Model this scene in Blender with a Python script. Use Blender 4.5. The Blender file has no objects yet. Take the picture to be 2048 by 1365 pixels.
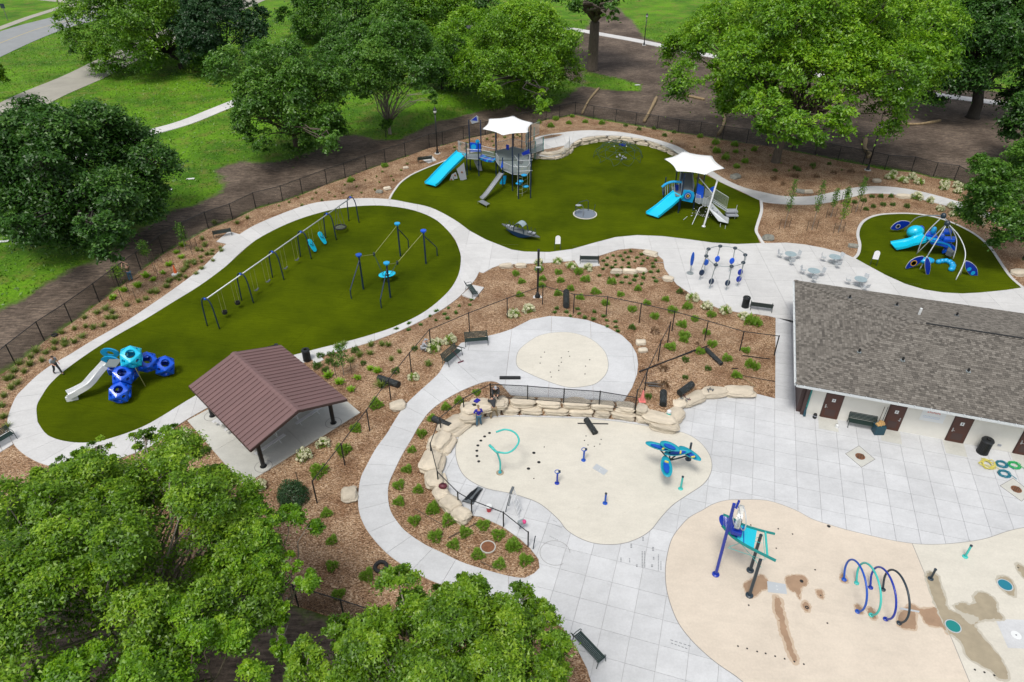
import bpy, bmesh, math, random
import numpy as np
from mathutils import Vector, Matrix, noise
from mathutils.geometry import delaunay_2d_cdt
PI = math.pi
scene = bpy.context.scene
COL = scene.collection

# ------------------------------------------------------------------ camera, sky, sun, exposure
FPX, PITCH, CAMH = 1406.8, 0.6081733, 32.0      # focal length in pixels of the 2048 px photograph, tilt, height
cam_d = bpy.data.cameras.new('camera'); cam = bpy.data.objects.new('camera', cam_d); COL.objects.link(cam)
cam_d.sensor_width = 36.0; cam_d.lens = FPX / 2048 * 36.0
cam_d.clip_start = 0.5; cam_d.clip_end = 2500
cam.location = (0, 0, CAMH); cam.rotation_euler = (PI/2 - PITCH, 0, 0)
scene.camera = cam
SUN_EL, SUN_AZ = 64.0, 205.0                     # azimuth measured from +Y towards +X
world = bpy.data.worlds.new('World'); scene.world = world; world.use_nodes = True
wn = world.node_tree; bg = wn.nodes['Background']
sky = wn.nodes.new('ShaderNodeTexSky'); sky.sky_type = 'NISHITA'; sky.sun_disc = False
sky.sun_elevation = math.radians(SUN_EL); sky.sun_rotation = math.radians(SUN_AZ)
sky.air_density = 1.0; sky.dust_density = 3.0; sky.ozone_density = 1.0
hs = wn.nodes.new('ShaderNodeHueSaturation'); hs.inputs['Saturation'].default_value = 0.35   # thin high cloud
wn.links.new(sky.outputs[0], hs.inputs['Color']); wn.links.new(hs.outputs[0], bg.inputs[0]); bg.inputs[1].default_value = 0.15
sun_d = bpy.data.lights.new('sun', 'SUN'); sun_d.energy = 1.8; sun_d.angle = math.radians(15); sun_d.color = (1, 0.95, 0.87)
sun = bpy.data.objects.new('sun', sun_d); COL.objects.link(sun)
_d = Vector((math.sin(math.radians(SUN_AZ))*math.cos(math.radians(SUN_EL)), math.cos(math.radians(SUN_AZ))*math.cos(math.radians(SUN_EL)), math.sin(math.radians(SUN_EL))))
sun.rotation_euler = (-_d).to_track_quat('-Z', 'Y').to_euler(); sun.location = (60, 60, 90)
vs = scene.view_settings; vs.view_transform = 'Standard'; vs.look = 'None'; vs.gamma = 1; vs.use_curve_mapping = False
vs.exposure = 0.21
scene.cycles.max_bounces = 6; scene.cycles.transparent_max_bounces = 8

# ------------------------------------------------------------------ height of the ground
def sstep(t):
    t = np.clip(t, 0, 1); return t*t*(3-2*t)
def ray(u, v):
    x = (u-1024)/FPX; y = (v-682.5)/FPX; c, s = math.cos(PITCH), math.sin(PITCH)
    return x, c-y*s, -s-y*c
def W(u, v, z=0.0):                              # the point at height z that the photograph shows at (u, v)
    d = ray(u, v); t = (z-CAMH)/d[2]
    return Vector((d[0]*t, d[1]*t, z))
def hz(base, top, zb=0.0):                       # height of something upright on 'base' that reaches 'top'
    b = W(*base, zb); d = ray(*top)
    return CAMH + d[2]*math.hypot(b.x, b.y)/math.hypot(d[0], d[1])
def upz(b, v):                                   # height of the pixel row v above the ground point b
    y = (v-682.5)/FPX; c, s = math.cos(PITCH), math.sin(PITCH)
    return CAMH + (-s-y*c)*b[1]/(c-y*s)
HP = 0.95
def h_up(x, y):                                  # terrace of the round pad and the raised path at the back
    x = np.asarray(x, float); y = np.asarray(y, float)
    d = np.maximum(0, np.sqrt(((x-3.6)/7.6)**2 + ((y-43.0)/5.2)**2)-1)*5.6
    h = HP*(1-sstep(d/6.5))
    d2 = np.full(np.broadcast(x, y).shape, 1e9)
    for a, b in zip(RIDGE[:-1], RIDGE[1:]):
        ax, ay = a; bx, by = b[0]-ax, b[1]-ay
        t = np.clip(((x-ax)*bx+(y-ay)*by)/(bx*bx+by*by), 0, 1)
        d2 = np.minimum(d2, np.hypot(x-ax-t*bx, y-ay-t*by))
    return np.maximum(h, 0.8*(1-sstep((d2-1.6)/5.5)))
def inpoly(x, y, P):
    x = np.asarray(x, float); y = np.asarray(y, float)
    r = np.zeros(np.broadcast(x, y).shape, bool); n = len(P); j = n-1
    for i in range(n):
        xi, yi = P[i][0], P[i][1]; xj, yj = P[j][0], P[j][1]
        if yi != yj: r ^= ((yi > y) != (yj > y)) & (x < (xj-xi)*(y-yi)/(yj-yi)+xi)
        j = i
    return r
RIDGE = [tuple(W(u, v, .8)[:2]) for u, v in [(1075, 288), (1110, 285), (1144, 281), (1200, 270), (1262, 272), (1325, 288)]]
def px(L, z=0.0): return [tuple(W(u, v, z)[:2]) for u, v in L]
def crv(P, closed=False, seg=4):                 # smooth curve through points
    n = len(P); out = []
    rng = range(n) if closed else range(n-1)
    for i in rng:
        p0 = P[(i-1) % n] if closed or i > 0 else P[i]
        p1 = P[i]; p2 = P[(i+1) % n]; p3 = P[(i+2) % n] if closed or i+2 < n else p2
        for k in range(seg):
            t = k/seg
            out.append(tuple(0.5*((2*p1[j])+(-p0[j]+p2[j])*t+(2*p0[j]-5*p1[j]+4*p2[j]-p3[j])*t*t+(-p0[j]+3*p1[j]-3*p2[j]+p3[j])*t**3) for j in range(len(p1))))
    if not closed: out.append(tuple(P[-1]))
    return out
def offset(P, d):                                # closed 2-D polygon pushed outwards by d
    n = len(P); A = sum(P[i][0]*P[(i+1) % n][1]-P[(i+1) % n][0]*P[i][1] for i in range(n)); s = 1 if A > 0 else -1
    out = []
    for i in range(n):
        a = P[i-1]; c = P[(i+1) % n]; tx, ty = c[0]-a[0], c[1]-a[1]; l = math.hypot(tx, ty) or 1
        out.append((P[i][0]+s*ty/l*d, P[i][1]-s*tx/l*d))
    return out
WALLBASE = [(1350, 862), (1306, 852), (1250, 843), (1185, 837), (1110, 834), (1040, 832), (985, 833), (960, 838), (938, 852)]
LEFTBASE = [(922, 860), (900, 877), (888, 900), (879, 930), (884, 965), (898, 995), (922, 1020), (938, 1033)]
BASIN = px([(1550, 796), (1510, 789), (1461, 789), (1424, 793), (1394, 802), (1374, 814), (1356, 829), (1349, 842)]+WALLBASE+LEFTBASE+
           [(980, 1045), (1020, 1062), (1050, 1085), (1062, 1100), (1080, 1130), (1068, 1148), (1000, 1215), (1100, 1245), (1180, 1370), (2500, 1500), (2500, 700), (1552, 640)])
T2PX = [(782, 400), (817, 408), (862, 418), (907, 441), (937, 463), (972, 481), (1023, 501), (1049, 505), (1099, 506), (1144, 500), (1186, 488), (1231, 476), (1274, 472), (1324, 474), (1374, 480), (1424, 487), (1474, 490), (1519, 488),
        (1510, 463), (1513, 446), (1520, 423), (1518, 402), (1480, 385), (1440, 366), (1400, 345), (1376, 327), (1346, 312), (1311, 298), (1289, 291), (1264, 288), (1224, 284), (1199, 285), (1164, 292), (1147, 297), (1143, 306), (1124, 317), (1099, 321), (1069, 318), (1020, 303), (960, 304), (925, 311), (887, 325), (847, 341), (822, 353), (802, 368), (787, 388)]
T2 = px(T2PX)
BASIN2 = offset(T2, 0.35)
def H(x, y):
    h = h_up(x, y)
    return np.where(inpoly(x, y, BASIN) | inpoly(x, y, BASIN2), 0.0, h)
def G(u, v, f=None):                             # ground point seen at (u, v)
    f = f or H; z = 0.0
    for _ in range(14):
        p = W(u, v, z); z = 0.5*z+0.5*float(f(p.x, p.y))
    return Vector((p.x, p.y, float(f(p.x, p.y))))
def gpx(L, f=None): return [tuple(G(u, v, f)[:2]) for u, v in L]

# ------------------------------------------------------------------ materials
MAT = {}
def mat(name, col, rough=0.6, metal=0.0, var=0.0, vscale=3.0, bump=0.0, bscale=20.0, stretch=None, spec=0.5, alpha=1.0, trans=0.0, objrand=0.0, coat=0.0, detail=6):
    m = bpy.data.materials.new(name); m.use_nodes = True; nt = m.node_tree; N = nt.nodes; L = nt.links
    b = N['Principled BSDF']; b.inputs['Roughness'].default_value = rough; b.inputs['Metallic'].default_value = metal
    b.inputs['Specular IOR Level'].default_value = spec; b.inputs['Alpha'].default_value = alpha
    b.inputs['Transmission Weight'].default_value = trans; b.inputs['Coat Weight'].default_value = coat
    b.inputs['Base Color'].default_value = (*col, 1)
    tc = N.new('ShaderNodeTexCoord'); src = tc.outputs['Object']
    if stretch:
        mp = N.new('ShaderNodeMapping'); mp.inputs['Scale'].default_value = stretch; L.new(src, mp.inputs[0]); src = mp.outputs[0]
    cur = None
    if var > 0:
        n = N.new('ShaderNodeTexNoise'); n.inputs['Scale'].default_value = vscale; n.inputs['Detail'].default_value = detail; n.inputs['Roughness'].default_value = 0.62; L.new(src, n.inputs['Vector'])
        r = N.new('ShaderNodeMapRange'); r.inputs['From Min'].default_value = 0.3; r.inputs['From Max'].default_value = 0.7
        r.inputs['To Min'].default_value = 1-var; r.inputs['To Max'].default_value = 1+var; L.new(n.outputs['Fac'], r.inputs[0]); cur = r.outputs[0]
    if objrand > 0:
        oi = N.new('ShaderNodeObjectInfo'); r2 = N.new('ShaderNodeMapRange'); r2.inputs['To Min'].default_value = 1-objrand; r2.inputs['To Max'].default_value = 1+objrand
        L.new(oi.outputs['Random'], r2.inputs[0])
        if cur is None: cur = r2.outputs[0]
        else:
            mu = N.new('ShaderNodeMath'); mu.operation = 'MULTIPLY'; L.new(cur, mu.inputs[0]); L.new(r2.outputs[0], mu.inputs[1]); cur = mu.outputs[0]
    if cur is not None:
        vm = N.new('ShaderNodeVectorMath'); vm.operation = 'SCALE'; vm.inputs[0].default_value = col; L.new(cur, vm.inputs['Scale']); L.new(vm.outputs[0], b.inputs['Base Color'])
    if bump > 0:
        n2 = N.new('ShaderNodeTexNoise'); n2.inputs['Scale'].default_value = bscale; n2.inputs['Detail'].default_value = 5; L.new(src, n2.inputs['Vector'])
        bp = N.new('ShaderNodeBump'); bp.inputs['Strength'].default_value = bump; bp.inputs['Distance'].default_value = 0.05; L.new(n2.outputs['Fac'], bp.inputs['Height']); L.new(bp.outputs[0], b.inputs['Normal'])
    MAT[name] = m; return m
def ramp2(N, L, fac, c0, c1, p0=0.35, p1=0.65):
    r = N.new('ShaderNodeValToRGB'); r.color_ramp.elements[0].position = p0; r.color_ramp.elements[1].position = p1
    r.color_ramp.elements[0].color = (*c0, 1); r.color_ramp.elements[1].color = (*c1, 1); L.new(fac, r.inputs[0]); return r
def noise_n(N, L, src, scale, detail=6, rough=0.6, stretch=None, dist=0.0):
    if stretch:
        mp = N.new('ShaderNodeMapping'); mp.inputs['Scale'].default_value = stretch[:3]
        if len(stretch) > 3: mp.inputs['Rotation'].default_value = (0, 0, stretch[3])
        L.new(src, mp.inputs[0]); src = mp.outputs[0]
    n = N.new('ShaderNodeTexNoise'); n.inputs['Scale'].default_value = scale; n.inputs['Detail'].default_value = detail; n.inputs['Roughness'].default_value = rough; n.inputs['Distortion'].default_value = dist
    L.new(src, n.inputs['Vector']); return n.outputs['Fac']
def mixc(N, L, fac, a, b, mode='MIX'):
    m = N.new('ShaderNodeMix'); m.data_type = 'RGBA'; m.blend_type = mode
    if isinstance(fac, float): m.inputs[0].default_value = fac
    else: L.new(fac, m.inputs[0])
    for k, s in ((6, a), (7, b)):
        if isinstance(s, tuple): m.inputs[k].default_value = (*s, 1)
        else: L.new(s, m.inputs[k])
    return m.outputs[2]
def newm(name, rough=0.9):
    m = bpy.data.materials.new(name); m.use_nodes = True; MAT[name] = m; N = m.node_tree.nodes; L = m.node_tree.links
    b = N['Principled BSDF']; b.inputs['Roughness'].default_value = rough; b.inputs['Specular IOR Level'].default_value = 0.25
    tc = N.new('ShaderNodeTexCoord'); return m, N, L, b, tc.outputs['Object']
def bumpn(N, L, b, h, s=0.5, d=0.05):
    bp = N.new('ShaderNodeBump'); bp.inputs['Strength'].default_value = s; bp.inputs['Distance'].default_value = d; L.new(h, bp.inputs['Height']); L.new(bp.outputs[0], b.inputs['Normal'])

def m_ground():
    m, N, L, b, src = newm('grass_and_soil')
    att = N.new('ShaderNodeAttribute'); att.attribute_name = 'soil'
    big = noise_n(N, L, src, 0.12, 4); fine = noise_n(N, L, src, 3.0, 6, 0.7); st = noise_n(N, L, src, 0.9, 5, 0.6, (1, 5, 1, 0.15))
    g1 = ramp2(N, L, big, (0.045, 0.135, 0.003), (0.118, 0.270, 0.006), 0.35, 0.62)
    g2 = ramp2(N, L, fine, (0.55, 0.6, 0.5), (1.25, 1.2, 1.1), 0.3, 0.7)
    grass = mixc(N, L, 1.0, g1.outputs[0], g2.outputs[0], 'MULTIPLY')
    dry = noise_n(N, L, src, 0.35, 5, 0.7); dr = ramp2(N, L, dry, (0, 0, 0), (1, 1, 1), 0.50, 0.70)
    grass = mixc(N, L, dr.outputs[0], grass, (0.15, 0.165, 0.03))
    s1 = ramp2(N, L, st, (0.055, 0.042, 0.033), (0.185, 0.142, 0.108), 0.33, 0.68)
    s2 = ramp2(N, L, fine, (0.6, 0.6, 0.6), (1.3, 1.3, 1.3), 0.3, 0.7)
    bigs = ramp2(N, L, noise_n(N, L, src, 0.16, 3), (0.55, 0.53, 0.52), (1.25, 1.25, 1.25), 0.36, 0.62)
    soil = mixc(N, L, 1.0, mixc(N, L, 1.0, s1.outputs[0], s2.outputs[0], 'MULTIPLY'), bigs.outputs[0], 'MULTIPLY')
    ed = noise_n(N, L, src, 0.55, 7, 0.72)
    ad = N.new('ShaderNodeMath'); ad.operation = 'MULTIPLY_ADD'; L.new(ed, ad.inputs[0]); ad.inputs[1].default_value = 1.3; L.new(att.outputs['Fac'], ad.inputs[2])
    r = ramp2(N, L, ad.outputs[0], (0, 0, 0), (1, 1, 1), 0.98/1.0, 1.0)
    mr = N.new('ShaderNodeMapRange'); mr.inputs['From Min'].default_value = 0.92; mr.inputs['From Max'].default_value = 1.34; L.new(ad.outputs[0], mr.inputs[0])
    L.new(mixc(N, L, mr.outputs[0], grass, soil), b.inputs['Base Color'])
    bumpn(N, L, b, fine, 0.9, 0.12)
m_ground()
def m_mulch():
    m, N, L, b, src = newm('wood_chip_mulch')
    def chip(sc, rot):
        mp = N.new('ShaderNodeMapping'); mp.inputs['Scale'].default_value = (1, 2.6, 1); mp.inputs['Rotation'].default_value = (0, 0, rot); L.new(src, mp.inputs[0])
        v = N.new('ShaderNodeTexVoronoi'); v.inputs['Scale'].default_value = sc; L.new(mp.outputs[0], v.inputs['Vector']); return v
    v1 = chip(13.0, 0.4); v2 = chip(11.0, 2.0)
    sel = ramp2(N, L, noise_n(N, L, src, 5.0, 2), (0, 0, 0), (1, 1, 1), 0.49, 0.51)
    c = mixc(N, L, sel.outputs[0], v1.outputs['Color'], v2.outputs['Color'])
    sp = N.new('ShaderNodeSeparateColor'); L.new(c, sp.inputs[0])
    r = N.new('ShaderNodeValToRGB'); L.new(sp.outputs[0], r.inputs[0]); e = r.color_ramp.elements
    e[0].position = 0.0; e[0].color = (0.085, 0.048, 0.027, 1); e[1].position = 1.0; e[1].color = (0.66, 0.51, 0.36, 1)
    k = e.new(0.3); k.color = (0.245, 0.145, 0.078, 1); k = e.new(0.7); k.color = (0.43, 0.285, 0.170, 1)
    big = ramp2(N, L, noise_n(N, L, src, 0.45, 5, 0.65), (0.62, 0.52, 0.46), (1.12, 1.12, 1.12), 0.34, 0.62)
    L.new(mixc(N, L, 1.0, r.outputs[0], big.outputs[0], 'MULTIPLY'), b.inputs['Base Color'])
    bumpn(N, L, b, sp.outputs[0], 0.8, 0.06)
m_mulch()
def m_turf():
    m, N, L, b, src = newm('artificial_turf', 0.95)
    a = ramp2(N, L, noise_n(N, L, src, 0.13, 5, .6), (0.038, 0.058, 0.0006), (0.076, 0.104, 0.0010), 0.36, 0.64)
    f = ramp2(N, L, noise_n(N, L, src, 14, 3, 0.7), (0.72, 0.72, 0.7), (1.25, 1.25, 1.2), 0.3, 0.7)
    s = ramp2(N, L, noise_n(N, L, src, 0.8, 4, 0.6, (1, 7, 1, 0.5)), (0.90, 0.9, 0.9), (1.08, 1.08, 1.08), 0.35, 0.65)
    base = mixc(N, L, 1.0, mixc(N, L, 1.0, a.outputs[0], f.outputs[0], 'MULTIPLY'), s.outputs[0], 'MULTIPLY')
    mp = N.new('ShaderNodeMapping'); mp.inputs['Rotation'].default_value = (0, 0, 0.3); L.new(src, mp.inputs[0]); br = N.new('ShaderNodeTexBrick'); br.inputs['Scale'].default_value = 1.0; br.inputs['Brick Width'].default_value = 60; br.inputs['Row Height'].default_value = 4.57; br.inputs['Mortar Size'].default_value = 0.025
    br.inputs['Color1'].default_value = (1, 1, 1, 1); br.inputs['Color2'].default_value = (0.93, 0.94, 0.95, 1); br.inputs['Mortar'].default_value = (0.72, 0.74, 0.7, 1); L.new(mp.outputs[0], br.inputs['Vector'])
    L.new(mixc(N, L, 1.0, base, br.outputs['Color'], 'MULTIPLY'), b.inputs['Base Color'])
    b.inputs['Specular IOR Level'].default_value = 0.05
    bumpn(N, L, b, noise_n(N, L, src, 25, 2), 0.6, 0.03)
m_turf()
def m_conc(name, col, grime=0.12, tint=(1, 1, 1), streak=0.0):
    m, N, L, b, src = newm(name, 0.85)
    geo = N.new('ShaderNodeNewGeometry'); src = geo.outputs['Position']
    k = lambda f: tuple(c*f for c in col)
    a = ramp2(N, L, noise_n(N, L, src, 0.35, 5, 0.6), k(1-grime), k(1+grime*0.6), 0.33, 0.62)
    f = ramp2(N, L, noise_n(N, L, src, 9, 4, 0.7), (0.94, 0.94, 0.94), (1.05, 1.05, 1.05), 0.3, 0.7)
    c = mixc(N, L, 1.0, a.outputs[0], f.outputs[0], 'MULTIPLY')
    s = ramp2(N, L, noise_n(N, L, src, 1.0, 5, 0.65, (1, 2.2, 1, 0.35)), (0.96, 0.96, 0.96), (1.02, 1.02, 1.02), 0.36, 0.6)
    c = mixc(N, L, 1.0, c, s.outputs[0], 'MULTIPLY')
    spots = ramp2(N, L, noise_n(N, L, src, 1.7, 7, 0.75), (1, 1, 1), (0.84, 0.82, 0.79), 0.62, 0.78)
    c = mixc(N, L, 1.0, c, spots.outputs[0], 'MULTIPLY')
    oi = N.new('ShaderNodeObjectInfo'); r2 = N.new('ShaderNodeMapRange'); r2.inputs['To Min'].default_value = 0.945; r2.inputs['To Max'].default_value = 1.035; L.new(oi.outputs['Random'], r2.inputs[0])
    cb = N.new('ShaderNodeCombineColor'); [L.new(r2.outputs[0], cb.inputs[i]) for i in range(3)]
    c = mixc(N, L, 1.0, c, cb.outputs[0], 'MULTIPLY')
    L.new(c, b.inputs['Base Color']); bumpn(N, L, b, noise_n(N, L, src, 30, 3), 0.15, 0.01)
m_conc('plaza_concrete', (0.515, 0.525, 0.535), 0.09)
m_conc('path_concrete', (0.535, 0.535, 0.53), 0.06)
m_conc('bright_path_concrete', (0.56, 0.555, 0.545), 0.05)
m_conc('old_road_concrete', (0.34, 0.325, 0.28), 0.08)
m_conc('pavilion_concrete', (0.50, 0.50, 0.46), 0.10)
m_conc('cream_splash_pad', (0.585, 0.558, 0.485), 0.05)
mat('table_top', (0.28, 0.36, 0.39), 0.5)
m_conc('peach_splash_pad', (0.590, 0.520, 0.432), 0.06)
m_conc('road_asphalt', (0.27, 0.285, 0.29), 0.06)
mat('joint_dark', (0.22, 0.215, 0.21), 0.9)
mat('joint_bed', (0.33, 0.335, 0.34), 0.9)
mat('wet_peach', (0.31, 0.205, 0.13), 0.8, var=0.12, vscale=2)
mat('wet_cream', (0.31, 0.265, 0.185), 0.8, var=0.12, vscale=2)
mat('damp_peach', (0.46, 0.36, 0.265), 0.8)
mat('damp_cream', (0.42, 0.39, 0.32), 0.8)
mat('skid_marks', (0.22, 0.23, 0.24), 0.8, var=0.2, vscale=6)
mat('bench_green', (0.016, 0.034, 0.030), 0.4)
mat('black_metal', (0.010, 0.012, 0.014), 0.4)
mat('black_rubber', (0.012, 0.013, 0.014), 0.75, var=0.2, vscale=30)
mat('mesh_black', (0.012, 0.016, 0.017), 0.6, bump=0.6, bscale=60, var=.3, vscale=25)
mat('navy_metal', (0.006, 0.022, 0.060), 0.35)
mat('dark_slate', (0.018, 0.034, 0.050), 0.4)
mat('royal_blue', (0.003, 0.085, 0.62), 0.3, coat=.2)
mat('deep_blue', (0.003, 0.026, 0.32), 0.3, coat=.2)
mat('mid_blue', (0.006, 0.075, 0.42), 0.3)
mat('sky_blue', (0.008, 0.33, 0.66), 0.3, coat=.2)
mat('cyan_plastic', (0.004, 0.50, 0.74), 0.28, coat=.3)
mat('teal_metal', (0.05, 0.46, 0.42), 0.35)
mat('dark_teal', (0.01, 0.20, 0.19), 0.35)
mat('aqua', (0.012, 0.30, 0.40), 0.35)
mat('white_plastic', (0.66, 0.68, 0.68), 0.4)
mat('white_fabric', (0.80, 0.81, 0.82), 0.8)
mat('grey_plastic', (0.30, 0.32, 0.36), 0.5)
mat('dark_grey', (0.10, 0.115, 0.125), 0.55)
mat('deck_grey', (0.16, 0.19, 0.19), 0.6)
mat('steel', (0.55, 0.56, 0.56), 0.32, 0.85, var=0.08, vscale=4)
mat('pale_steel', (0.52, 0.55, 0.57), 0.45, 0.3)
mat('galvanised', (0.34, 0.38, 0.39), 0.45, 0.5)
mat('aluminium', (0.66, 0.67, 0.68), 0.5, 0.15)
mat('rope_grey', (0.30, 0.33, 0.22), 0.7)
mat('rope_dark', (0.022, 0.060, 0.045), 0.7)
mat('chain_yellow', (0.30, 0.30, 0.12), 0.6)
mat('limestone', (0.51, 0.45, 0.355), 0.85, var=0.26, vscale=1.6, bump=0.9, bscale=4, objrand=0.14, stretch=(1, 1, 3))
mat('grey_stone', (0.22, 0.22, 0.19), 0.85, var=0.3, vscale=2.5, bump=0.6, bscale=6, objrand=0.1)
mat('red_stone', (0.18, 0.10, 0.07), 0.85, var=0.3, vscale=2.5, bump=0.6, bscale=6)
mat('brown_roof', (0.165, 0.098, 0.094), 0.5, var=0.05, vscale=1.0, objrand=0.06)
mat('brown_trim', (0.055, 0.030, 0.027), 0.5)
mat('door_brown', (0.065, 0.022, 0.014), 0.45, var=0.08, vscale=3)
mat('stucco', (0.66, 0.645, 0.59), 0.85, var=0.03, vscale=2, bump=0.15, bscale=40)
mat('gutter_white', (0.60, 0.63, 0.64), 0.4)
mat('bark', (0.10, 0.08, 0.06), 0.95, var=0.3, vscale=6, bump=0.8, bscale=12, stretch=(1, 1, .25))
mat('dark_bark', (0.035, 0.030, 0.024), 0.95, var=0.3, vscale=6, bump=0.8, bscale=12, stretch=(1, 1, .25))
mat('pale_bark', (0.24, 0.21, 0.175), 0.95, var=0.25, vscale=6, bump=0.6, bscale=12, stretch=(1, 1, .25))
mat('log_wood', (0.27, 0.20, 0.11), 0.9, var=0.3, vscale=4, bump=0.6, bscale=8)
mat('cone_orange', (0.70, 0.13, 0.035), 0.5)
mat('cone_pink', (0.75, 0.22, 0.20), 0.55)
mat('skin', (0.48, 0.27, 0.19), 0.6)
mat('denim', (0.045, 0.12, 0.19), 0.85, var=.15, vscale=9)
mat('camo', (0.10, 0.10, 0.05), 0.9, var=.6, vscale=7)
mat('khaki', (0.22, 0.17, 0.10), 0.9, var=.15, vscale=9)
mat('grey_cloth', (0.33, 0.35, 0.38), 0.9, var=.1, vscale=9)
mat('charcoal_cloth', (0.030, 0.034, 0.040), 0.9, var=.2, vscale=9)
mat('olive_cloth', (0.05, 0.05, 0.04), 0.9, var=.2, vscale=9)
mat('blue_cloth', (0.015, 0.012, 0.28), 0.9, var=.1, vscale=9)
mat('hair_dark', (0.03, 0.02, 0.015), 0.8)
mat('red_plastic', (0.50, 0.03, 0.045), 0.4)
mat('maroon', (0.10, 0.012, 0.025), 0.5)
mat('pink_plastic', (0.6, 0.05, 0.20), 0.5)
mat('yellow_hose', (0.62, 0.56, 0.12), 0.5)
mat('teal_hose', (0.01, 0.17, 0.24), 0.45)
mat('green_hose', (0.02, 0.38, 0.11), 0.5)
mat('yellow_part', (0.62, 0.52, 0.10), 0.45)
mat('rust', (0.20, 0.085, 0.040), 0.8, 0.2, var=.3, vscale=8)
mat('box_tan', (0.45, 0.28, 0.11), 0.8)
mat('bin_blue', (0.008, 0.05, 0.075), 0.5)
mat('sign_ink', (0.08, 0.08, 0.10), 0.7)
mat('banner_red', (0.65, 0.12, 0.09), 0.7)
mat('banner_blue', (0.30, 0.42, 0.62), 0.7)
mat('stake_wood', (0.11, 0.08, 0.055), 0.9)
mat('pole_wood', (0.12, 0.095, 0.07), 0.9, var=.2, vscale=5)
mat('lantern_glass', (0.75, 0.76, 0.74), 0.3)
mat('glass_clear', (0.75, 0.8, 0.8), 0.08, alpha=0.35)
mat('aqua_panel', (0.01, 0.48, 0.62), 0.3, alpha=0.92)
mat('amber', (0.55, 0.30, 0.04), 0.4)
mat('yellow_paint', (0.45, 0.36, 0.14), 0.8)
def m_shingle():
    m, N, L, b, src = newm('asphalt_shingles', 0.9)
    att = N.new('ShaderNodeAttribute'); att.attribute_name = 'tint'
    r = N.new('ShaderNodeValToRGB'); L.new(att.outputs['Fac'], r.inputs[0]); e = r.color_ramp.elements
    e[0].color = (0.082, 0.075, 0.066, 1); e[1].color = (0.215, 0.198, 0.174, 1); k = e.new(0.5); k.color = (0.155, 0.141, 0.123, 1)
    f = ramp2(N, L, noise_n(N, L, src, 30, 3, 0.7), (0.8, 0.8, 0.8), (1.2, 1.2, 1.2), 0.3, 0.7)
    L.new(mixc(N, L, 1.0, r.outputs[0], f.outputs[0], 'MULTIPLY'), b.inputs['Base Color'])
m_shingle()
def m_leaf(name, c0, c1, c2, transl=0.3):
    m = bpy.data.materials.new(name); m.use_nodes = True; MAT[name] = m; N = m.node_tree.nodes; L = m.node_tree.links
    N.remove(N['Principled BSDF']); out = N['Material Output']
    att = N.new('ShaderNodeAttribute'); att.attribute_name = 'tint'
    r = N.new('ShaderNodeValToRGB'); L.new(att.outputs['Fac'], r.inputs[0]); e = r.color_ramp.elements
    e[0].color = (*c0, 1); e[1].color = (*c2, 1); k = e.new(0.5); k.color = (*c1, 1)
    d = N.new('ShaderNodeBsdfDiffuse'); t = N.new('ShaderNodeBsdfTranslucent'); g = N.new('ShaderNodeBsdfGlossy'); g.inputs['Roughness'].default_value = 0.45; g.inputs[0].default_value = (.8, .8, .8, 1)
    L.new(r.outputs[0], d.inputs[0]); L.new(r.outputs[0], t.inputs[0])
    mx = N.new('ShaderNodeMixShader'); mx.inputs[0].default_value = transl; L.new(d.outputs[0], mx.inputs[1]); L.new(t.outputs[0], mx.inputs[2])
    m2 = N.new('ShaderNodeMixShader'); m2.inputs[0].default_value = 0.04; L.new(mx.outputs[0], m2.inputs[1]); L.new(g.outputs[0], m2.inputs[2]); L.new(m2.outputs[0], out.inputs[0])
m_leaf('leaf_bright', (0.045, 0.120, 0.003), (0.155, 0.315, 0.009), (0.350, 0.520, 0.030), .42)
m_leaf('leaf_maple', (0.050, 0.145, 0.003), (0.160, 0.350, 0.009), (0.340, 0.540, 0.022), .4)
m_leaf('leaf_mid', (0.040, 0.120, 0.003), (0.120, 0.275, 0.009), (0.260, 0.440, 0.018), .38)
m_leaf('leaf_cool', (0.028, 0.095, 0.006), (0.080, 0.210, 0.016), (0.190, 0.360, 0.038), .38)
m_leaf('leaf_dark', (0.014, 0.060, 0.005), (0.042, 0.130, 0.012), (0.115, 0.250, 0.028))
m_leaf('leaf_conifer', (0.010, 0.045, 0.012), (0.022, 0.075, 0.018), (0.05, 0.11, 0.03))
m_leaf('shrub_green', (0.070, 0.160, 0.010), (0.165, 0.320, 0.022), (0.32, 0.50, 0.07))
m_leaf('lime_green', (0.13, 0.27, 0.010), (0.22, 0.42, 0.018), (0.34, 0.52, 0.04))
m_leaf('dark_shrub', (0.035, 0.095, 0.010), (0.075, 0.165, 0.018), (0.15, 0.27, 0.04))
m_leaf('grass_tuft', (0.075, 0.125, 0.018), (0.14, 0.21, 0.030), (0.27, 0.31, 0.07))
m_leaf('red_shrub', (0.06, 0.028, 0.016), (0.12, 0.055, 0.028), (0.14, 0.11, 0.04))
m_leaf('cream_flower', (0.55, 0.55, 0.32), (0.72, 0.71, 0.48), (0.80, 0.79, 0.62))
m_leaf('lawn_blade', (0.05, 0.125, 0.004), (0.10, 0.235, 0.008), (0.19, 0.33, 0.02))
m_leaf('chip', (0.12, 0.07, 0.040), (0.27, 0.175, 0.11), (0.62, 0.48, 0.34), 0.0)

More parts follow.
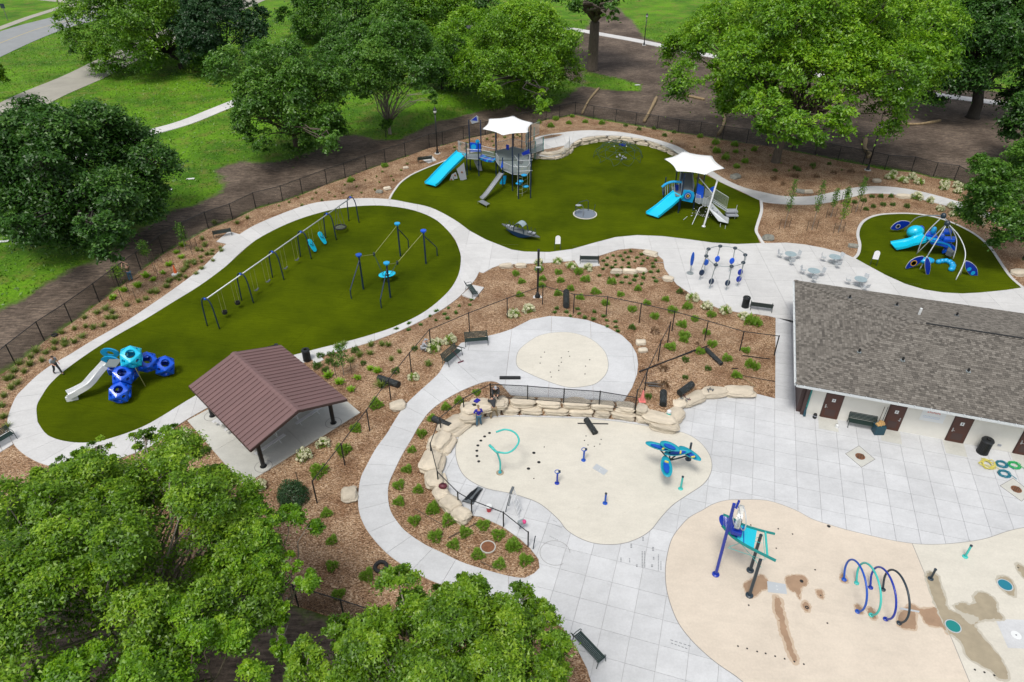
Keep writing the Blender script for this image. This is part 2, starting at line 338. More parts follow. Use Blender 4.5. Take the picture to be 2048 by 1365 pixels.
# ------------------------------------------------------------------ objects
OFF = {}
def props(o, label=None, cat=None, group=None, kind=None):
    if label: o['label'] = label
    if cat: o['category'] = cat
    if group: o['group'] = group
    if kind: o['kind'] = kind
    return o
def T(name, label, cat, loc, group=None):
    o = bpy.data.objects.new(name, None); COL.objects.link(o); o.location = loc; o.empty_display_size = 0.2
    OFF[o.name] = Vector(loc); return props(o, label, cat, group)
def link(name, me, m, parent=None):
    o = bpy.data.objects.new(name, me); COL.objects.link(o)
    if m is not None and not me.materials: me.materials.append(MAT[m] if isinstance(m, str) else m)
    if parent is not None: o.parent = parent; OFF[o.name] = OFF[parent.name]
    return o
def dup(root, loc=None, rz=None, label=None, group=None, sc=None):
    r = root.copy(); COL.objects.link(r)
    if loc is not None: r.location = loc
    if rz is not None: r.rotation_euler = (0, 0, rz)
    if sc is not None: r.scale = sc if hasattr(sc, '__len__') else (sc, sc, sc)
    if label: r['label'] = label
    if group: r['group'] = group
    for c in list(root.children):
        d = c.copy(); COL.objects.link(d); d.parent = r
        for g in list(c.children):
            e = g.copy(); COL.objects.link(e); e.parent = d
    return r
class MB:
    def __init__(s): s.v = []; s.f = []; s.c = []
    def add(s, v, f):
        n = len(s.v); s.v += [tuple(p) for p in v]; s.f += [tuple(i+n for i in q) for q in f]; return s
    def box(s, c, d, rz=0.0, rx=0.0, ry=0.0):
        M = Matrix.Translation(Vector(c)) @ Matrix.Rotation(rz, 4, 'Z') @ Matrix.Rotation(ry, 4, 'Y') @ Matrix.Rotation(rx, 4, 'X')
        x, y, z = d[0]/2, d[1]/2, d[2]/2
        v = [M @ Vector(p) for p in ((-x, -y, -z), (x, -y, -z), (x, y, -z), (-x, y, -z), (-x, -y, z), (x, -y, z), (x, y, z), (-x, y, z))]
        return s.add(v, [(0, 3, 2, 1), (4, 5, 6, 7), (0, 1, 5, 4), (1, 2, 6, 5), (2, 3, 7, 6), (3, 0, 4, 7)])
    def tube(s, P, r, n=8, closed=False):
        P = [Vector(p) for p in P]; m = len(P); R = r if hasattr(r, '__len__') else [r]*m
        V = []; up = None
        for i, p in enumerate(P):
            if closed: t = P[(i+1) % m]-P[i-1]
            else: t = P[min(i+1, m-1)]-P[max(i-1, 0)]
            if t.length < 1e-9: t = Vector((0, 0, 1))
            t.normalize()
            if up is None: up = Vector((0, 0, 1)) if abs(t.z) < 0.95 else Vector((1, 0, 0))
            a = t.cross(up)
            if a.length < 1e-4: a = t.orthogonal()
            a.normalize(); b = a.cross(t).normalized(); up = b
            for k in range(n):
                q = 2*PI*k/n; V.append(p+(a*math.cos(q)+b*math.sin(q))*R[i])
        F = []
        for i in range(m if closed else m-1):
            j = (i+1) % m
            for k in range(n): k2 = (k+1) % n; F.append((i*n+k, i*n+k2, j*n+k2, j*n+k))
        if not closed: F += [tuple(range(n))[::-1], tuple((m-1)*n+k for k in range(n))]
        return s.add(V, F)
    def cyl(s, a, b, r, n=8, r2=None): return s.tube([a, b], [r, r if r2 is None else r2], n)
    def lathe(s, c, prof, n=16, cap=True):
        V = []; F = []; m = len(prof)
        for r, z in prof:
            for k in range(n): a = 2*PI*k/n; V.append((c[0]+r*math.cos(a), c[1]+r*math.sin(a), c[2]+z))
        for i in range(m-1):
            for k in range(n): k2 = (k+1) % n; F.append((i*n+k, i*n+k2, (i+1)*n+k2, (i+1)*n+k))
        if cap: F += [tuple(range(n))[::-1], tuple((m-1)*n+k for k in range(n))]
        return s.add(V, F)
    def ball(s, c, r, n=8, sc=(1, 1, 1)):
        pr = [(max(1e-3, math.sin(PI*i/n))*1, -math.cos(PI*i/n)) for i in range(n+1)]
        V = []; F = []; k0 = n+2
        for a, z in pr:
            for k in range(k0): q = 2*PI*k/k0; V.append((c[0]+r*a*math.cos(q)*sc[0], c[1]+r*a*math.sin(q)*sc[1], c[2]+r*z*sc[2]))
        for i in range(n):
            for k in range(k0): k2 = (k+1) % k0; F.append((i*k0+k, i*k0+k2, (i+1)*k0+k2, (i+1)*k0+k))
        return s.add(V, F)
    def slab(s, P, t):                            # thick plate from a planar outline, thickness t against its normal
        P = [Vector(p) for p in P]; n = Vector((0, 0, 0))
        for i in range(len(P)): n += (P[i]-P[0]).cross(P[(i+1) % len(P)]-P[0])
        n.normalize(); m = len(P)
        return s.add([p for p in P]+[p-n*t for p in P], [tuple(range(m)), tuple(range(2*m-1, m-1, -1))]+[(i, m+i, m+(i+1) % m, (i+1) % m) for i in range(m)])
    def prism(s, P, z0, z1):
        A = sum(P[i][0]*P[(i+1) % len(P)][1]-P[(i+1) % len(P)][0]*P[i][1] for i in range(len(P)))
        if A < 0: P = P[::-1]
        return s.slab([(p[0], p[1], z1) for p in P], z1-z0)
    def build(s, name, m, parent=None, smooth=False, keep=False, bevel=0.0, **kw):
        V = s.v
        if parent is not None: o0 = OFF[parent.name]
        elif keep: o0 = Vector((0, 0, 0))
        else:
            xs = [p[0] for p in V]; ys = [p[1] for p in V]; zs = [p[2] for p in V]
            o0 = Vector(((min(xs)+max(xs))/2, (min(ys)+max(ys))/2, min(zs)))
        me = bpy.data.meshes.new(name); me.from_pydata([(p[0]-o0[0], p[1]-o0[1], p[2]-o0[2]) for p in V], [], s.f)
        if smooth: me.polygons.foreach_set('use_smooth', [True]*len(me.polygons))
        me.update(); o = link(name, me, m, parent)
        if parent is None: o.location = o0; OFF[o.name] = o0
        if bevel:
            b = o.modifiers.new('bevel', 'BEVEL'); b.width = bevel; b.segments = 2; b.limit_method = 'ANGLE'
        return props(o, **kw)
def sheet(name, P, dz, m, cell=None, hf=None, skirt=0.12, holes=(), attr=None, **kw):
    """a closed outline draped on the ground height, optionally with an inner grid"""
    hf = hf or H
    P = [(p[0], p[1]) for p in P]; pts = list(P); edges = [(i, (i+1) % len(P)) for i in range(len(P))]
    if cell:
        xs = [p[0] for p in P]; ys = [p[1] for p in P]
        gx = np.arange(min(xs), max(xs), cell); gy = np.arange(min(ys), max(ys), cell)
        X, Y = np.meshgrid(gx, gy); X = X.ravel()+np.random.RandomState(1).uniform(-.1, .1, X.size)*cell; Y = Y.ravel()
        k = inpoly(X, Y, P); need = k & (h_up(X, Y) > 0.002)
        pts += list(zip(X[need], Y[need]))
    vs2, _, fs, _, _, _ = delaunay_2d_cdt([Vector(p) for p in pts], edges, [], 1, 1e-5)
    xs = np.array([v.x for v in vs2]); ys = np.array([v.y for v in vs2]); zs = hf(xs, ys)+dz
    V = [(float(a), float(b), float(c)) for a, b, c in zip(xs, ys, zs)]; F = [tuple(f) for f in fs]
    mb = MB(); mb.v = V; mb.f = F
    if skirt:
        n0 = len(V); zP = hf(np.array([p[0] for p in P]), np.array([p[1] for p in P]))+dz
        for p, z in zip(P, zP): V.append((p[0], p[1], float(z)))
        for p, z in zip(P, zP): V.append((p[0], p[1], float(z)-skirt))
        n = len(P)
        for i in range(n): j = (i+1) % n; F.append((n0+i, n0+j, n0+n+j, n0+n+i))
    o = mb.build(name, m, keep=True, **kw)
    return o
def clip_convex(P, Cc):                           # Sutherland-Hodgman, Cc counter-clockwise
    out = P
    for i in range(len(Cc)):
        a = Cc[i]; b = Cc[(i+1) % len(Cc)]; inp = out; out = []
        if not inp: return []
        def side(p): return (b[0]-a[0])*(p[1]-a[1])-(b[1]-a[1])*(p[0]-a[0])
        for k in range(len(inp)):
            c = inp[k]; d = inp[k-1]; sc, sd = side(c), side(d)
            if (sc >= 0) != (sd >= 0):
                t = sd/(sd-sc); out.append((d[0]+(c[0]-d[0])*t, d[1]+(c[1]-d[1])*t))
            if sc >= 0: out.append(c)
    return out
def area(P): return 0.5*sum(P[i][0]*P[(i+1) % len(P)][1]-P[(i+1) % len(P)][0]*P[i][1] for i in range(len(P)))
def slabs(root, P, o0, ang, sx, sy, z, m, gap=0.008, skip=(), th=0.09, minarea=0.03):
    """square-cut slabs of a paved area, each its own piece"""
    e = (math.cos(ang), math.sin(ang)); n = (-e[1], e[0])
    L = [((p[0]-o0[0])*e[0]+(p[1]-o0[1])*e[1], (p[0]-o0[0])*n[0]+(p[1]-o0[1])*n[1]) for p in P]
    i0, i1 = int(math.floor(min(p[0] for p in L)/sx)), int(math.ceil(max(p[0] for p in L)/sx))
    j0, j1 = int(math.floor(min(p[1] for p in L)/sy)), int(math.ceil(max(p[1] for p in L)/sy))
    cnt = 0
    for i in range(i0, i1):
        for j in range(j0, j1):
            c = [(i*sx+gap, j*sy+gap), ((i+1)*sx-gap, j*sy+gap), ((i+1)*sx-gap, (j+1)*sy-gap), (i*sx+gap, (j+1)*sy-gap)]
            w = [(o0[0]+a*e[0]+b*n[0], o0[1]+a*e[1]+b*n[1]) for a, b in c]
            if any(all(bool(inpoly(q[0], q[1], S)) for q in w) for S in skip): continue
            q = clip_convex(L, c)
            if len(q) < 3 or abs(area(q)) < minarea: continue
            q2 = [q[0]]
            for p in q[1:]:
                if math.hypot(p[0]-q2[-1][0], p[1]-q2[-1][1]) > 1e-4: q2.append(p)
            if len(q2) < 3: continue
            w = [(o0[0]+a*e[0]+b*n[0], o0[1]+a*e[1]+b*n[1]) for a, b in q2]
            mb = MB()
            if len(w) <= 4: mb.prism(w, z-th, z)
            else:
                q = len(w); v2, _, f2, _, _, _ = delaunay_2d_cdt([Vector(p) for p in w], [(k, (k+1) % q) for k in range(q)], [], 1, 1e-5)
                mb.add([(p.x, p.y, z) for p in v2], [tuple(f) for f in f2]); mb.add([(*p, z) for p in w]+[(*p, z-th) for p in w], [(k, (k+1) % q, q+(k+1) % q, q+k) for k in range(q)])
            mb.build('paving_slab', m, root); cnt += 1
    return cnt
def resample(P, n):
    d = [0]
    for a, b in zip(P[:-1], P[1:]): d.append(d[-1]+math.dist(a, b))
    out = []; k = 0
    for i in range(n+1):
        s = d[-1]*i/n
        while k < len(d)-2 and d[k+1] < s: k += 1
        t = (s-d[k])/max(1e-9, d[k+1]-d[k]); out.append(tuple(P[k][j]+(P[k+1][j]-P[k][j])*t for j in range(len(P[0]))))
    return out
def ribbon(root, A, B, npan, dz, m, hf=None, gap=0.008, sub=4, name='paving_slab'):
    hf = hf or h_up; n = npan*sub; A = resample(A, n); B = resample(B, n)
    for k in range(npan):
        V = []; F = []; ncol = 4
        for i in range(sub+1):
            a = Vector(A[k*sub+i]); b = Vector(B[k*sub+i])
            if i in (0, sub):
                ta = Vector(A[min(k*sub+i+1, n)])-Vector(A[max(k*sub+i-1, 0)]); s = gap*(1 if i == 0 else -1)
                if ta.length > 0: ta.normalize(); a += ta*s; b += ta*s
            for c in range(ncol):
                p = a.lerp(b, c/(ncol-1)); V.append((p.x, p.y, float(hf(p.x, p.y))+dz))
        N = len(V)
        for i in range(sub):
            for c in range(ncol-1): q = i*ncol+c; F.append((q, q+1, q+ncol+1, q+ncol))
        # sides
        rim = [c for c in range(ncol)]+[i*ncol+ncol-1 for i in range(1, sub+1)]+[sub*ncol+c for c in range(ncol-2, -1, -1)]+[i*ncol for i in range(sub-1, 0, -1)]
        for q in rim: V.append((V[q][0], V[q][1], V[q][2]-0.13))
        for i in range(len(rim)): j = (i+1) % len(rim); F.append((rim[i], N+i, N+j, rim[j]))
        mb = MB(); mb.v = V; mb.f = F; mb.build(name, m, root)
# ------------------------------------------------------------------ ground sheet with bare soil
SOIL = [px([(0, 742), (31, 729), (89, 682), (144, 645), (199, 604), (282, 540), (327, 507), (417, 457), (466, 439), (512, 417), (605, 388), (733, 340), (811, 314), (886, 291), (971, 270), (1092, 240), (1150, 229), (1314, 258), (1584, 302), (1822, 343), (1908, 361), (1947, 385), (2060, 440), (2500, 600), (2500, 300),
            (2048, 190), (1700, 150), (1540, 128), (1399, 103), (1290, 78), (1274, 52), (1244, 25), (1225, 5), (1190, 25), (1170, 60), (1130, 110), (1120, 150), (1164, 172), (1210, 180), (1279, 184), (1285, 170), (1250, 160), (1164, 140), (1166, 168), (1140, 190), (1110, 212), (1023, 208), (937, 230), (882, 240), (837, 262), (800, 280), (762, 282), (724, 270), (687, 270), (632, 300), (560, 325), (475, 322), (425, 341), (450, 356), (437, 386), (400, 406), (350, 418), (325, 436), (282, 458), (250, 481), (225, 501), (187, 521), (150, 531), (87, 571), (37, 603), (-300, 760), (-300, 900)]),
        px([(-400, 1000), (0, 1040), (300, 1090), (560, 1190), (690, 1246), (800, 1295), (1000, 1330), (1190, 1400), (1100, 1700), (-600, 1700), (-700, 1100)]),
        px([(1940, 300), (2120, 300), (2200, 470), (2060, 480), (1950, 380)])]
SITE = px([(-250, 930), (-60, 790), (31, 731), (89, 684), (144, 647), (199, 606), (283, 542), (327, 509), (417, 459), (466, 441), (512, 419), (566, 404), (605, 390), (654, 370), (692, 357), (733, 341), (771, 328), (811, 315), (859, 297), (886, 292), (927, 280), (971, 271), (1040, 256), (1092, 241), (1119, 237), (1150, 231), (1186, 239), (1231, 246), (1271, 253), (1314, 260), (1356, 267), (1399, 272), (1444, 281), (1493, 288), (1534, 293), (1584, 304), (1630, 312), (1675, 322), (1725, 331), (1769, 341), (1822, 345), (1866, 357), (1908, 363), (1947, 387), (1996, 400), (2060, 430), (2300, 560),
           (2500, 700), (2500, 1500), (1200, 1500), (1100, 1400), (1000, 1345), (870, 1300), (780, 1272), (690, 1243), (597, 1213), (450, 1160), (300, 1110), (150, 1060), (-100, 990), (-300, 990)])
def soil_at(X, Y):
    s = np.zeros(X.shape)
    for P in SOIL: s = np.maximum(s, inpoly(X, Y, P).astype(float))
    return s
gx = np.concatenate([[-1500, -900, -500, -300, -220], np.arange(-160, 160.1, 0.9), [220, 300, 500, 900, 1500]])
gy = np.concatenate([[-400, -150, -60, -20], np.arange(0, 130, 0.8), np.arange(130, 240, 1.6), [260, 320, 420, 700, 1200, 2200]])
X, Y = np.meshgrid(gx, gy); s0 = soil_at(X, Y)
for _ in range(2): s0 = (s0+np.roll(s0, 1, 0)+np.roll(s0, -1, 0)+np.roll(s0, 1, 1)+np.roll(s0, -1, 1))/5
Z = np.where(inpoly(X, Y, SITE), -0.06, H(X, Y)-0.03)
Zn = 0.05*np.sin(X*.7+Y*.3)*np.sin(Y*.9-X*.2)*(s0 < .5)
nx, ny = len(gx), len(gy); V = np.stack([X.ravel(), Y.ravel(), (Z+0*Zn).ravel()], 1)
I = np.arange(nx*ny).reshape(ny, nx); F = np.stack([I[:-1, :-1].ravel(), I[:-1, 1:].ravel(), I[1:, 1:].ravel(), I[1:, :-1].ravel()], 1)
me = bpy.data.meshes.new('ground'); me.from_pydata([], [], []); me.vertices.add(len(V)); me.vertices.foreach_set('co', V.ravel())
me.loops.add(F.size); me.loops.foreach_set('vertex_index', F.ravel()); me.polygons.add(len(F)); me.polygons.foreach_set('loop_start', np.arange(0, F.size, 4)); me.polygons.foreach_set('loop_total', np.full(len(F), 4)); me.update(calc_edges=True)
at = me.attributes.new('soil', 'FLOAT', 'POINT'); at.data.foreach_set('value', s0.ravel())
props(link('ground', me, 'grass_and_soil'), kind='structure')

# ------------------------------------------------------------------ roads and outer pavement
STR = []
def strip(name, cpx, hw, z, m, npan=0, **kw):
    C = crv(px(cpx)); A = []; B = []; STR.append((C, hw))
    for i, p in enumerate(C):
        a = C[max(i-1, 0)]; b = C[min(i+1, len(C)-1)]; tx, ty = b[0]-a[0], b[1]-a[1]; l = math.hypot(tx, ty)
        A.append((p[0]-ty/l*hw, p[1]+tx/l*hw)); B.append((p[0]+ty/l*hw, p[1]-tx/l*hw))
    if npan:
        r = T(name, None, None, (0, 0, 0)); props(r, kind='structure'); ribbon(r, A, B, npan, z, m, hf=lambda x, y: 0.0*np.asarray(x, float)); return r
    return sheet(name, A+B[::-1], z, m, skirt=0.1, hf=lambda x, y: 0.0*np.asarray(x, float), kind='structure')
strip('road', [(-400, 235), (-150, 150), (0, 86), (80, 56), (160, 34), (260, 0), (330, -25), (420, -55)], 6.2, 0.03, 'road_asphalt')
strip('road_marking', [(-400, 236), (-150, 151), (0, 87), (80, 57), (160, 35), (260, 1), (330, -24)], 0.10, 0.036, 'yellow_paint')
strip('concrete_shoulder', [(-300, 168), (-120, 100), (0, 57), (60, 35), (120, 16), (150, 6), (190, -10)], 1.1, 0.038, 'old_road_concrete')
sheet('concrete_apron', px([(60, -20), (74, 0), (120, 5), (150, 8), (120, 14), (128, 14), (240, 20), (230, -20)]), 0.042, 'old_road_concrete', hf=lambda x, y: 0.0*np.asarray(x, float), kind='structure')
strip('service_drive', [(-250, 345), (-100, 280), (0, 232), (83, 190), (166, 155), (240, 118), (313, 84), (420, 35), (520, -8), (600, -45)], 3.9, 0.03, 'old_road_concrete', npan=26)
strip('pavement', [(-160, 440), (-40, 392), (80, 343), (180, 308), (287, 270), (370, 246), (455, 212), (600, 155), (740, 100), (880, 62), (1000, 50), (1120, 56), (1219, 72), (1290, 85), (1400, 108), (1550, 135), (1700, 162), (1850, 187), (2060, 215), (2300, 250)], 1.25, 0.05, 'bright_path_concrete', npan=60)

# ------------------------------------------------------------------ mulch beds (one draped sheet under paths and turf)
_BW = offset(BASIN, 0.45); _B2 = offset(T2, 0.6)
def H_m(x, y): return np.where(inpoly(x, y, _BW) | inpoly(x, y, _B2), 0.0, h_up(x, y))
sheet('mulch_bed', SITE, 0.03, 'wood_chip_mulch', cell=0.4, hf=H_m, kind='structure')

# ------------------------------------------------------------------ turf, kerbs
T1PX = [(75, 842), (74, 815), (85, 793), (100, 771), (125, 747), (165, 717), (220, 681), (290, 641), (345, 607), (400, 573), (450, 536), (512, 482), (560, 456), (610, 436), (670, 420), (730, 413), (780, 414), (830, 423), (870, 440), (897, 464), (915, 492), (922, 518), (918, 548), (903, 577), (878, 603), (840, 631), (790, 655), (740, 672), (690, 686), (637, 699), (577, 715), (480, 748), (392, 793), (325, 834), (287, 855), (240, 873), (190, 886), (140, 886), (97, 873)]
T1 = crv(gpx(T1PX), True, 3)
T3PX = [(1711, 520), (1719, 510), (1722, 491), (1718, 471), (1723, 453), (1735, 441), (1756, 433), (1786, 430), (1823, 430), (1861, 435), (1898, 446), (1936, 464), (1962, 482), (1981, 502), (1998, 528), (2018, 556), (2041, 577), (2011, 583), (1961, 588), (1923, 590), (1886, 588), (1848, 582), (1811, 571), (1773, 554), (1736, 534)]
T3 = crv(gpx(T3PX), True, 3)
zero = lambda x, y: 0.0*np.asarray(x, float)
# white concrete kerbs are raised rims round the turf
def rim(name, P, w, z, m, closed=False, **kw):
    A = P; B = []
    n = len(P)
    for i in range(n):
        a = P[i-1] if (closed or i > 0) else P[i]; b = P[(i+1) % n] if (closed or i < n-1) else P[i]
        tx, ty = b[0]-a[0], b[1]-a[1]; l = math.hypot(tx, ty) or 1; B.append((P[i][0]-ty/l*w, P[i][1]+tx/l*w))
    mb = MB(); nn = n if closed else n-1
    for i in range(nn):
        j = (i+1) % n; k = len(mb.v)
        zz = [float(H(*q))+z for q in (A[i], A[j], B[j], B[i])]
        mb.add([(*A[i], zz[0]), (*A[j], zz[1]), (*B[j], zz[2]), (*B[i], zz[3]), (*A[i], zz[0]-.15), (*A[j], zz[1]-.15), (*B[j], zz[2]-.15), (*B[i], zz[3]-.15)], [(0, 1, 2, 3), (0, 4, 5, 1), (3, 2, 6, 7)])
    return mb.build(name, m, keep=True, kind='structure', **kw)
sheet('turf', T1, 0.075, 'artificial_turf', cell=0.7, kind='structure', skirt=0.05)
sheet('turf', T2, 0.075, 'artificial_turf', kind='structure', skirt=0.05, hf=zero)
sheet('turf', T3, 0.075, 'artificial_turf', kind='structure', skirt=0.05, hf=zero)
def side(P, ok, w): return rim('kerb', P, w, 0.10, 'bright_path_concrete')
kl = crv(px([(955, 304), (925, 311), (887, 325), (847, 341), (822, 353), (802, 368), (787, 388), (781, 400)]), False, 4)
rim('kerb', kl[::-1], 0.22, 0.10, 'bright_path_concrete')
rim('kerb', crv(px([(1524, 490), (1516, 477), (1509, 463), (1513, 446), (1520, 423), (1519, 402)]), False, 4)[::-1], 0.30, 0.10, 'bright_path_concrete')
k3 = crv(px([(1709, 521), (1719, 510), (1722, 491), (1718, 471), (1723, 453), (1735, 441), (1756, 433), (1786, 430), (1823, 430), (1861, 435), (1898, 446), (1936, 464), (1962, 482), (1981, 502), (1998, 528), (2018, 556), (2043, 578)]), False, 4)
rim('kerb', k3, 0.28, 0.10, 'bright_path_concrete')

# ------------------------------------------------------------------ concrete walks, cut into slabs
def walk(name, a, b, npan, m='path_concrete', f=None, hf=None, dz=0.08):
    r = T(name, None, None, (0, 0, 0)); props(r, kind='structure')
    ribbon(r, crv(gpx(a, f)), crv(gpx(b, f)), npan, dz, m, hf=hf or H, sub=5); return r
walk('walk', [(16, 860), (17, 835), (32, 797), (50, 777), (75, 753), (105, 731), (140, 711), (187, 682), (250, 646), (300, 613), (360, 571), (410, 532), (450, 492), (480, 470), (512, 451), (569, 427), (622, 409), (672, 402), (727, 398), (777, 400), (817, 407), (862, 417), (907, 440), (939, 463)],
     [(76, 846), (74, 815), (85, 793), (100, 771), (125, 747), (165, 717), (220, 681), (290, 641), (345, 607), (400, 573), (450, 536), (480, 508), (512, 482), (560, 456), (610, 436), (670, 420), (730, 413), (780, 414), (830, 423), (870, 440), (897, 464), (911, 482)], 34)
walk('walk', [(911, 482), (918, 500), (922, 518), (918, 548), (903, 577), (878, 603), (840, 631), (790, 655), (740, 672), (690, 686), (637, 699), (577, 715)],
     [(965, 520), (962, 535), (952, 558), (937, 576), (922, 592), (905, 606), (872, 628), (812, 658), (752, 682), (700, 698), (650, 712), (600, 730)], 15)
walk('walk', [(577, 715), (480, 748), (392, 793), (325, 834), (287, 855), (240, 873), (190, 886), (140, 886), (97, 873), (76, 846)],
     [(600, 730), (510, 768), (425, 812), (355, 853), (310, 890), (250, 915), (180, 932), (110, 935), (64, 920), (30, 893), (16, 860)], 14)
walk('walk', [(-60, 905), (0, 874), (14, 862)], [(-40, 930), (0, 907), (27, 890)], 3)
P2O = [(1070, 277), (1099, 270), (1136, 265), (1186, 262), (1236, 265), (1274, 271), (1319, 282), (1361, 297), (1392, 318), (1424, 343), (1449, 359), (1486, 376), (1535, 388), (1561, 393), (1598, 395), (1636, 392), (1686, 381), (1723, 375), (1761, 374), (1806, 378), (1848, 386), (1886, 396), (1936, 411), (1981, 428), (2060, 460), (2200, 520)]
P2I = [(1072, 311), (1100, 314), (1128, 306), (1146, 287), (1174, 275), (1224, 272), (1274, 277), (1314, 287), (1346, 301), (1376, 323), (1405, 343), (1421, 354), (1446, 368), (1486, 386), (1518, 402), (1536, 407), (1573, 410), (1611, 411), (1648, 408), (1686, 400), (1723, 391), (1748, 388), (1786, 390), (1823, 395), (1861, 405), (1911, 418), (1941, 428), (1971, 438), (2050, 475), (2180, 540)]
walk('walk', P2O, P2I, 46, f=h_up, hf=h_up)
P3R = [(1000, 768), (977, 764), (937, 777), (897, 797), (862, 822), (839, 852), (822, 882), (804, 912), (787, 947), (778, 969), (776, 994), (781, 1023), (795, 1046), (813, 1066), (850, 1091), (888, 1109), (923, 1126), (963, 1139), (1013, 1153), (1050, 1158), (1072, 1150)]
P3L = [(922, 688), (900, 714), (887, 732), (879, 747), (862, 764), (834, 789), (809, 814), (789, 844), (772, 872), (752, 899), (734, 932), (722, 957), (717, 989), (718, 1023), (730, 1055), (750, 1083), (777, 1111), (812, 1136), (848, 1156), (875, 1168), (930, 1186), (1000, 1210), (1050, 1224), (1087, 1236)]
walk('walk', P3L, P3R, 16, m='plaza_concrete', f=h_up, hf=h_up, dz=0.075)
PADPX = [(922, 688), (960, 678), (1000, 668), (1024, 660), (1061, 641), (1099, 634), (1136, 636), (1174, 642), (1211, 655), (1244, 673), (1262, 690), (1273, 710), (1276, 730), (1274, 750), (1264, 777), (1246, 807), (1190, 802), (1120, 798), (1055, 795), (1021, 792), (1004, 772), (990, 764), (940, 745)]
PAD = gpx(PADPX, h_up)
r = T('walk', None, None, (0, 0, 0)); props(r, kind='structure')
slabs(r, PAD, PAD[3], math.radians(-4), 3.1, 3.1, HP+0.08, 'plaza_concrete', th=0.12)
# junction and northern plaza
JP = px([(939, 463), (972, 481), (1023, 501), (1049, 505), (1099, 506), (1144, 500), (1186, 488), (1231, 476), (1274, 472), (1324, 474), (1374, 480), (1424, 487), (1474, 490), (1521, 488), (1536, 488), (1573, 487), (1611, 491), (1648, 498), (1686, 508), (1709, 518), (1736, 533), (1773, 553), (1811, 570), (1848, 581), (1886, 587), (1923, 589), (1961, 587), (2011, 582), (2043, 577), (2200, 560), (2200, 740), (1700, 690), (1600, 652), (1551, 637),
         (1535, 633), (1474, 626), (1436, 618), (1409, 606), (1379, 588), (1354, 571), (1339, 553), (1329, 538), (1326, 521), (1314, 511), (1294, 501), (1264, 498), (1236, 501), (1199, 513), (1149, 523), (1099, 527), (1054, 529), (1024, 530), (1000, 532), (985, 537), (966, 548), (958, 545), (962, 535), (965, 520), (911, 482)])
r = T('plaza', None, None, (0, 0, 0)); props(r, kind='structure')
sheet('plaza_base', offset(JP, -.05), 0.04, 'joint_bed', skirt=0, hf=zero, kind='structure')
print('J', slabs(r, JP, JP[0], math.radians(-3), 2.6, 2.9, 0.08, 'path_concrete'))
S1 = crv(gpx([(1033, 719), (1039, 702), (1056, 687), (1078, 674), (1104, 668), (1136, 667), (1164, 673), (1184, 682), (1199, 694), (1211, 709), (1216, 729), (1213, 747), (1201, 762), (1184, 772), (1149, 777), (1124, 774), (1086, 761), (1054, 747), (1036, 736)], h_up), True, 4)
S2 = crv(px([(930, 862), (918, 876), (912, 899), (914, 922), (924, 947), (942, 964), (974, 979), (1023, 989), (1056, 999), (1079, 1009), (1099, 1024), (1119, 1043), (1134, 1062), (1159, 1078), (1187, 1088), (1219, 1091), (1249, 1088), (1279, 1077), (1302, 1061), (1322, 1036), (1345, 1012), (1374, 992), (1404, 972), (1418, 954), (1423, 934), (1419, 914), (1406, 894), (1389, 879), (1369, 869), (1346, 864), (1300, 856), (1250, 848), (1185, 841), (1110, 838), (1040, 836), (985, 838), (950, 846)]), True, 4)
S3 = crv(px([(1405, 1023), (1424, 1012), (1449, 1004), (1479, 1002), (1535, 1004), (1588, 1022), (1624, 1041), (1661, 1053), (1691, 1062), (1736, 1073), (1786, 1084), (1837, 1091), (1887, 1091), (1937, 1086), (1974, 1079), (2012, 1066), (2047, 1058), (2120, 1048), (2250, 1060), (2400, 1120), (2500, 1300), (2400, 1480), (2100, 1560), (1700, 1520), (1560, 1440), (1486, 1366), (1437, 1331), (1407, 1306), (1380, 1279), (1357, 1248), (1342, 1213), (1333, 1178), (1331, 1143), (1335, 1111), (1345, 1078), (1365, 1051), (1381, 1036)]), True, 4)
LOW = px([(1551, 637), (1550, 799), (1510, 789), (1461, 789), (1424, 793), (1394, 802), (1374, 814), (1356, 829), (1349, 842)]+WALLBASE+LEFTBASE+[(962, 1035), (1005, 1055), (1040, 1080), (1060, 1098), (1077, 1120), (1079, 1138), (1068, 1149), (1050, 1158), (1046, 1223), (1087, 1236), (1124, 1256), (1139, 1276), (1159, 1309), (1174, 1339), (1192, 1400), (1215, 1480), (1250, 1560), (2250, 1560)])+[(34, 14), (38, 31), (30, 36), (24, 40), (28, 47)]
SPL = px([(1443, 700), (1443, 1620)])
cutL = px([(1443, 560), (1443, 1700)])
halfL = [(cutL[1][0]-60, cutL[1][1]), cutL[1], cutL[0], (cutL[0][0]-60, cutL[0][1])]
halfR = [cutL[1], (cutL[1][0]+60, cutL[1][1]), (cutL[0][0]+60, cutL[0][1]+5), cutL[0]]
ccw = lambda P: P if area(P) > 0 else P[::-1]
r = T('plaza', None, None, (0, 0, 0)); props(r, kind='structure')
sheet('plaza_base', offset(LOW, -.03), 0.042, 'joint_bed', skirt=0, hf=zero, kind='structure')
print('LOW', slabs(r, clip_convex(LOW, ccw(halfL)), (3.01, 25.60), -0.3029, 1.434, 1.434, 0.08, 'plaza_concrete', skip=(S2, S3)),
      slabs(r, clip_convex(LOW, ccw(halfR)), (17.04, 33.36), -0.2972, 1.312, 1.445, 0.08, 'plaza_concrete', skip=(S2, S3)))
def ringline(P, w, z, hf=None): return sheet('expansion_joint', offset(P, w), z, 'joint_dark', skirt=0.02, hf=hf or zero, kind='structure')
up1 = lambda x, y: HP+0.0*np.asarray(x, float)
ringline(S1, .03, 0.084, up1); sheet('splash_pad', S1, 0.092, 'cream_splash_pad', skirt=0.02, hf=up1, kind='structure')
ringline(S2, .035, 0.084); sheet('splash_pad', S2, 0.092, 'cream_splash_pad', skirt=0.02, hf=zero, kind='structure')
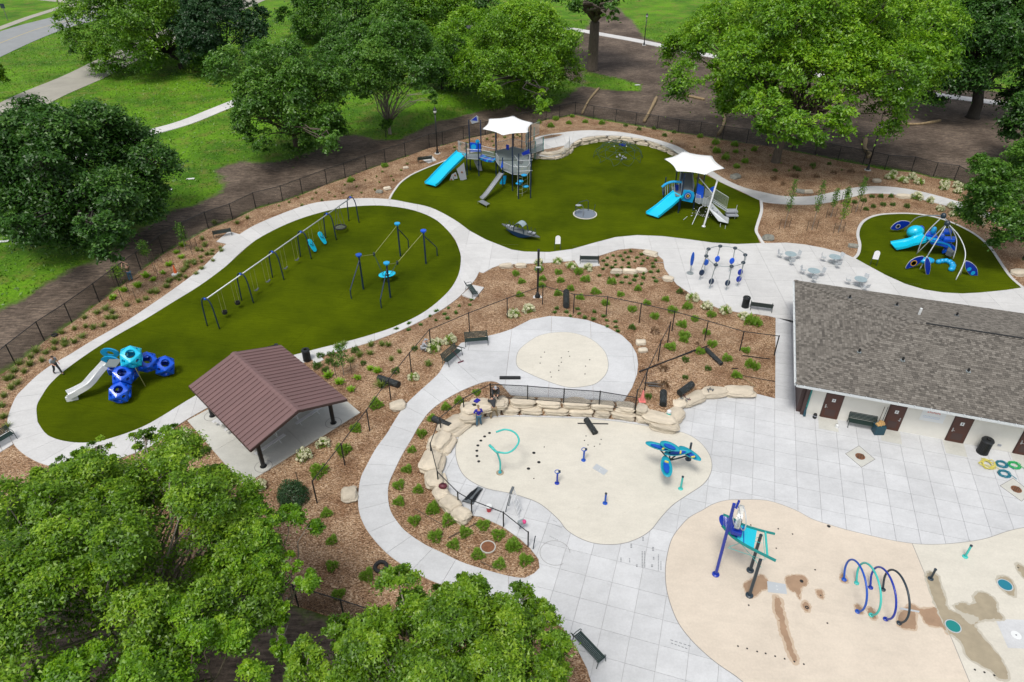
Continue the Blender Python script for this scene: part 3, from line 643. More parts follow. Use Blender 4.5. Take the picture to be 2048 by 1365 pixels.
ringline(S3, .035, 0.084)
cl = px([(1819, 1080), (1842, 1136), (1872, 1216), (1899, 1276), (1934, 1365), (2000, 1540), (2050, 1640)])
left = []; right = []
_far = [(cl[-1][0], 5.0)]
CC = [(p[0], p[1]) for p in cl]
mid = cl[3]; dx, dy = cl[-1][0]-cl[0][0], cl[-1][1]-cl[0][1]; ll = math.hypot(dx, dy); dx /= ll; dy /= ll
a0 = (cl[0][0]-dx*5, cl[0][1]-dy*5); b0 = (cl[-1][0]+dx*8, cl[-1][1]+dy*8)
HL = ccw([a0, b0, (b0[0]-60*(-dy)*-1, b0[1]), (a0[0]-60, a0[1])])
HLp = ccw([a0, b0, (b0[0]-60, b0[1]), (a0[0]-60, a0[1])]); HRp = ccw([(a0[0]+.03, a0[1]), (b0[0]+.03, b0[1]), (b0[0]+60, b0[1]), (a0[0]+60, a0[1])])
sheet('splash_pad', clip_convex(S3, HLp), 0.092, 'peach_splash_pad', skirt=0.02, hf=zero, kind='structure')
sheet('splash_pad', clip_convex(S3, HRp), 0.092, 'cream_splash_pad', skirt=0.02, hf=zero, kind='structure')
# wet patches
def wet(P, m, seed=0):
    R = random.Random(seed); C = crv(px(P), True, 6); C = [(p[0]+R.gauss(0, .025), p[1]+R.gauss(0, .025)) for p in C]
    sheet('wet_patch', C, 0.0965+seed*.00015, m, skirt=0, hf=zero, kind='structure')
    D_ = offset(crv(px(P), True, 6), .07+.02*(len(P) % 4)); sheet('damp_edge', [(p[0]+R.gauss(0, .02), p[1]+R.gauss(0, .02)) for p in D_], 0.0932+seed*.00012, m.replace('wet', 'damp'), skirt=0, hf=zero, kind='structure')
Q = lambda L: [(1536+x/3.992, 1023+y/3.992) for x, y in L]
Q3 = lambda L: [(1410+x/6.205, 990+y/6.205) for x, y in L]
wet(Q([(140, 540), (180, 525), (265, 522), (305, 550), (300, 600), (270, 610), (255, 650), (250, 710), (235, 690), (220, 655), (185, 645), (150, 605)]), 'wet_peach', 1)
wet(Q([(50, 700), (65, 690), (100, 720), (110, 790), (135, 880), (150, 960), (190, 1090), (222, 1170), (225, 1210), (200, 1210), (150, 1110), (130, 1040), (95, 960), (85, 880), (55, 800)]), 'wet_peach', 2)
wet(Q3([(480, 1130), (560, 1070), (640, 1020), (700, 1010), (745, 1040), (770, 1090), (768, 1170), (740, 1185), (690, 1210), (600, 1285), (545, 1285), (520, 1240)]), 'wet_peach', 3)
wet(Q([(385, 645), (420, 640), (438, 680), (432, 703), (400, 690)]), 'wet_peach', 4)
wet(Q([(270, 745), (305, 732), (330, 775), (320, 805), (290, 800)]), 'wet_peach', 5)
wet(Q([(1110, 765), (1150, 755), (1220, 790), (1330, 780), (1350, 830), (1420, 960), (1425, 985), (1390, 935), (1310, 925), (1260, 905), (1215, 830), (1175, 820), (1175, 940), (1140, 950), (1050, 930), (1030, 890), (1045, 830)]), 'wet_peach', 6)
for i, P in enumerate([[(690, 765), (720, 755), (745, 790), (750, 825), (715, 815)], [(790, 795), (820, 780), (858, 830), (855, 870), (820, 860)], [(578, 520), (600, 515), (632, 560), (615, 580), (580, 560)]]): wet(Q(P), 'wet_peach', 7+i)
wet(Q([(1258, 520), (1300, 495), (1350, 530), (1370, 600), (1400, 680), (1420, 760), (1450, 800), (1520, 830), (1570, 880), (1600, 905), (1640, 915), (1680, 870), (1640, 840), (1560, 820), (1490, 780), (1500, 760), (1560, 740), (1600, 755), (1650, 740), (1640, 690), (1690, 655), (1760, 680), (1815, 730), (1820, 800), (1870, 865), (1780, 870), (1690, 880), (1640, 910), (1700, 1000), (1800, 1120), (1880, 1240), (1910, 1340), (1830, 1340), (1790, 1290), (1700, 1240), (1590, 1170), (1540, 1060), (1480, 1000), (1430, 970), (1380, 860), (1330, 740), (1280, 600)]), 'wet_cream', 20)
wet(Q([(1835, 545), (1900, 532), (1950, 590), (1962, 680), (1900, 660), (1845, 600)]), 'wet_cream', 21)
wet(Q([(1978, 440), (2000, 430), (2060, 480), (2100, 560), (2060, 560), (2000, 490)]), 'wet_cream', 22)
sheet('grey_slab_patch', px(Q([(1810, 870), (2300, 880), (2400, 1120), (1910, 1100)])), 0.0955, 'plaza_concrete', skirt=0, hf=zero, kind='structure')
# tyre marks on the plaza
R_ = random.Random(5); mk = MB()
M3 = lambda x, y: W(1024+x/3.992, 1023+y/3.992, 0.083)
for x, y0, y1, w in [(1035, 320, 445, 10), (1055, 320, 440, 9), (1165, 345, 465, 8), (1185, 400, 465, 8), (1118, 285, 310, 16), (1040, 205, 235, 12), (945, 260, 285, 14), (1110, 425, 445, 16), (990, 425, 440, 14), (865, 370, 400, 10), (935, 375, 405, 8), (1125, 365, 378, 12)]:
    for k in range(int((y1-y0)/12)+1):
        y = y0+12*k; a = M3(x, y); b = M3(x+w, y); c = M3(x+w, y+8); d = M3(x, y+8); mk.add([a, b, c, d], [(0, 1, 2, 3)])
for (xa, ya), (xb, yb) in [((1265, 1030), (1440, 1085)), ((1270, 1055), (1410, 1105)), ((340, 110), (400, 135)), ((300, 200), (370, 235)), ((330, 75), (360, 90))]:
    for k in range(5):
        t = k/5; t2 = t+.13; a = M3(xa+(xb-xa)*t, ya+(yb-ya)*t); b = M3(xa+(xb-xa)*t2, ya+(yb-ya)*t2); mk.add([a, b, b+Vector((0, .05, 0)), a+Vector((0, .05, 0))], [(0, 1, 2, 3)])
mk.build('tyre_marks', 'skid_marks', keep=True, kind='structure')
circ = MB(); cc = W(1110, 1106, .083); cr = .82
for k in range(50):
    a = 2*PI*k/60; b = 2*PI*(k+1)/60
    circ.add([(cc.x+cr*math.cos(q)*s, cc.y+cr*math.sin(q)*s, cc.z) if False else (cc.x+(cr+s)*math.cos(q), cc.y+(cr+s)*math.sin(q), cc.z) for q, s in ((a, 0), (b, 0), (b, .025), (a, .025))], [(0, 1, 2, 3)])
circ.build('circle_joint', 'joint_dark', keep=True, kind='structure')

# ------------------------------------------------------------------ bench pads
def padquad(P, m='path_concrete', z=0.085):
    w = [tuple(G(*p)) for p in P]; zz = max(q[2] for q in w)+z; MB().prism([(q[0], q[1]) for q in w], zz-.14, zz).build('bench_pad', m, keep=True, kind='structure')
padquad([(433, 485), (458, 464), (484, 472), (457, 490)]); padquad([(840, 318), (857, 328), (873, 322), (862, 312)])
padquad([(924, 593), (946, 573), (968, 578), (948, 601)]); padquad([(1149, 523), (1158, 537), (1200, 533), (1192, 515)])
padquad([(623, 716), (629, 731), (648, 721), (640, 714)])
# ------------------------------------------------------------------ retaining walls of limestone
def rockmesh(seed, n=6, e=5.5, sm=False):
    R = random.Random(seed); bm = bmesh.new(); bmesh.ops.create_cube(bm, size=2.0); bmesh.ops.subdivide_edges(bm, edges=bm.edges[:], cuts=n-1, use_grid_fill=True)
    off = Vector((R.random()*50, R.random()*50, R.random()*50))
    for v in bm.verts:
        p = v.co.copy(); l = (abs(p.x)**e+abs(p.y)**e+abs(p.z)**e)**(1/e); p /= l
        q = noise.noise_vector(p*1.0+off)*0.22+noise.noise_vector(p*2.6+off)*0.14
        strat = 0.05*math.sin(p.z*7+off.x+2*noise.noise(p*1.5+off)); f = 1+strat if abs(p.z) < .85 else 1
        p.x = p.x*f+q.x; p.y = p.y*f+q.y; p.z += q.z*.35; v.co = p*.5
    me = bpy.data.meshes.new('stone'); bm.to_mesh(me); bm.free(); me.polygons.foreach_set('use_smooth', [sm]*len(me.polygons)); me.materials.append(MAT['limestone']); me.update(); return me
ROCK = [rockmesh(k) for k in range(8)]
ROCKB = [rockmesh(k+20, 7, 3.3, False) for k in range(6)]
ROCKG = []
for k in range(3):
    m_ = ROCKB[k].copy(); m_.materials.clear(); m_.materials.append(MAT['grey_stone']); ROCKG.append(m_)
def stone(parent, c, d, rz, k, name='stone', me=None):
    o = link(name, me or ROCK[k % 8], None, parent); o.location = Vector(c)-(OFF[parent.name] if parent else Vector((0, 0, 0)))
    o.scale = d; o.rotation_euler = (0, 0, rz); return o
def course(root, P, z0, h, w, L, seed, inset=0.0):
    R = random.Random(seed); d = [0]
    for a, b in zip(P[:-1], P[1:]): d.append(d[-1]+math.dist(a, b))
    s = -R.random()*L*.4; k = seed
    def at(t):
        t = min(max(t, 0), d[-1]); i = 0
        while i < len(d)-2 and d[i+1] < t: i += 1
        u = (t-d[i])/(d[i+1]-d[i]); return (P[i][0]+(P[i+1][0]-P[i][0])*u, P[i][1]+(P[i+1][1]-P[i][1])*u)
    while s < d[-1]-.2:
        l = L*R.uniform(.75, 1.3); a = at(s); b = at(s+l); ang = math.atan2(b[1]-a[1], b[0]-a[0]); ll = math.dist(a, b)
        if ll > .3:
            c = ((a[0]+b[0])/2-math.sin(ang)*inset, (a[1]+b[1])/2+math.cos(ang)*inset)
            hh = h*R.uniform(.95, 1.06)
            stone(root, (c[0], c[1], z0+h/2), (ll*.93, w*R.uniform(.92, 1.15), hh*1.0), ang+R.gauss(0, .03), k)
        s += l; k += 1
WP = crv(px([(938, 850), (960, 838), (985, 833), (1040, 832), (1110, 834), (1185, 837), (1250, 843), (1306, 852), (1335, 858)]))
wall = T('retaining_wall', 'long two-course limestone retaining wall below the round pad, carrying the mesh fence', 'retaining wall', (*WP[len(WP)//2], 0))
course(wall, WP, 0.05, 0.50, 0.75, 1.45, 3, 0.33)
course(wall, crv(px([(942, 838), (985, 831), (1040, 830), (1110, 832), (1185, 835), (1250, 841), (1290, 848)])), 0.53, 0.50, 0.85, 1.55, 11, 0.48)
stone(wall, (*W(1317, 838, .55)[:2], 0.55), (2.0, 1.1, .5), -0.35, 2); stone(wall, (*W(1328, 850, .4)[:2], 0.33), (1.9, .95, .55), -0.3, 5)
stone(wall, (*W(953, 812, 1.0)[:2], 0.86), (2.1, 1.15, .45), 0.25, 4); stone(wall, (*W(936, 832, .7)[:2], 0.55), (1.2, .9, .5), 0.2, 6); stone(wall, (*W(984, 802, 1.2)[:2], 0.88), (1.9, .8, .45), -0.05, 1)
rw = T('retaining_wall', 'curved row of big limestone blocks along the left edge of the lower splash pad', 'retaining wall', tuple(W(870, 930, 0)))
for k, (u, v, l, w, a) in enumerate([(905, 846, 2.2, 1.3, .75), (879, 880, 1.9, 1.35, 1.1), (861, 919, 1.9, 1.3, 1.35), (868, 955, 1.6, 1.1, 1.75), (882, 985, 1.15, .9, 2.1), (901, 1004, 1.35, 1.1, 2.3), (922, 1026, 1.2, 1.0, 2.5)]):
    c = W(u, v, .5); stone(rw, (c.x, c.y, .30), (l*.93, w, .7), a, k+1, me=ROCKB[k % 6])
    c2 = W(u+14 if k < 4 else u+8, v+10, .2)
    if k < 4: stone(rw, (c2.x, c2.y, .14), (l*.85, w*.7, .4), a+.1, k+3)
rr = T('retaining_wall', 'row of flat limestone blocks between the bed and the plaza, below the fence rolls', 'retaining wall', tuple(W(1420, 790, 0)))
for k, (u, v, l, w, a) in enumerate([(1481, 779, 2.3, 1.15, -.05), (1427, 781, 2.2, 1.05, .12), (1387, 793, 2.1, 1.1, .5), (1355, 803, 1.2, 1.2, .6), (1346, 826, 1.7, 1.4, .9)]):
    c = W(u, v, .5); stone(rr, (c.x, c.y, .30), (l*.97, w, .55), a, k+2, me=ROCKB[k])
# stones round the raised path behind the big turf area
tp = T('retaining_wall', 'limestone edging stones between the large turf area and the raised path behind it', 'retaining wall', tuple(W(1240, 285, 0)))
TP = crv(px([(1063, 317), (1085, 321), (1110, 321), (1133, 314), (1146, 303), (1149, 295), (1168, 291), (1199, 286), (1224, 285), (1264, 289), (1289, 292), (1311, 299), (1346, 312), (1376, 328), (1400, 344)]))[::-1]
course(tp, TP, 0.02, 0.42, 0.7, 1.5, 5, -0.25); course(tp, TP[8:], 0.40, 0.42, 0.9, 1.9, 8, -0.45)
# loose boulders
BL = [(1301, 511, 1.45, .85, -.5, 0, 'large pale boulder in the bed tip beside the walk bend'), (1233, 547, 1.1, .6, -.1, 0, 'left boulder of three in a row in the small tuft bed'), (1260, 547, 1.25, .55, -.15, 0, 'middle boulder of three in a row in the small tuft bed'), (1283, 545, 1.05, .65, -.2, 0, 'right boulder of three in a row in the small tuft bed'),
      (1336, 561, .95, .75, -.3, 0, 'pale boulder at the bed edge facing the ring climber'), (796, 816, 1.15, .9, .3, 0, 'pale boulder at the left edge of the curved walk, by the fence roll'), (700, 993, 1.0, 1.2, .2, 0, 'tall pale boulder left of the lower curved walk'), (369, 871, 1.0, .75, .1, 0, 'pale boulder by the corner of the pavilion slab'),
      (1282, 688, .75, .6, .1, 0, 'upper of two boulders at the right edge of the round pad'), (1286, 704, .75, .5, .2, 0, 'lower of two boulders at the right edge of the round pad'), (1042, 535, 1.0, .55, 0, 0, 'pale boulder just left of the central lamp post'), (1012, 536, 1.3, .5, .1, 0, 'long pale boulder at the tip of the central bed'),
      (775, 380, .9, .6, .4, 0, 'cream boulder beside the kerb left of the wide blue slide'), (759, 386, .8, .55, -.2, 1, 'small grey boulder left of the cream one near the swing path'), (1471, 356, 1.3, 1.0, .6, 1, 'grey boulder beside the path right of the second shade sail'), (1753, 365, 1.0, .7, 0, 0, 'pale boulder above the upper path near the fence'),
      (1806, 396, 1.5, .8, -.1, 0, 'large tan boulder below the upper path among hydrangeas'), (1601, 386, 1.0, .6, -.4, 1, 'grey boulder of a pair above the upper path'), (1616, 387, 1.1, .6, 0, 0, 'tan boulder of a pair above the upper path'), (1536, 479, 1.1, .9, 0, 1, 'grey boulder by the kerb corner near the round tables'),
      (1706, 495, .9, .5, -.2, 2, 'low red stone by the kerb of the small turf area'), (812, 338, .7, .5, .2, 0, 'small pale boulder under the left lamp bench'), (2036, 549, 1.4, 1.0, .2, 0, 'tan boulder at the right edge beside the small turf area'), (1292, 823, .5, .35, .3, 0, 'small broken stone in the mulch behind the wall end'), (1380, 380, .01, .01, 0, 0, '')]
for k, (u, v, l, w, a, kind, lab) in enumerate(BL):
    if not lab: continue
    c = G(u, v); me_ = ROCKB[k % 6] if kind == 0 else ROCKG[k % 3]
    o = stone(None, (c.x, c.y, c.z+.16*min(1, l)), (l, w, .5*min(1.1, l)), a, k, 'boulder', me_); props(o, lab, 'boulder', 'boulders in the mulch beds'); OFF[o.name] = o.location.copy()

# ------------------------------------------------------------------ fences
def fence(name, label, bases, hgt, mesh=True, mid=False, bottom=True, zf=None, rail=True, extra=0.0):
    B = [G(u, v, zf) for u, v in bases]; c = B[len(B)//2]; r = T(name, label, 'fence', tuple(c))
    for b in B: MB().cyl((b.x, b.y, b.z-.05), (b.x, b.y, b.z+hgt+extra), .045, 6).build('post', 'black_metal', r)
    for a, b in zip(B[:-1], B[1:]):
        if rail:
            MB().cyl((a.x, a.y, a.z+hgt-.05), (b.x, b.y, b.z+hgt-.05), .03, 6).build('rail', 'black_metal', r)
            if mid: MB().cyl((a.x, a.y, a.z+.12), (b.x, b.y, b.z+.12), .02, 5).build('rail', 'black_metal', r)
    if mesh:
        V = []; F = []; s = .085
        for a, b in zip(B[:-1], B[1:]):
            L = (b-a).length; ux = (b-a)/L; nn = ux.cross(Vector((0, 0, 1))).normalized()*.003; hh = hgt-.1; n = int(L/s)
            zat = lambda t: a.z+(b.z-a.z)*t/L
            for dr in (1, -1):
                for k in range(-int(hh/s)-1, n+int(hh/s)+1):
                    t0 = k*s; t1 = t0+dr*hh; z0, z1 = 0.05, hh+.05
                    lo, hi = 0, L
                    # clip to the bay
                    def cl(t, z, t2, z2):
                        if t < lo: f = (lo-t)/(t2-t) if t2 != t else 2; return lo, z+(z2-z)*f, f
                        if t > hi: f = (hi-t)/(t2-t) if t2 != t else 2; return hi, z+(z2-z)*f, f
                        return t, z, 0
                    if (t0 < lo and t1 < lo) or (t0 > hi and t1 > hi): continue
                    p0 = cl(t0, z0, t1, z1); p1 = cl(t1, z1, t0, z0)
                    P0 = a+ux*p0[0]; P1 = a+ux*p1[0]; P0.z = zat(p0[0])+p0[1]; P1.z = zat(p1[0])+p1[1]
                    w = Vector((0, 0, .006)); q = len(V); V += [tuple(P0-w+nn), tuple(P1-w+nn), tuple(P1+w+nn), tuple(P0+w+nn), tuple(P0-w-nn), tuple(P1-w-nn), tuple(P1+w-nn), tuple(P0+w-nn)]
                    F += [(q, q+1, q+2, q+3), (q+7, q+6, q+5, q+4)]
        mb = MB(); mb.v = V; mb.f = F; mb.build('wire_mesh', 'black_metal', r, kind='stuff')
    return r
FL = [(-110, 842), (-30, 782), (31, 729), (89, 682), (144, 645), (199, 604), (238, 573), (282, 540), (327, 507), (372, 478), (417, 457), (466, 440), (512, 417), (566, 403), (605, 388), (654, 369), (691, 356), (733, 340), (771, 327), (811, 314), (859, 296), (886, 291), (927, 279), (971, 270), (1032, 256), (1092, 240)]
fence('chain_link_fence', 'black chain link fence along the upper left edge beside the bare soil strip', FL, 1.85)
FR_ = [(1092, 240), (1119, 236), (1150, 229), (1186.5, 237), (1231, 244), (1271, 251), (1314, 258), (1356, 265), (1399.5, 270), (1444.5, 279), (1493, 286), (1534, 291), (1584, 302), (1630, 310), (1675.5, 320), (1725, 329), (1769, 339), (1822, 343), (1866, 355), (1908, 361), (1947, 385), (1996, 396), (2050, 420), (2110, 448)]
fence('chain_link_fence', 'black chain link fence along the back edge between mulch bed and tracked soil', FR_, 1.85)
fence('chain_link_fence', 'black chain link fence at the bottom between two foreground trees', [(410, 1150), (500, 1182), (597, 1213), (690, 1242), (785, 1274), (880, 1305)], 1.8)
fence('unfinished_fence', 'unfinished black fence of posts and top rail across the central planted bed', [(634.5, 1007), (690, 931.5), (739.5, 862.5), (782, 801), (823, 747), (862, 700), (939, 666), (1014.5, 636), (1085, 610), (1146.5, 628), (1212, 633), (1278, 647), (1343.5, 663), (1409, 682), (1479, 703), (1548, 712)], 1.9, mesh=False)
fence('unfinished_fence', 'unfinished black fence line between round pad and bed on its right side', [(1335, 686), (1316, 723), (1289, 782), (1269.5, 824)], 1.8, mesh=False, extra=.15)
fence('mesh_fence', 'finished black mesh fence standing on top of the stone wall', [(981, 797), (1055, 801), (1127, 807), (1198, 812), (1269.5, 824)], 1.3, zf=h_up, mid=True)
fence('unfinished_fence', 'curved black fence frame standing on the boulders round the lower splash pad', [(981, 797), (928, 826), (882, 864), (863, 916), (877, 973), (917, 1014), (944, 1030), (1007, 1055), (1056, 1095)], 1.3, mesh=False)
# ------------------------------------------------------------------ restroom building
BA = math.radians(-17.8); BO = W(1605, 828); be = Vector((math.cos(BA), math.sin(BA), 0)); bn = Vector((-be.y, be.x, 0))
def Bp(x, y, z): p = BO+be*x+bn*y; return Vector((p.x, p.y, z))
bld = T('restroom_building', 'cream stuccoed restroom building with brown doors under a hipped grey shingle roof', 'building', tuple(BO))
X0, X1, Y0, Y1, ZE = -1.05, 30.0, -0.85, 13.6, 3.0
SL = 1.9/7.225
def wallbox(name, x0, y0, x1, y1, z0, z1, m, par=bld, **kw):
    mb = MB(); P = [Bp(x0, y0, 0), Bp(x1, y0, 0), Bp(x1, y1, 0), Bp(x0, y1, 0)]; mb.prism([(p.x, p.y) for p in P], z0, z1); return mb.build(name, m, par, **kw)
wallbox('wall', 0, 0, 29, .25, .06, 2.9, 'stucco'); wallbox('wall', 0, 12.6, 29, 12.85, .06, 2.9, 'stucco'); wallbox('wall', 28.75, .26, 29, 12.59, .06, 2.9, 'stucco')
wallbox('side_wall', -.46, 0.05, -.004, 12.85, .06, 2.9, 'brown_trim')
wallbox('corner_post', -.20, -.22, .02, -.01, .06, 2.86, 'brown_trim')
wallbox('downspout', .06, -.12, .16, -.02, .1, 2.8, 'dark_teal')
# soffit and fascia
wallbox('soffit', X0+.05, Y0+.05, X1-.05, Y1-.05, 2.86, 2.9, 'brown_trim')
# roof body
A_ = [Bp(X0, Y0, ZE), Bp(X1, Y0, ZE), Bp(X1, Y1, ZE), Bp(X0, Y1, ZE)]; hy = (Y1-Y0)/2; zr = ZE+hy*SL
R1, R2 = Bp(X0+hy, Y0+hy, zr), Bp(X1-hy, Y0+hy, zr)
mb = MB(); dn = Vector((0, 0, -.02)); mb.add([p+dn for p in A_]+[R1+dn, R2+dn]+[p+Vector((0, 0, -.12)) for p in A_], [(0, 1, 5, 4), (1, 2, 5), (2, 3, 4, 5), (3, 0, 4), (6, 7, 1, 0), (7, 8, 2, 1), (8, 9, 3, 2), (9, 6, 0, 3), (9, 8, 7, 6)])
roof = mb.build('roof', 'asphalt_shingles', bld)
def tintattr(o, vals, dom='FACE'):
    at = o.data.attributes.new('tint', 'FLOAT', dom); at.data.foreach_set('value', vals)
def shingles(c0, c1, u, vdir, Lw, hl, hr):
    """rows of tabs: c0 eave start, u along the eave, vdir up the slope in plan, hl/hr hip cut-ins"""
    R = random.Random(int(Lw*10)); V = []; F = []; Tn = []; ex = 0.175; row = 0; d = 0.0; k = math.sqrt(1+SL*SL)
    patch = lambda a, b: noise.noise(Vector((a*.45, b*.45, 3)))*.08
    while d < hy:
        d1 = min(d+ex/k, hy); a = d*hl; b = Lw-d*hr; s = a-R.random()*.3
        while s < b:
            w = R.choice((.16, .22, .30)); x0, x1 = max(s, a), min(s+w, b); s += w
            if x1-x0 < .03: continue
            q = len(V); lift = .014+R.random()*.012
            for x, dd, zz in ((x0+.004, d, lift), (x1-.004, d, lift), (x1-.004, d1, .002), (x0+.004, d1, .002), (x0+.004, d, .0), (x1-.004, d, 0)):
                p = c0+u*x+vdir*dd; V.append((p.x, p.y, ZE+dd*SL+zz))
            F += [(q, q+1, q+2, q+3), (q+4, q+5, q+1, q)]; t = min(1, max(0, R.choice((.15, .35, .5, .6, .85))+R.gauss(0, .08)+patch(x0, d))); Tn += [t, 0]  # front edge of each tab takes the darkest tint, a painted shadow line
        d = d1; row += 1
    mb = MB(); mb.v = V; mb.f = F; o = mb.build('shingles', 'asphalt_shingles', roof, kind='stuff'); tintattr(o, Tn)
shingles(Bp(X0, Y0, 0), 0, be, bn, X1-X0, 1, 1); shingles(Bp(X0, Y1, 0), 0, be, -bn, X1-X0, 1, 1)
shingles(Bp(X0, Y1, 0), 0, -bn, be, Y1-Y0, 1, 1); shingles(Bp(X1, Y0, 0), 0, bn, -be, Y1-Y0, 1, 1)
V = []; F = []; Tn = []; R = random.Random(4)
def caps(a, b):
    n = int((b-a).length/.2); d = (b-a)/n; s = d.normalized().cross(Vector((0, 0, 1))).normalized()*.17
    for i in range(n):
        p = a+d*i; q = a+d*(i+1.3); k = len(V); up = Vector((0, 0, .045)); lo = Vector((0, 0, .02))
        V.extend([tuple(p-s+lo), tuple(p+up), tuple(p+s+lo), tuple(q+s+lo*.3), tuple(q+up*.5), tuple(q-s+lo*.3)]); F.extend([(k, k+1, k+4, k+5), (k+1, k+2, k+3, k+4)]); t = .1 if i % 2 else .7; Tn.extend([t, t])
for a, b in ((A_[0], R1), (A_[3], R1), (A_[1], R2), (A_[2], R2), (R1, R2)): caps(a, b)
mb = MB(); mb.v = V; mb.f = F; o = mb.build('ridge_caps', 'asphalt_shingles', roof, kind='stuff'); tintattr(o, Tn)
rv = MB(); a = R1+be*1.0; b = R2; s = bn*.07
rv.slab([a-s+Vector((0, 0, .07)), b-s+Vector((0, 0, .07)), b+s+Vector((0, 0, .07)), a+s+Vector((0, 0, .07))], .05).build('ridge_vent', 'black_rubber', roof)
# gutters
def gutter(p, q, out):
    g = MB(); d = (q-p).normalized(); L = (q-p).length
    pr = [(0, 0), (0, -.13), (.12, -.13), (.14, 0), (.12, 0), (.105, -.11), (.015, -.11), (.015, 0)]
    V = [p+out*a+Vector((0, 0, b)) for a, b in pr]+[q+out*a+Vector((0, 0, b)) for a, b in pr]; n = len(pr)
    g.add(V, [(i, (i+1) % n, n+(i+1) % n, n+i) for i in range(n)]); o = g.build('gutter', 'gutter_white', bld)
    k = .5
    while k < L: MB().box(tuple(p+d*k+out*.07+Vector((0, 0, .012))), (.035, .2, .02), rz=math.atan2(d.y, d.x)).build('bracket', 'gutter_white', o); k += .95
gutter(Bp(X0-.0, Y0-.015, ZE-.01), Bp(X1, Y0-.015, ZE-.01), -bn); gutter(Bp(X0-.015, Y1, ZE-.01), Bp(X0-.015, Y0, ZE-.01), -be)
# roof vents
def roofpt(u, v):
    z = 3.5
    for _ in range(20):
        p = W(u, v, z); q = p-BO; x, y = q.dot(be), q.dot(bn); z = .5*z+.5*(ZE+min(y-Y0, Y1-y, x-X0)*SL)
    return W(u, v, z)
for i, (u, v) in enumerate([(1718, 705), (1805, 722), (1936, 744), (1699, 597), (1793, 612), (1913, 632)]):
    p = roofpt(u, v); vv = MB().box(tuple(p+Vector((0, 0, .03))), (.26, .26, .05), rz=BA).build('flashing', 'dark_grey' if i > 2 else 'galvanised', roof); MB().lathe(tuple(p), [(.075, 0), (.075, .26), (.05, .27), (.05, .1)], 10, cap=False).build('vent_pipe', 'black_rubber', roof)
p = roofpt(1838, 630); MB().lathe(tuple(p), [(.09, 0), (.09, .55), (.06, .56)], 10).build('vent_pipe', 'white_plastic', roof, label='tall white vent pipe')
# doors
for i, (x0, x1, hs) in enumerate([(1.12, 2.16, -1), (5.05, 6.0, 1), (8.9, 9.92, -1), (12.85, 13.85, -1), (17, 18, 1), (21, 22, -1)]):
    fr = wallbox('door_frame', x0-.05, -.025, x1+.05, -.003, .06, 2.2, 'brown_trim')
    d = wallbox('door', x0, -.06, x1, -.028, .09, 2.14, 'door_brown')
    wallbox('kick_plate', x0+.2, -.068, x1-.2, -.062, .3, .85, 'brown_trim', d)
    hx = x0+.13 if hs < 0 else x1-.13
    h = MB(); h.tube([Bp(hx, -.065, 1.0), Bp(hx, -.12, 1.02), Bp(hx, -.13, 1.1), Bp(hx, -.12, 1.18), Bp(hx, -.065, 1.2)], .018, 6); h.box(tuple(Bp(hx, -.066, 1.08)), (.07, .012, .3), rz=BA); h.tube([Bp(hx, -.11, 1.05), Bp(hx-hs*.12, -.12, 1.05)], .014, 6); h.build('handle', 'steel', d)
    mx = (x0+x1)/2
    if i < 4:
        s = wallbox('sign', mx-.11, -.072, mx+.11, -.062, 1.52, 1.78, 'white_plastic', d)
        g = MB(); c = Bp(mx, -.074, 0); wallbox('pictogram', mx-.03, -.078, mx+.03, -.0735, 1.60, 1.69, 'sign_ink', d); wallbox('pictogram', mx-.018, -.078, mx+.018, -.0735, 1.70, 1.735, 'sign_ink', d)
# electrical box on the wall
wallbox('wall_socket', 11.85, -.06, 12.05, -.003, .45, .57, 'grey_plastic')
# banner hung high on the wall
ban = T('banner', 'pale banner with faded red lettering on the wall between second and third door', 'banner', tuple(Bp(7.5, -.01, 1.3)))
wallbox('cloth', 6.95, -.016, 8.35, -.008, 1.35, 2.62, 'white_plastic', ban)
wallbox('top_stripe', 6.95, -.021, 8.35, -.0165, 2.54, 2.61, 'banner_blue', ban)
R = random.Random(9)
for row, (z, h, m, n, xa, xb) in enumerate([(2.36, .10, 'banner_red', 6, 7.3, 8.0), (2.20, .11, 'banner_red', 9, 7.1, 8.2), (2.03, .12, 'banner_red', 7, 7.25, 8.05), (1.72, .05, 'banner_blue', 12, 7.1, 8.1), (1.60, .05, 'banner_blue', 12, 7.1, 8.1)]):
    mb = MB(); w = (xb-xa)/n
    for k in range(n):
        x = xa+k*w
        for a, b, c, d in ((x, x+w*.22, z, z+h), (x+w*.24, x+w*.72, z+h*.8, z+h) if k % 2 else (x+w*.24, x+w*.72, z, z+h*.2), (x+w*.24, x+w*.6, z+h*.42, z+h*.6)):
            P = [Bp(a, -.021, c), Bp(b, -.021, c), Bp(b, -.021, d), Bp(a, -.021, d)]; mb.slab(P, .003)
    mb.build('faded_lettering', m, ban)
# small things by the doors
def local(name, label, cat, x, y, z=0.08): return T(name, label, cat, tuple(Bp(x, y, z)))
# slabs in front of doors slightly darker pads
for x0 in (1.05, 4.95, 8.8, 12.75): wallbox('threshold_slab', x0-.05, -1.35, x0+1.2, -.02, -.02, .0865, 'pavilion_concrete', None, keep=True, kind='structure')

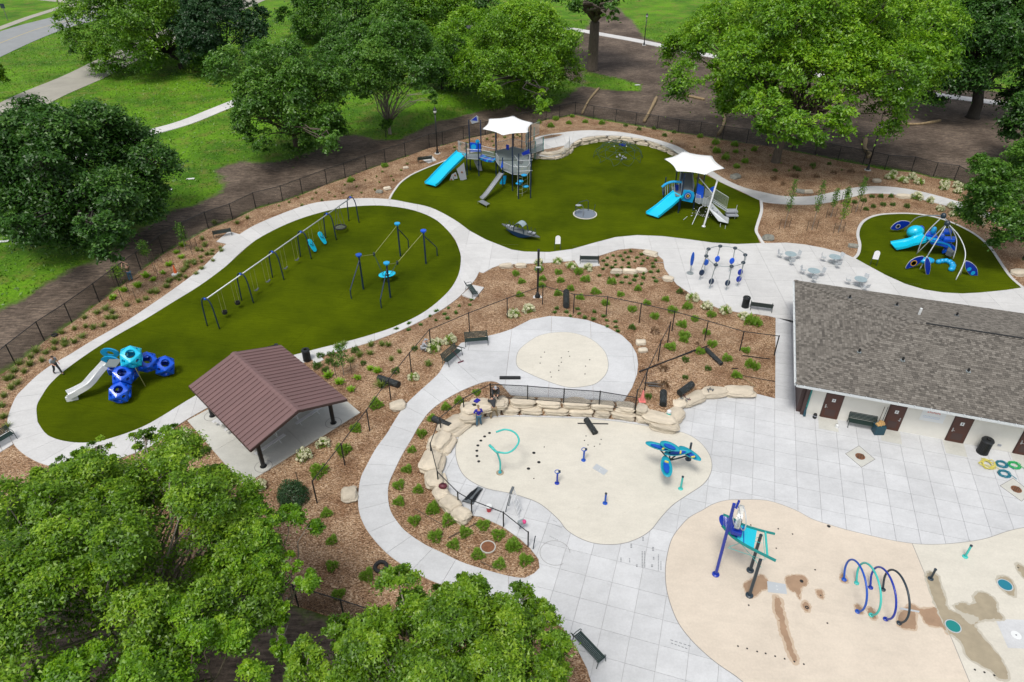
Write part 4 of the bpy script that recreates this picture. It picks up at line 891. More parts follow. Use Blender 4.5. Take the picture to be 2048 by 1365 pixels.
# ------------------------------------------------------------------ picnic pavilion
EA = W(500, 901, 2.7); EB = W(377.5, 773, 2.7); pe = (EB-EA).normalized(); pn = Vector((pe.y, -pe.x, 0))   # pe along the eave (back), pn across to the other eave
if pn.x < 0: pn = -pn
PL_, PW_ = 8.52, 6.8
def Pp(a, b, z): p = EA+pe*a+pn*b; return Vector((p.x, p.y, z))
pav = T('picnic_pavilion', 'open picnic shelter with brown standing-seam metal gable roof on black columns', 'pavilion', tuple(Pp(PL_/2, PW_/2, .08)))
sl = 1.05/(PW_/2)
def pz(b): return 2.7+min(b, PW_-b)*sl
NP = 20; pwid = PL_/NP
for sgn in (0, 1):
    for k in range(NP):
        a0, a1 = k*pwid, (k+1)*pwid; mb = MB(); b0, b1 = (0, PW_/2-.004) if sgn == 0 else (PW_, PW_/2+.004)
        lo, hi = Vector((0, 0, 0)), Vector((0, 0, .032))
        A = [Pp(a0+.001, b0, 2.7), Pp(a1-.001, b0, 2.7), Pp(a1-.001, b1, pz(b1)), Pp(a0+.001, b1, pz(b1))]
        if sgn: A = A[::-1]
        mb.slab(A, .03)
        if k: S = [Pp(a0-.0, b0, 2.7)+hi, Pp(a0+.03, b0, 2.7)+hi, Pp(a0+.03, b1, pz(b1))+hi, Pp(a0, b1, pz(b1))+hi]; mb.slab(S if not sgn else S[::-1], .05)
        mb.build('roof_panel', 'brown_roof', pav)
cap = MB()
for s in (-1, 1):
    P = [Pp(-.02, PW_/2, 3.82), Pp(PL_+.02, PW_/2, 3.82), Pp(PL_+.02, PW_/2+s*.22, 3.82-.22*sl), Pp(-.02, PW_/2+s*.22, 3.82-.22*sl)]; cap.slab(P if s < 0 else P[::-1], .02)
cap.build('ridge_cap', 'brown_roof', pav)
for a in (0, PL_):
    for b0 in (0, PW_):
        t = MB(); o = -.03 if a == 0 else .03
        t.slab([Pp(a+o, b0, 2.73), Pp(a+o, PW_/2, 3.78), Pp(a+o, PW_/2, 3.60), Pp(a+o, b0, 2.55)], .03).build('rake_trim', 'brown_trim', pav)
for b in (0, PW_): MB().box(tuple((Pp(0, b, 2.63)+Pp(PL_, b, 2.63))/2), (PL_, .05, .16), rz=math.atan2(pe.y, pe.x)).build('eave_trim', 'brown_trim', pav)
cols = [(667, 846), (527, 933), (425, 832), (565, 745)]
cpw = [W(u, v, .08) for u, v in cols]
def ab(p): q = p-EA; return q.dot(pe), q.dot(pn)
for c in cpw:
    a, b = ab(c); ztop = pz(b)-.12
    MB().lathe((c.x, c.y, .08), [(.14, 0), (.14, ztop-.08)], 12).build('column', 'black_metal', pav, smooth=False)
    MB().lathe((c.x, c.y, .08), [(.22, 0), (.22, .02), (.15, .03)], 12).build('base_plate', 'black_metal', pav)
for i, j in ((0, 1), (3, 2)):
    A, B2 = cpw[i], cpw[j]; a0, b0 = ab(A); a1, b1 = ab(B2); mid = Pp((a0+a1)/2, PW_/2, 3.5)
    for c, b in ((A, b0), (B2, b1)): MB().tube([Vector((c.x, c.y, pz(b)-.2)), mid], .08, 4).build('rafter', 'black_metal', pav)
for b in (.55, PW_/2, PW_-.55): MB().tube([Pp(.05, b, pz(b)-.14), Pp(PL_-.05, b, pz(b)-.14)], .07, 4).build('purlin', 'brown_trim', pav)
slab_c = [G(375, 843), G(487, 973), G(721, 827)]; s4 = slab_c[0]+slab_c[2]-slab_c[1]
r = T('pavilion_floor', None, None, (0, 0, 0)); props(r, kind='structure')
c0, c1, c2, c3 = slab_c[0], slab_c[1], slab_c[2], s4
lerp = lambda a, b, t: a+(b-a)*t
for i in range(2):
    for j in range(2):
        A, B2, C2, D2 = [lerp(lerp(c0, c3, x), lerp(c1, c2, x), y) for x, y in ((i/2, j/2), ((i+1)/2, j/2), ((i+1)/2, (j+1)/2), (i/2, (j+1)/2))]
        m4 = (A+B2+C2+D2)/4; P = [p+(m4-p)*.003 for p in (A, B2, C2, D2)]; MB().prism([(p.x, p.y) for p in P], -.05, .0835).build('paving_slab', 'pavilion_concrete', r)
for c in cpw:
    mb = MB(); n = 28
    for k in range(n):
        a, b = 2*PI*k/n, 2*PI*(k+1)/n; mb.add([(c.x+r_*math.cos(q), c.y+r_*math.sin(q), .087) for q, r_ in ((a, .52), (b, .52), (b, .555), (a, .555))], [(0, 1, 2, 3)])
    mb.build('footing_joint', 'joint_dark', keep=True, kind='structure')
# aluminium picnic tables
def picnic(loc, ang, label):
    r = T('picnic_table', label, 'picnic table', (0, 0, 0)); mb = None
    for y, z, w in ((0, .76, 1),):
        for k in range(3): MB().box((0, -.25+k*.25, .75), (2.3, .23, .035)).build('tabletop_plank', 'aluminium', r)
    for s in (-1, 1): MB().box((0, s*.68, .45), (2.3, .25, .04)).build('bench_seat', 'aluminium', r)
    for x in (-.75, .75):
        MB().tube([(x, -.68, .42), (x, .68, .42)], .025, 6).tube([(x, -.3, .73), (x, -.62, .10), (x, -.74, .03)], .025, 6).tube([(x, .3, .73), (x, .62, .10), (x, .74, .03)], .025, 6).build('frame', 'aluminium', r)
    r.location = loc; r.rotation_euler = (0, 0, ang); return r
aw = math.atan2(pe.y, pe.x); R0 = W(612, 845, .5); tang = math.atan2((W(645, 825, 0)-W(600, 855, 0)).y, (W(645, 825, 0)-W(600, 855, 0)).x)
t1 = picnic(tuple(W(608, 832, .083)), tang, 'aluminium picnic table under the shelter, nearer the right column')
t2 = dup(t1, tuple(W(530, 890, .083)), tang, 'aluminium picnic table under the shelter, nearer the left column')
t3 = dup(t1, tuple(W(545, 795, .083)), tang, 'aluminium picnic table hidden deep under the brown roof, right side'); t4 = dup(t1, tuple(W(470, 845, .083)), tang, 'aluminium picnic table hidden deep under the brown roof, left side')
for t in (t1, t2, t3, t4): t['group'] = 'picnic tables under the pavilion'

# ------------------------------------------------------------------ benches, bins, lamps, tables
def make_bench():
    r = T('park_bench', 'x', 'bench', (0, 0, 0))
    for k in range(6): MB().box((0, -.22+k*.08, .44), (1.72, .06, .025)).build('slat', 'bench_green', r)
    for k in range(5): MB().box((0, .24+k*.035, .52+k*.085), (1.72, .022, .065), rx=-.38).build('slat', 'bench_green', r)
    for x in (-.86, .86):
        MB().tube([(x, .42, .90), (x, .27, .5), (x, .22, .42), (x, .30, .0)], .022, 6).tube([(x, .30, .62), (x, .1, .66), (x, -.2, .66), (x, -.27, .55), (x, -.24, .42), (x, -.32, .0)], .022, 6).tube([(x, -.26, .42), (x, .24, .42)], .022, 6).build('arm_frame', 'bench_green', r)
    MB().tube([(-.86, .2, .41), (.86, .2, .41)], .02, 6).tube([(-.86, -.2, .41), (.86, -.2, .41)], .02, 6).build('seat_rail', 'bench_green', r)
    return r
bench0 = make_bench()
BEN = [((446, 474), (459, 472), 'dark bench on a small pad beside the upper left walk', 205), ((850, 326), 0, 'dark bench below the upper left lamp post, beside the wide blue slide', 198), ((944, 589), 0, 'dark bench on a pad at the walk fork right of the swing turf', 112),
       ((1178, 527), 0, 'dark bench with thin armrests on the pad of the central bed', 178-0), ((1521, 622), 0, 'long dark bench beside the black bin near the ring climber', 165), ((953, 690), 0, 'dark slatted bench at the top of the round pad edge', 8),
       ((905, 722), 0, 'dark bench with a push broom leaning on it', 58), ((1721, 857), 0, 'dark bench against the cream wall between two doors', -17.8), ((1177, 1306), 0, 'green slatted bench alone on the plaza at the bottom', 128), ((4, 892), 0, 'dark bench cut off by the left edge of the photo', 60)]
for i, (uv, _, lab, deg) in enumerate(BEN):
    f = h_up if 890 < uv[0] < 960 and 680 < uv[1] < 730 else None
    g = G(*uv, f); o = bench0 if i == 0 else dup(bench0); o.location = (g.x, g.y, g.z+.09); o.rotation_euler = (0, 0, math.radians(deg)); o['label'] = lab; o['group'] = 'park benches'
def make_bin(m='black_metal'):
    r = T('trash_can', 'x', 'trash can', (0, 0, 0)); n = 24
    for k in range(n): a = 2*PI*k/n; MB().box((.29*math.cos(a), .29*math.sin(a), .45), (.012, .045, .8), rz=a).build('slat', m, r)
    MB().lathe((0, 0, 0), [(.26, .06), (.27, .8), (.25, .82)], 20).build('liner', 'black_rubber', r); MB().lathe((0, 0, 0), [(.315, .84), (.33, .9), (.29, .97), (.13, .99), (.12, .93)], 20, cap=False).build('lid', m, r); MB().lathe((0, 0, 0), [(.31, 0), (.31, .05)], 20).build('foot_ring', m, r); return r
bin0 = make_bin(); gb = G(615, 722); bin0.location = (gb.x, gb.y, gb.z+.09); props(bin0, 'black slatted trash can beside the pavilion roof corner', group='trash cans')
g = W(1490, 614, .08); dup(bin0, tuple(g), 1, 'black trash can beside the long bench near the ring climber')
g = W(1964, 905, .08); dup(bin0, tuple(g), 1, 'black trash can against the cream wall right of the third door', sc=1.15)
def make_lamp():
    r = T('street_lamp', 'x', 'street lamp', (0, 0, 0)); H_ = 5.0
    MB().lathe((0, 0, 0), [(.22, 0), (.22, .12), (.17, .2), (.14, .45), (.10, .6), (.075, .75)], 12).build('base', 'black_metal', r, smooth=True)
    MB().lathe((0, 0, 0), [(.085, .7), (.075, H_)], 12).build('pole', 'black_metal', r, smooth=True)
    MB().lathe((0, 0, H_), [(.05, 0), (.13, .06), (.14, .10), (.05, .14)], 12).build('collar', 'black_metal', r, smooth=True)
    MB().lathe((0, 0, H_), [(.11, .14), (.20, .28), (.21, .48), (.16, .55)], 12).build('lantern_glass', 'lantern_glass', r, smooth=True)
    MB().lathe((0, 0, H_), [(.26, .52), (.25, .58), (.16, .72), (.06, .84), (.02, 1.0)], 12).build('lantern_cap', 'black_metal', r, smooth=True)
    MB().lathe((0, 0, -.06), [(.38, 0), (.38, .10)], 18).build('footing', 'path_concrete', r); return r
lamp0 = make_lamp(); lamp0['group'] = 'black lantern lamp posts'
for i, (uv, lab) in enumerate([((875, 308), 'black lantern lamp post left of the large climbing tower'), ((1735, 341), 'black lantern lamp post at the back fence on the right'), ((1288, 91), 'black lantern lamp post by the far pavement behind the tracked soil')]):
    g = G(*uv); o = lamp0 if i == 0 else dup(lamp0); o.location = tuple(g+Vector((0, 0, .05))); o['label'] = lab
g = G(1075, 596); r = T('street_lamp', 'black column light with square head and small white signs in the central bed', 'street lamp', tuple(g+Vector((0, 0, .05)))); b = g
MB().lathe(tuple(b), [(.24, .05), (.24, .2), (.2, .3), (.12, .45), (.10, .6)], 12).build('base', 'black_metal', r, smooth=True); MB().cyl((b.x, b.y, b.z+.5), (b.x, b.y, b.z+4.0), .085, 12).build('pole', 'black_metal', r); MB().box((b.x, b.y, b.z+4.3), (.19, .19, .75)).build('head', 'black_metal', r)
MB().box((b.x, b.y-.1, b.z+3.05), (.42, .06, .10)).build('arm', 'white_plastic', r); MB().lathe(tuple(b), [(.4, 0), (.4, .07)], 18).build('footing', 'path_concrete', r)
for dx in (-.2, .2): MB().box((b.x+dx, b.y-.1, b.z+2.85), (.10, .1, .16)).build('speaker', 'dark_grey', r)
# round tables with attached chairs
def make_table():
    r = T('round_table', 'x', 'table', (0, 0, 0))
    MB().lathe((0, 0, .72), [(.53, 0), (.53, .035)], 28).build('tabletop', 'table_top', r); MB().lathe((0, 0, .757), [(.03, 0), (.03, .008)], 8).build('umbrella_hole', 'dark_grey', r)
    MB().lathe((0, 0, 0), [(.09, 0), (.06, .08), (.06, .72)], 10).build('pedestal', 'galvanised', r)
    for k in range(3):
        a = 2*PI*k/3+2.4; c, s = math.cos(a), math.sin(a); q = lambda d, t, z: (d*c-t*s, d*s+t*c, z)
        MB().tube([q(.05, 0, .22), q(.45, 0, .16), q(.85, 0, .18), q(.92, 0, .42)], .022, 6).build('arm', 'pale_steel', r)
        ch = MB().slab([q(.72, -.2, .46), q(1.12, -.2, .46), q(1.12, .2, .46), q(.72, .2, .46)], .02).build('chair_seat', 'pale_steel', r)
        MB().slab([q(1.10, .2, .50), q(1.20, .2, .86), q(1.20, -.2, .86), q(1.10, -.2, .50)], .02).build('chair_back', 'pale_steel', r)
        for t in (-.21, .21): MB().tube([q(.75, t, .45), q(.78, t, .64), q(1.14, t, .66)], .012, 5).build('armrest', 'pale_steel', r)
    return r
tab0 = make_table(); tab0['group'] = 'round steel tables'
for i, (u, v, lab) in enumerate([(1578, 522, 'round steel table with chairs, farthest left of the group of four'), (1666, 528, 'round steel table nearest the kerb of the small turf area'), (1624, 556, 'round steel table just above the roof corner'), (1717, 573, 'round steel table farthest right, partly behind the shingle roof')]):
    g = W(u, v, .08); o = tab0 if i == 0 else dup(tab0); o.location = tuple(g); o['label'] = lab; o.rotation_euler = (0, 0, [.1, .25, 0, .4][i])
# sign boards on two legs
def signboard(uv, lab, ang):
    g = W(*uv, .08); r = T('rules_sign', lab, 'sign', (0, 0, 0), 'white rules signs on two dark posts')
    for x in (-.27, .27): MB().cyl((x, 0, 0), (x, 0, 1.05), .028, 6).build('leg', 'bench_green', r)
    P = [(-.25, -.03, .72), (.25, -.03, .72), (.25, -.03, 1.35)]+[(.25*math.cos(a), -.03, 1.35+.25*math.sin(a)) for a in (.5, 1.05, 1.57, 2.1, 2.64)]+[(-.25, -.03, 1.35)]
    MB().slab(P, -.04).build('board', 'white_fabric', r)
    for z in (1.38, 1.28, 1.18, 1.08, .98, .88): MB().box((0, -.036, z), (.30 if z < 1.35 else .16, .004, .022)).build('text_line', 'grey_plastic', r)
    r.location = tuple(g); r.rotation_euler = (0, 0, ang); return r
signboard((1115, 501), 'white sign on two dark legs at the near edge of the large turf', 0)
signboard((1746, 532), 'white sign on two dark legs on the small turf by the tables', -.35)
# ------------------------------------------------------------------ play equipment
def Vp(u, v, Y):                                  # point on the upright plane y = Y that the photograph shows at (u, v)
    d = ray(u, v); t = Y/d[1]; return Vector((d[0]*t, Y, CAMH+d[2]*t))
def chute(P, w, h, t=.05, flare=None):
    P = [Vector(p) for p in crv([tuple(p) for p in P], False, 5)]; mb = MB(); V = []; n = len(P)
    for i, p in enumerate(P):
        d = P[min(i+1, n-1)]-P[max(i-1, 0)]; hd = Vector((d.x, d.y, 0)).normalized(); r = Vector((hd.y, -hd.x, 0)); d.normalize(); up = r.cross(d).normalized()
        if up.z < 0: up = -up
        ww = w/2; 
        for a, b in ((-ww-t, h), (-ww, h), (-ww+.03, .06), (-ww+.12, 0), (ww-.12, 0), (ww-.03, .06), (ww, h), (ww+t, h), (ww+t, -t), (-ww-t, -t)): V.append(p+r*a+up*b)
    k = 10; F = []
    for i in range(n-1):
        for j in range(k): j2 = (j+1) % k; F.append((i*k+j, i*k+j2, (i+1)*k+j2, (i+1)*k+j))
    F += [tuple(range(k))[::-1], tuple((n-1)*k+j for j in range(k))]
    return mb.add(V, F)
def barrier(par, p, q, h=.95, m='pale_steel', gap=.13, z2=None, panel=False):
    p = Vector(p); q = Vector(q); up = Vector((0, 0, h)); mb = MB()
    mb.tube([p, p+up, q+up, q], .028, 5, closed=True)
    if panel: mb.slab([p+up*.08, q+up*.08, q+up*.92, p+up*.92], .02)
    else:
        n = max(2, int((q-p).length/gap))
        for k in range(1, n): a = p+(q-p)*k/n; mb.cyl(a, a+up, .012, 4)
    return mb.build('barrier', m, par)
def shade(par, corners, peak, m='white_fabric', pull=.10):
    n = len(corners); C = [Vector(c) for c in corners]; pk = Vector(peak); ring = []
    for i in range(n):
        a, b = C[i], C[(i+1) % n]
        for k in range(6):
            t = k/6; p = a.lerp(b, t); s = 4*t*(1-t)*pull; ring.append(p.lerp(Vector((pk.x, pk.y, p.z)), s))
    V = []; F = []; m_ = len(ring); L = 7
    for j in range(L):
        f = j/(L-1)
        for p in ring: V.append((pk.x+(p.x-pk.x)*f, pk.y+(p.y-pk.y)*f, pk.z+(p.z-pk.z)*(f**.85)))
    for j in range(L-1):
        for i in range(m_): i2 = (i+1) % m_; F.append((j*m_+i, (j+1)*m_+i, (j+1)*m_+i2, j*m_+i2))
    k = len(V); V += [(x, y, z-.03) for x, y, z in V]; F += [tuple(q+k for q in f[::-1]) for f in F]; F += [((L-1)*m_+i, (L-1)*m_+i+k, (L-1)*m_+(i+1) % m_+k, (L-1)*m_+(i+1) % m_) for i in range(m_)]
    MB().add(V, F).build('shade_canopy', m, par, smooth=True)
    ce = MB().tube([tuple(p) for p in ring], .02, 5, closed=True); ce.build('canopy_edge', 'white_plastic', par)
def posts(par, L, m='navy_metal', r=.065):
    for p, h in L: MB().cyl((p[0], p[1], .07), (p[0], p[1], h), r, 10).build('post', m, par)
def disc(c, nrm, r, t=.04, n=20): 
    c = Vector(c); nrm = Vector(nrm).normalized(); return MB().cyl(c-nrm*t/2, c+nrm*t/2, r, n)
mat('slate_deck', (0.15, 0.18, 0.22), 0.6)
# --- large tower
o = W(990, 350, .07); tw = T('climbing_tower', 'large navy climbing tower with white shade, wide blue slide and narrow steel slide', 'playground tower', tuple(o))
FLp, FRp, RLp, RRp = W(934.5, 352), W(958, 353.5), W(941, 342), W(963.5, 342); dz = 2.13
posts(tw, [(FLp, 4.1), (FRp, 4.2), (RLp, 6.25), (RRp, 6.2)])
LX = W(917, 301, dz)
MB().prism([tuple(p)[:2] for p in (FLp, FRp, RRp, RLp, LX)], dz-.06, dz).build('deck', 'deck_grey', tw)
ad = lambda p, z: (p[0], p[1], z)
barrier(tw, ad(RLp, dz), ad(LX, dz), 1.15, panel=False); barrier(tw, ad(FLp, dz), ad(FRp, dz), 1.15, 'pale_steel', .09); barrier(tw, ad(LX, dz), ad(LX+Vector((.25, -.5, 0)), dz), 1.1)
bp = MB().slab([ad(RLp, dz+.25), ad(RRp, dz+.25), ad(RRp, dz+1.25), ad(RLp, dz+1.4)], .04).build('blue_panel', 'royal_blue', tw)
disc((FRp.x-.55, FRp.y+.25, 3.55), (0, 1, 0), .30).build('play_disc', 'sky_blue', tw); disc((FRp.x-.1, FRp.y+.9, 3.95), (0, 1, 0), .25).build('play_disc', 'sky_blue', tw)
K = lambda x, y: (840+x/6.823, 220+y/6.823)
kite = [Vp(*K(*p), RLp.y) for p in [(685, 145), (712, 192), (797, 165), (795, 95), (772, 75)]]; MB().slab(kite, -.04).build('kite_sign', 'grey_plastic', tw)
MB().slab([Vp(*K(*p), RLp.y-.05) for p in [(697, 145), (785, 152), (768, 90)]], .02).build('kite_face', 'deep_blue', tw)
chute([W(*K(575, 590), 2.15), W(*K(440, 720), 1.55), W(*K(300, 860), .95), W(*K(185, 985), .5), W(*K(140, 1020), .42)], 1.5, .22, .06).build('wide_slide', 'cyan_plastic', tw, smooth=False)
for P in ([(500, 810), (600, 720), (638, 945), (555, 968)], [(372, 1020), (440, 870), (472, 995)], [(440, 880), (490, 850), (515, 935), (470, 945)], [(730, 690), (820, 690), (850, 830), (795, 830)]):
    q = [Vp(*K(*p), 79.2 if P[0][0] < 700 else 81.8) for p in P]; bd = MB().slab(q, .04).build('climbing_panel', 'grey_plastic', tw)
    c = sum(q, Vector())/len(q); disc(c+Vector((0, -.05, .1)), (0, 1, 0), .12, .04, 8).build('hand_hold', 'rust' if P[0][0] < 700 else 'dark_slate', bd)
# bridge of blue blocks
b0, b1 = Vector((-3.75, 81.55, 2.10)), Vector((-1.95, 80.6, 2.02)); nb = 8
for k in range(nb):
    t = (k+.5)/nb; c = b0.lerp(b1, t)-Vector((0, 0, .18*math.sin(PI*t))); MB().box(tuple(c), (.24, 1.05, .20), rz=-.45, ry=.15).build('bridge_block', ['royal_blue', 'sky_blue', 'mid_blue'][k % 3], tw, bevel=.02)
barrier(tw, b0+Vector((.1, .55, .1)), b1+Vector((.1, .55, .1)), 1.0); barrier(tw, b0+Vector((-.2, -.5, .1)), b1+Vector((-.2, -.5, .1)), .95)
# main deck and sail
c1 = [(-1.9, 80.45), (1.95, 80.6), (2.25, 83.3), (0.2, 84.9), (-1.9, 83.6)]
posts(tw, [(p, 5.35) for p in c1]+[((0.05, 80.5), 5.3), ((1.2, 84.2), 5.2)])
MB().prism(c1, 2.0, 2.1).build('deck', 'deck_grey', tw)
for a, b in ((1, 2), (2, 3), (3, 4), (4, 0)):
    if (a, b) != (1, 2): barrier(tw, (*c1[a], 2.1), (*c1[b], 2.1), 1.0)
sc_ = [W(*K(*p), 5.45) for p in [(850, 262), (1130, 348), (1475, 312), (1540, 178), (1275, 85), (940, 125)]]
cen = sum(sc_, Vector())/6; shade(tw, sc_, cen+Vector((0, 0, .42)))
for p in sc_: MB().tube([p, (cen.x*.55+p.x*.45, cen.y*.55+p.y*.45, 5.25)], .05, 6).build('sail_arm', 'navy_metal', tw)
c2 = [(-1.9, 80.3), (-1.15, 77.6), (.06, 76.1), (1.7, 76.0), (2.1, 77.4), (2.0, 80.4)]
MB().prism(c2, 1.94, 2.02).build('deck', 'deck_grey', tw)
posts(tw, [((-1.07, 77.4), 3.5), ((.06, 76.0), 4.1), (W(1037, 399.5), 5.3), (W(1061, 398), 5.3), ((2.1, 77.4), 3.4), ((-1.5, 79), 2.02)])
for i in range(1, 5): barrier(tw, (*c2[i], 2.0), (*c2[i+1], 2.0), .95, 'pale_steel', .10)
barrier(tw, (*c2[0], 2.0), (c2[0][0]*.5+c2[1][0]*.5, 78.9, 2.0), .95)
ss = [W(*K(1120, 865), 1.9), W(*K(1030, 990), 1.4), W(*K(930, 1125), .75), W(*K(880, 1185), .5), W(*K(845, 1215), .42)]
chute(ss, .52, .16, .03).build('steel_slide', 'steel', tw)
ep = [W(*K(*p), .40) for p in [(790, 1250), (905, 1310), (955, 1280), (850, 1225)]]; MB().slab(ep, .03).build('slide_end_plate', 'steel', tw)
for p in (ep[0], ep[1]): MB().cyl((p.x, p.y+.1, .07), (p.x, p.y+.1, .39), .03, 6).build('foot', 'steel', tw)
# climber with cyan pods
P4, P5 = W(1037, 399.5), W(1061, 398)
for z in (4.5, 3.3): MB().tube([ad(P4+Vector((-.15, 0, 0)), z), ad(P5+Vector((.15, 0, 0)), z)], .035, 6).build('cross_bar', 'pale_steel', tw)
for z in (4.5, 3.5): MB().tube([ad(P4, z), (.3, 76.1, z-.3)], .03, 6).build('cross_bar', 'pale_steel', tw); MB().tube([ad(P5, z), (2.0, 76.6, z-.3)], .03, 6).build('cross_bar', 'pale_steel', tw)
ld = MB(); A5, B5_ = Vector((.85, 74.6, .1)), Vector((1.9, 74.6, .1))
for x in (.62, 1.15): ld.cyl((x, 74.3, .15), (x, 75.4, 3.2), .022, 5)
for x in (1.75, 2.0): ld.cyl((x, 75, .6), (x, 75.8, 3.0), .018, 5)
for k in range(7): z = .4+k*.42; ld.cyl((.62, 74.35+z*.35-.05, z), (1.15, 74.35+z*.35-.05, z), .018, 5); ld.cyl((1.15, 74.35+z*.35, z), (1.75, 75+z*.25, z+.1), .012, 4)
ld.build('rope_ladder', 'rope_grey', tw)
for x, y, z in ((1.35, 75.0, 2.35), (.95, 74.7, 1.75), (1.55, 74.9, 1.05), (.75, 74.8, 1.45)): MB().ball((x, y, z), .33, 6, (1.15, 1, .38)).build('climbing_pod', 'sky_blue', tw, smooth=True)
disc((.95, 74.4, 4.1), (.2, 1, .3), .3).build('play_disc', 'grey_plastic', tw)
MB().slab([Vp(*K(*p), 75) for p in [(1385, 590), (1405, 625), (1500, 595), (1490, 535)]], .03).build('kite_sign', 'deep_blue', tw)
MB().slab([Vp(*K(*p), 75.1) for p in [(1375, 600), (1400, 640), (1510, 605), (1495, 590), (1405, 625)]], .02).build('kite_edge', 'grey_plastic', tw)
MB().slab([Vp(*K(*p), 80.7) for p in [(1175, 475), (1175, 540), (1215, 550), (1215, 480)]], .03).build('kite_panel', 'deep_blue', tw)
MB().slab([(-1.3, 77.2, 2.3), (-1.1, 77.1, 3.3), (-1.0, 77.1, 2.5)], .05).build('blue_fin', 'royal_blue', tw)
MB().slab([Vp(*K(*p), 78) for p in [(1090, 990), (1140, 900), (1180, 900), (1165, 1000), (1130, 1045), (1095, 1030)]], .08).build('tube_panel', 'sky_blue', tw)
disc((-.7, 77.0, 2.6), (.3, 1, .1), .32).build('play_disc', 'grey_plastic', tw)
# ramp to the raised path
r0, r1, r2, r3 = W(1049, 312, 1.8), W(1055, 302, 1.8), W(1085, 288, .95), W(1087, 300, .95)
MB().slab([r0, r3, r2, r1], .08).build('ramp', 'deck_grey', tw)
barrier(tw, r0, r3, .95, 'pale_steel', .12); barrier(tw, r1, r2, .95, 'pale_steel', .12)
barrier(tw, Vp(1057, 276, 84.5), Vp(1078, 268, 86), 1.5, 'pale_steel', .10); barrier(tw, Vp(1051, 290, 83), Vp(1057, 277, 84.5), 1.2, 'pale_steel', .10)
for u, v in ((1086, 303), (1053, 314), (1068, 282), (1070, 311)): p = W(u, v, .8); MB().cyl((p.x, p.y, .3), (p.x, p.y, 2.6), .06, 8).build('post', 'dark_teal', tw)
MB().slab([r0, W(1049, 312, 2.05), W(1055, 302, 2.05), r1], .05).build('ramp_lip', 'deck_grey', tw)
MB().prism([(1.9, 80.8), tuple(r0)[:2], tuple(r1)[:2], (2.1, 83)], 1.95, 2.03).build('deck', 'deck_grey', tw)
# guard rail of the raised look-out next to the ramp
gr = T('guard_rail', 'pale grey bar railing round the small raised pad beside the tower ramp', 'railing', tuple(W(1110, 300, .8)))
gp = [G(u, v, h_up) for u, v in [(1090, 305), (1106, 312), (1128, 308), (1139, 297), (1138, 288)]]
for a, b in zip(gp[:-1], gp[1:]): barrier(gr, a+Vector((0, 0, .1)), b+Vector((0, 0, .1)), .95, 'pale_steel', .14)
# --- second tower
D = lambda x, y: (1280+x/7.582, 290+y/7.582)
t2 = T('play_tower', 'smaller navy play tower with white shade sail, wavy blue slide and grey ramp', 'playground tower', tuple(W(*D(700, 1000), .07)))
sc2 = [W(*D(*p), 4.55) for p in [(370, 215), (555, 402), (1000, 455), (1285, 360), (1090, 170), (650, 100)]]; cen = sum(sc2, Vector())/6
shade(t2, sc2, cen+Vector((0, 0, .42)))
for p in sc2: MB().tube([p, (cen.x*.6+p.x*.4, cen.y*.6+p.y*.4, 4.3)], .05, 6).build('sail_arm', 'navy_metal', t2)
Yf = 70.6; zf = 1.75
def X2(x, Y): return Vp(*D(x, 700), Y).x
xL, xM, xR = X2(640, Yf), X2(850, Yf), X2(1000, Yf)
posts(t2, [((xL, Yf), 4.3), ((xM, Yf), 4.3), ((xL-.2, Yf+2.6), 4.3), ((xM+.1, Yf+2.6), 4.3), ((X2(590, 72), Yf+1.2), 4.4), ((xR, Yf+1.4), 4.3), ((X2(385, 72), 72.5), 3.1), (W(*D(575, 1045)), 1.8)])
MB().prism([(xL-.6, Yf), (xM, Yf), (xM+.1, Yf+2.6), (xL-.6, Yf+2.6)], zf-.08, zf).build('deck', 'deck_grey', t2)
MB().prism([(xM, Yf-1.2), (xR+.3, Yf-1.6), (xR+.4, Yf+1.0), (xM, Yf+1.0)], zf-.35, zf-.27).build('deck', 'deck_grey', t2)
MB().slab([(xL+.15, Yf+.5, zf+.2), (xM-.15, Yf+.5, zf+.2), (xM-.15, Yf+2.3, zf+1.7), (xL+.15, Yf+2.3, zf+1.7)], .04).build('slatted_ramp', 'dark_grey', t2)
for s in (-1, 1): a = (xL+.12) if s < 0 else (xM-.12); MB().slab([(a, Yf+.5, zf), (a, Yf+2.4, zf), (a, Yf+2.4, zf+2.0), (a, Yf+.5, zf+1.0)], .03).build('side_panel', 'grey_plastic', t2)
MB().slab([(xL+.2, Yf+2.5, zf+.9), (xM-.2, Yf+2.5, zf+.9), (xM-.2, Yf+2.5, zf+1.6), (xL+.2, Yf+2.5, zf+1.6)], .04).build('back_panel', 'pale_steel', t2)
cp = MB().slab([Vp(*D(*p), Yf-.1) for p in [(625, 845), (795, 880), (825, 790), (822, 725), (760, 690), (665, 685), (645, 760)]], .06).build('face_panel', 'sky_blue', t2, bevel=.02)
cc_ = Vp(*D(725, 775), Yf-.17)
for i, (r_, m_) in enumerate(((.40, 'mid_blue'), (.30, 'grey_plastic'), (.21, 'dark_slate'), (.12, 'amber'))): disc(cc_-Vector((0, .012*i+.012, 0)), (0, 1, 0), r_, .022).build('target_ring', m_, cp)
chute([W(*D(585, 745), 1.8), W(*D(480, 835), 1.35), W(*D(370, 930), .9), W(*D(260, 1015), .5), W(*D(185, 1070), .38)], 1.45, .22, .06).build('wavy_slide', 'cyan_plastic', t2)
hood = [Vp(*D(*p), Yf+1.1) for p in [(335, 640), (400, 590), (500, 560), (640, 570)]]
MB().tube(crv([tuple(p) for p in hood]), .13, 8).build('hood_rail', 'sky_blue', t2)
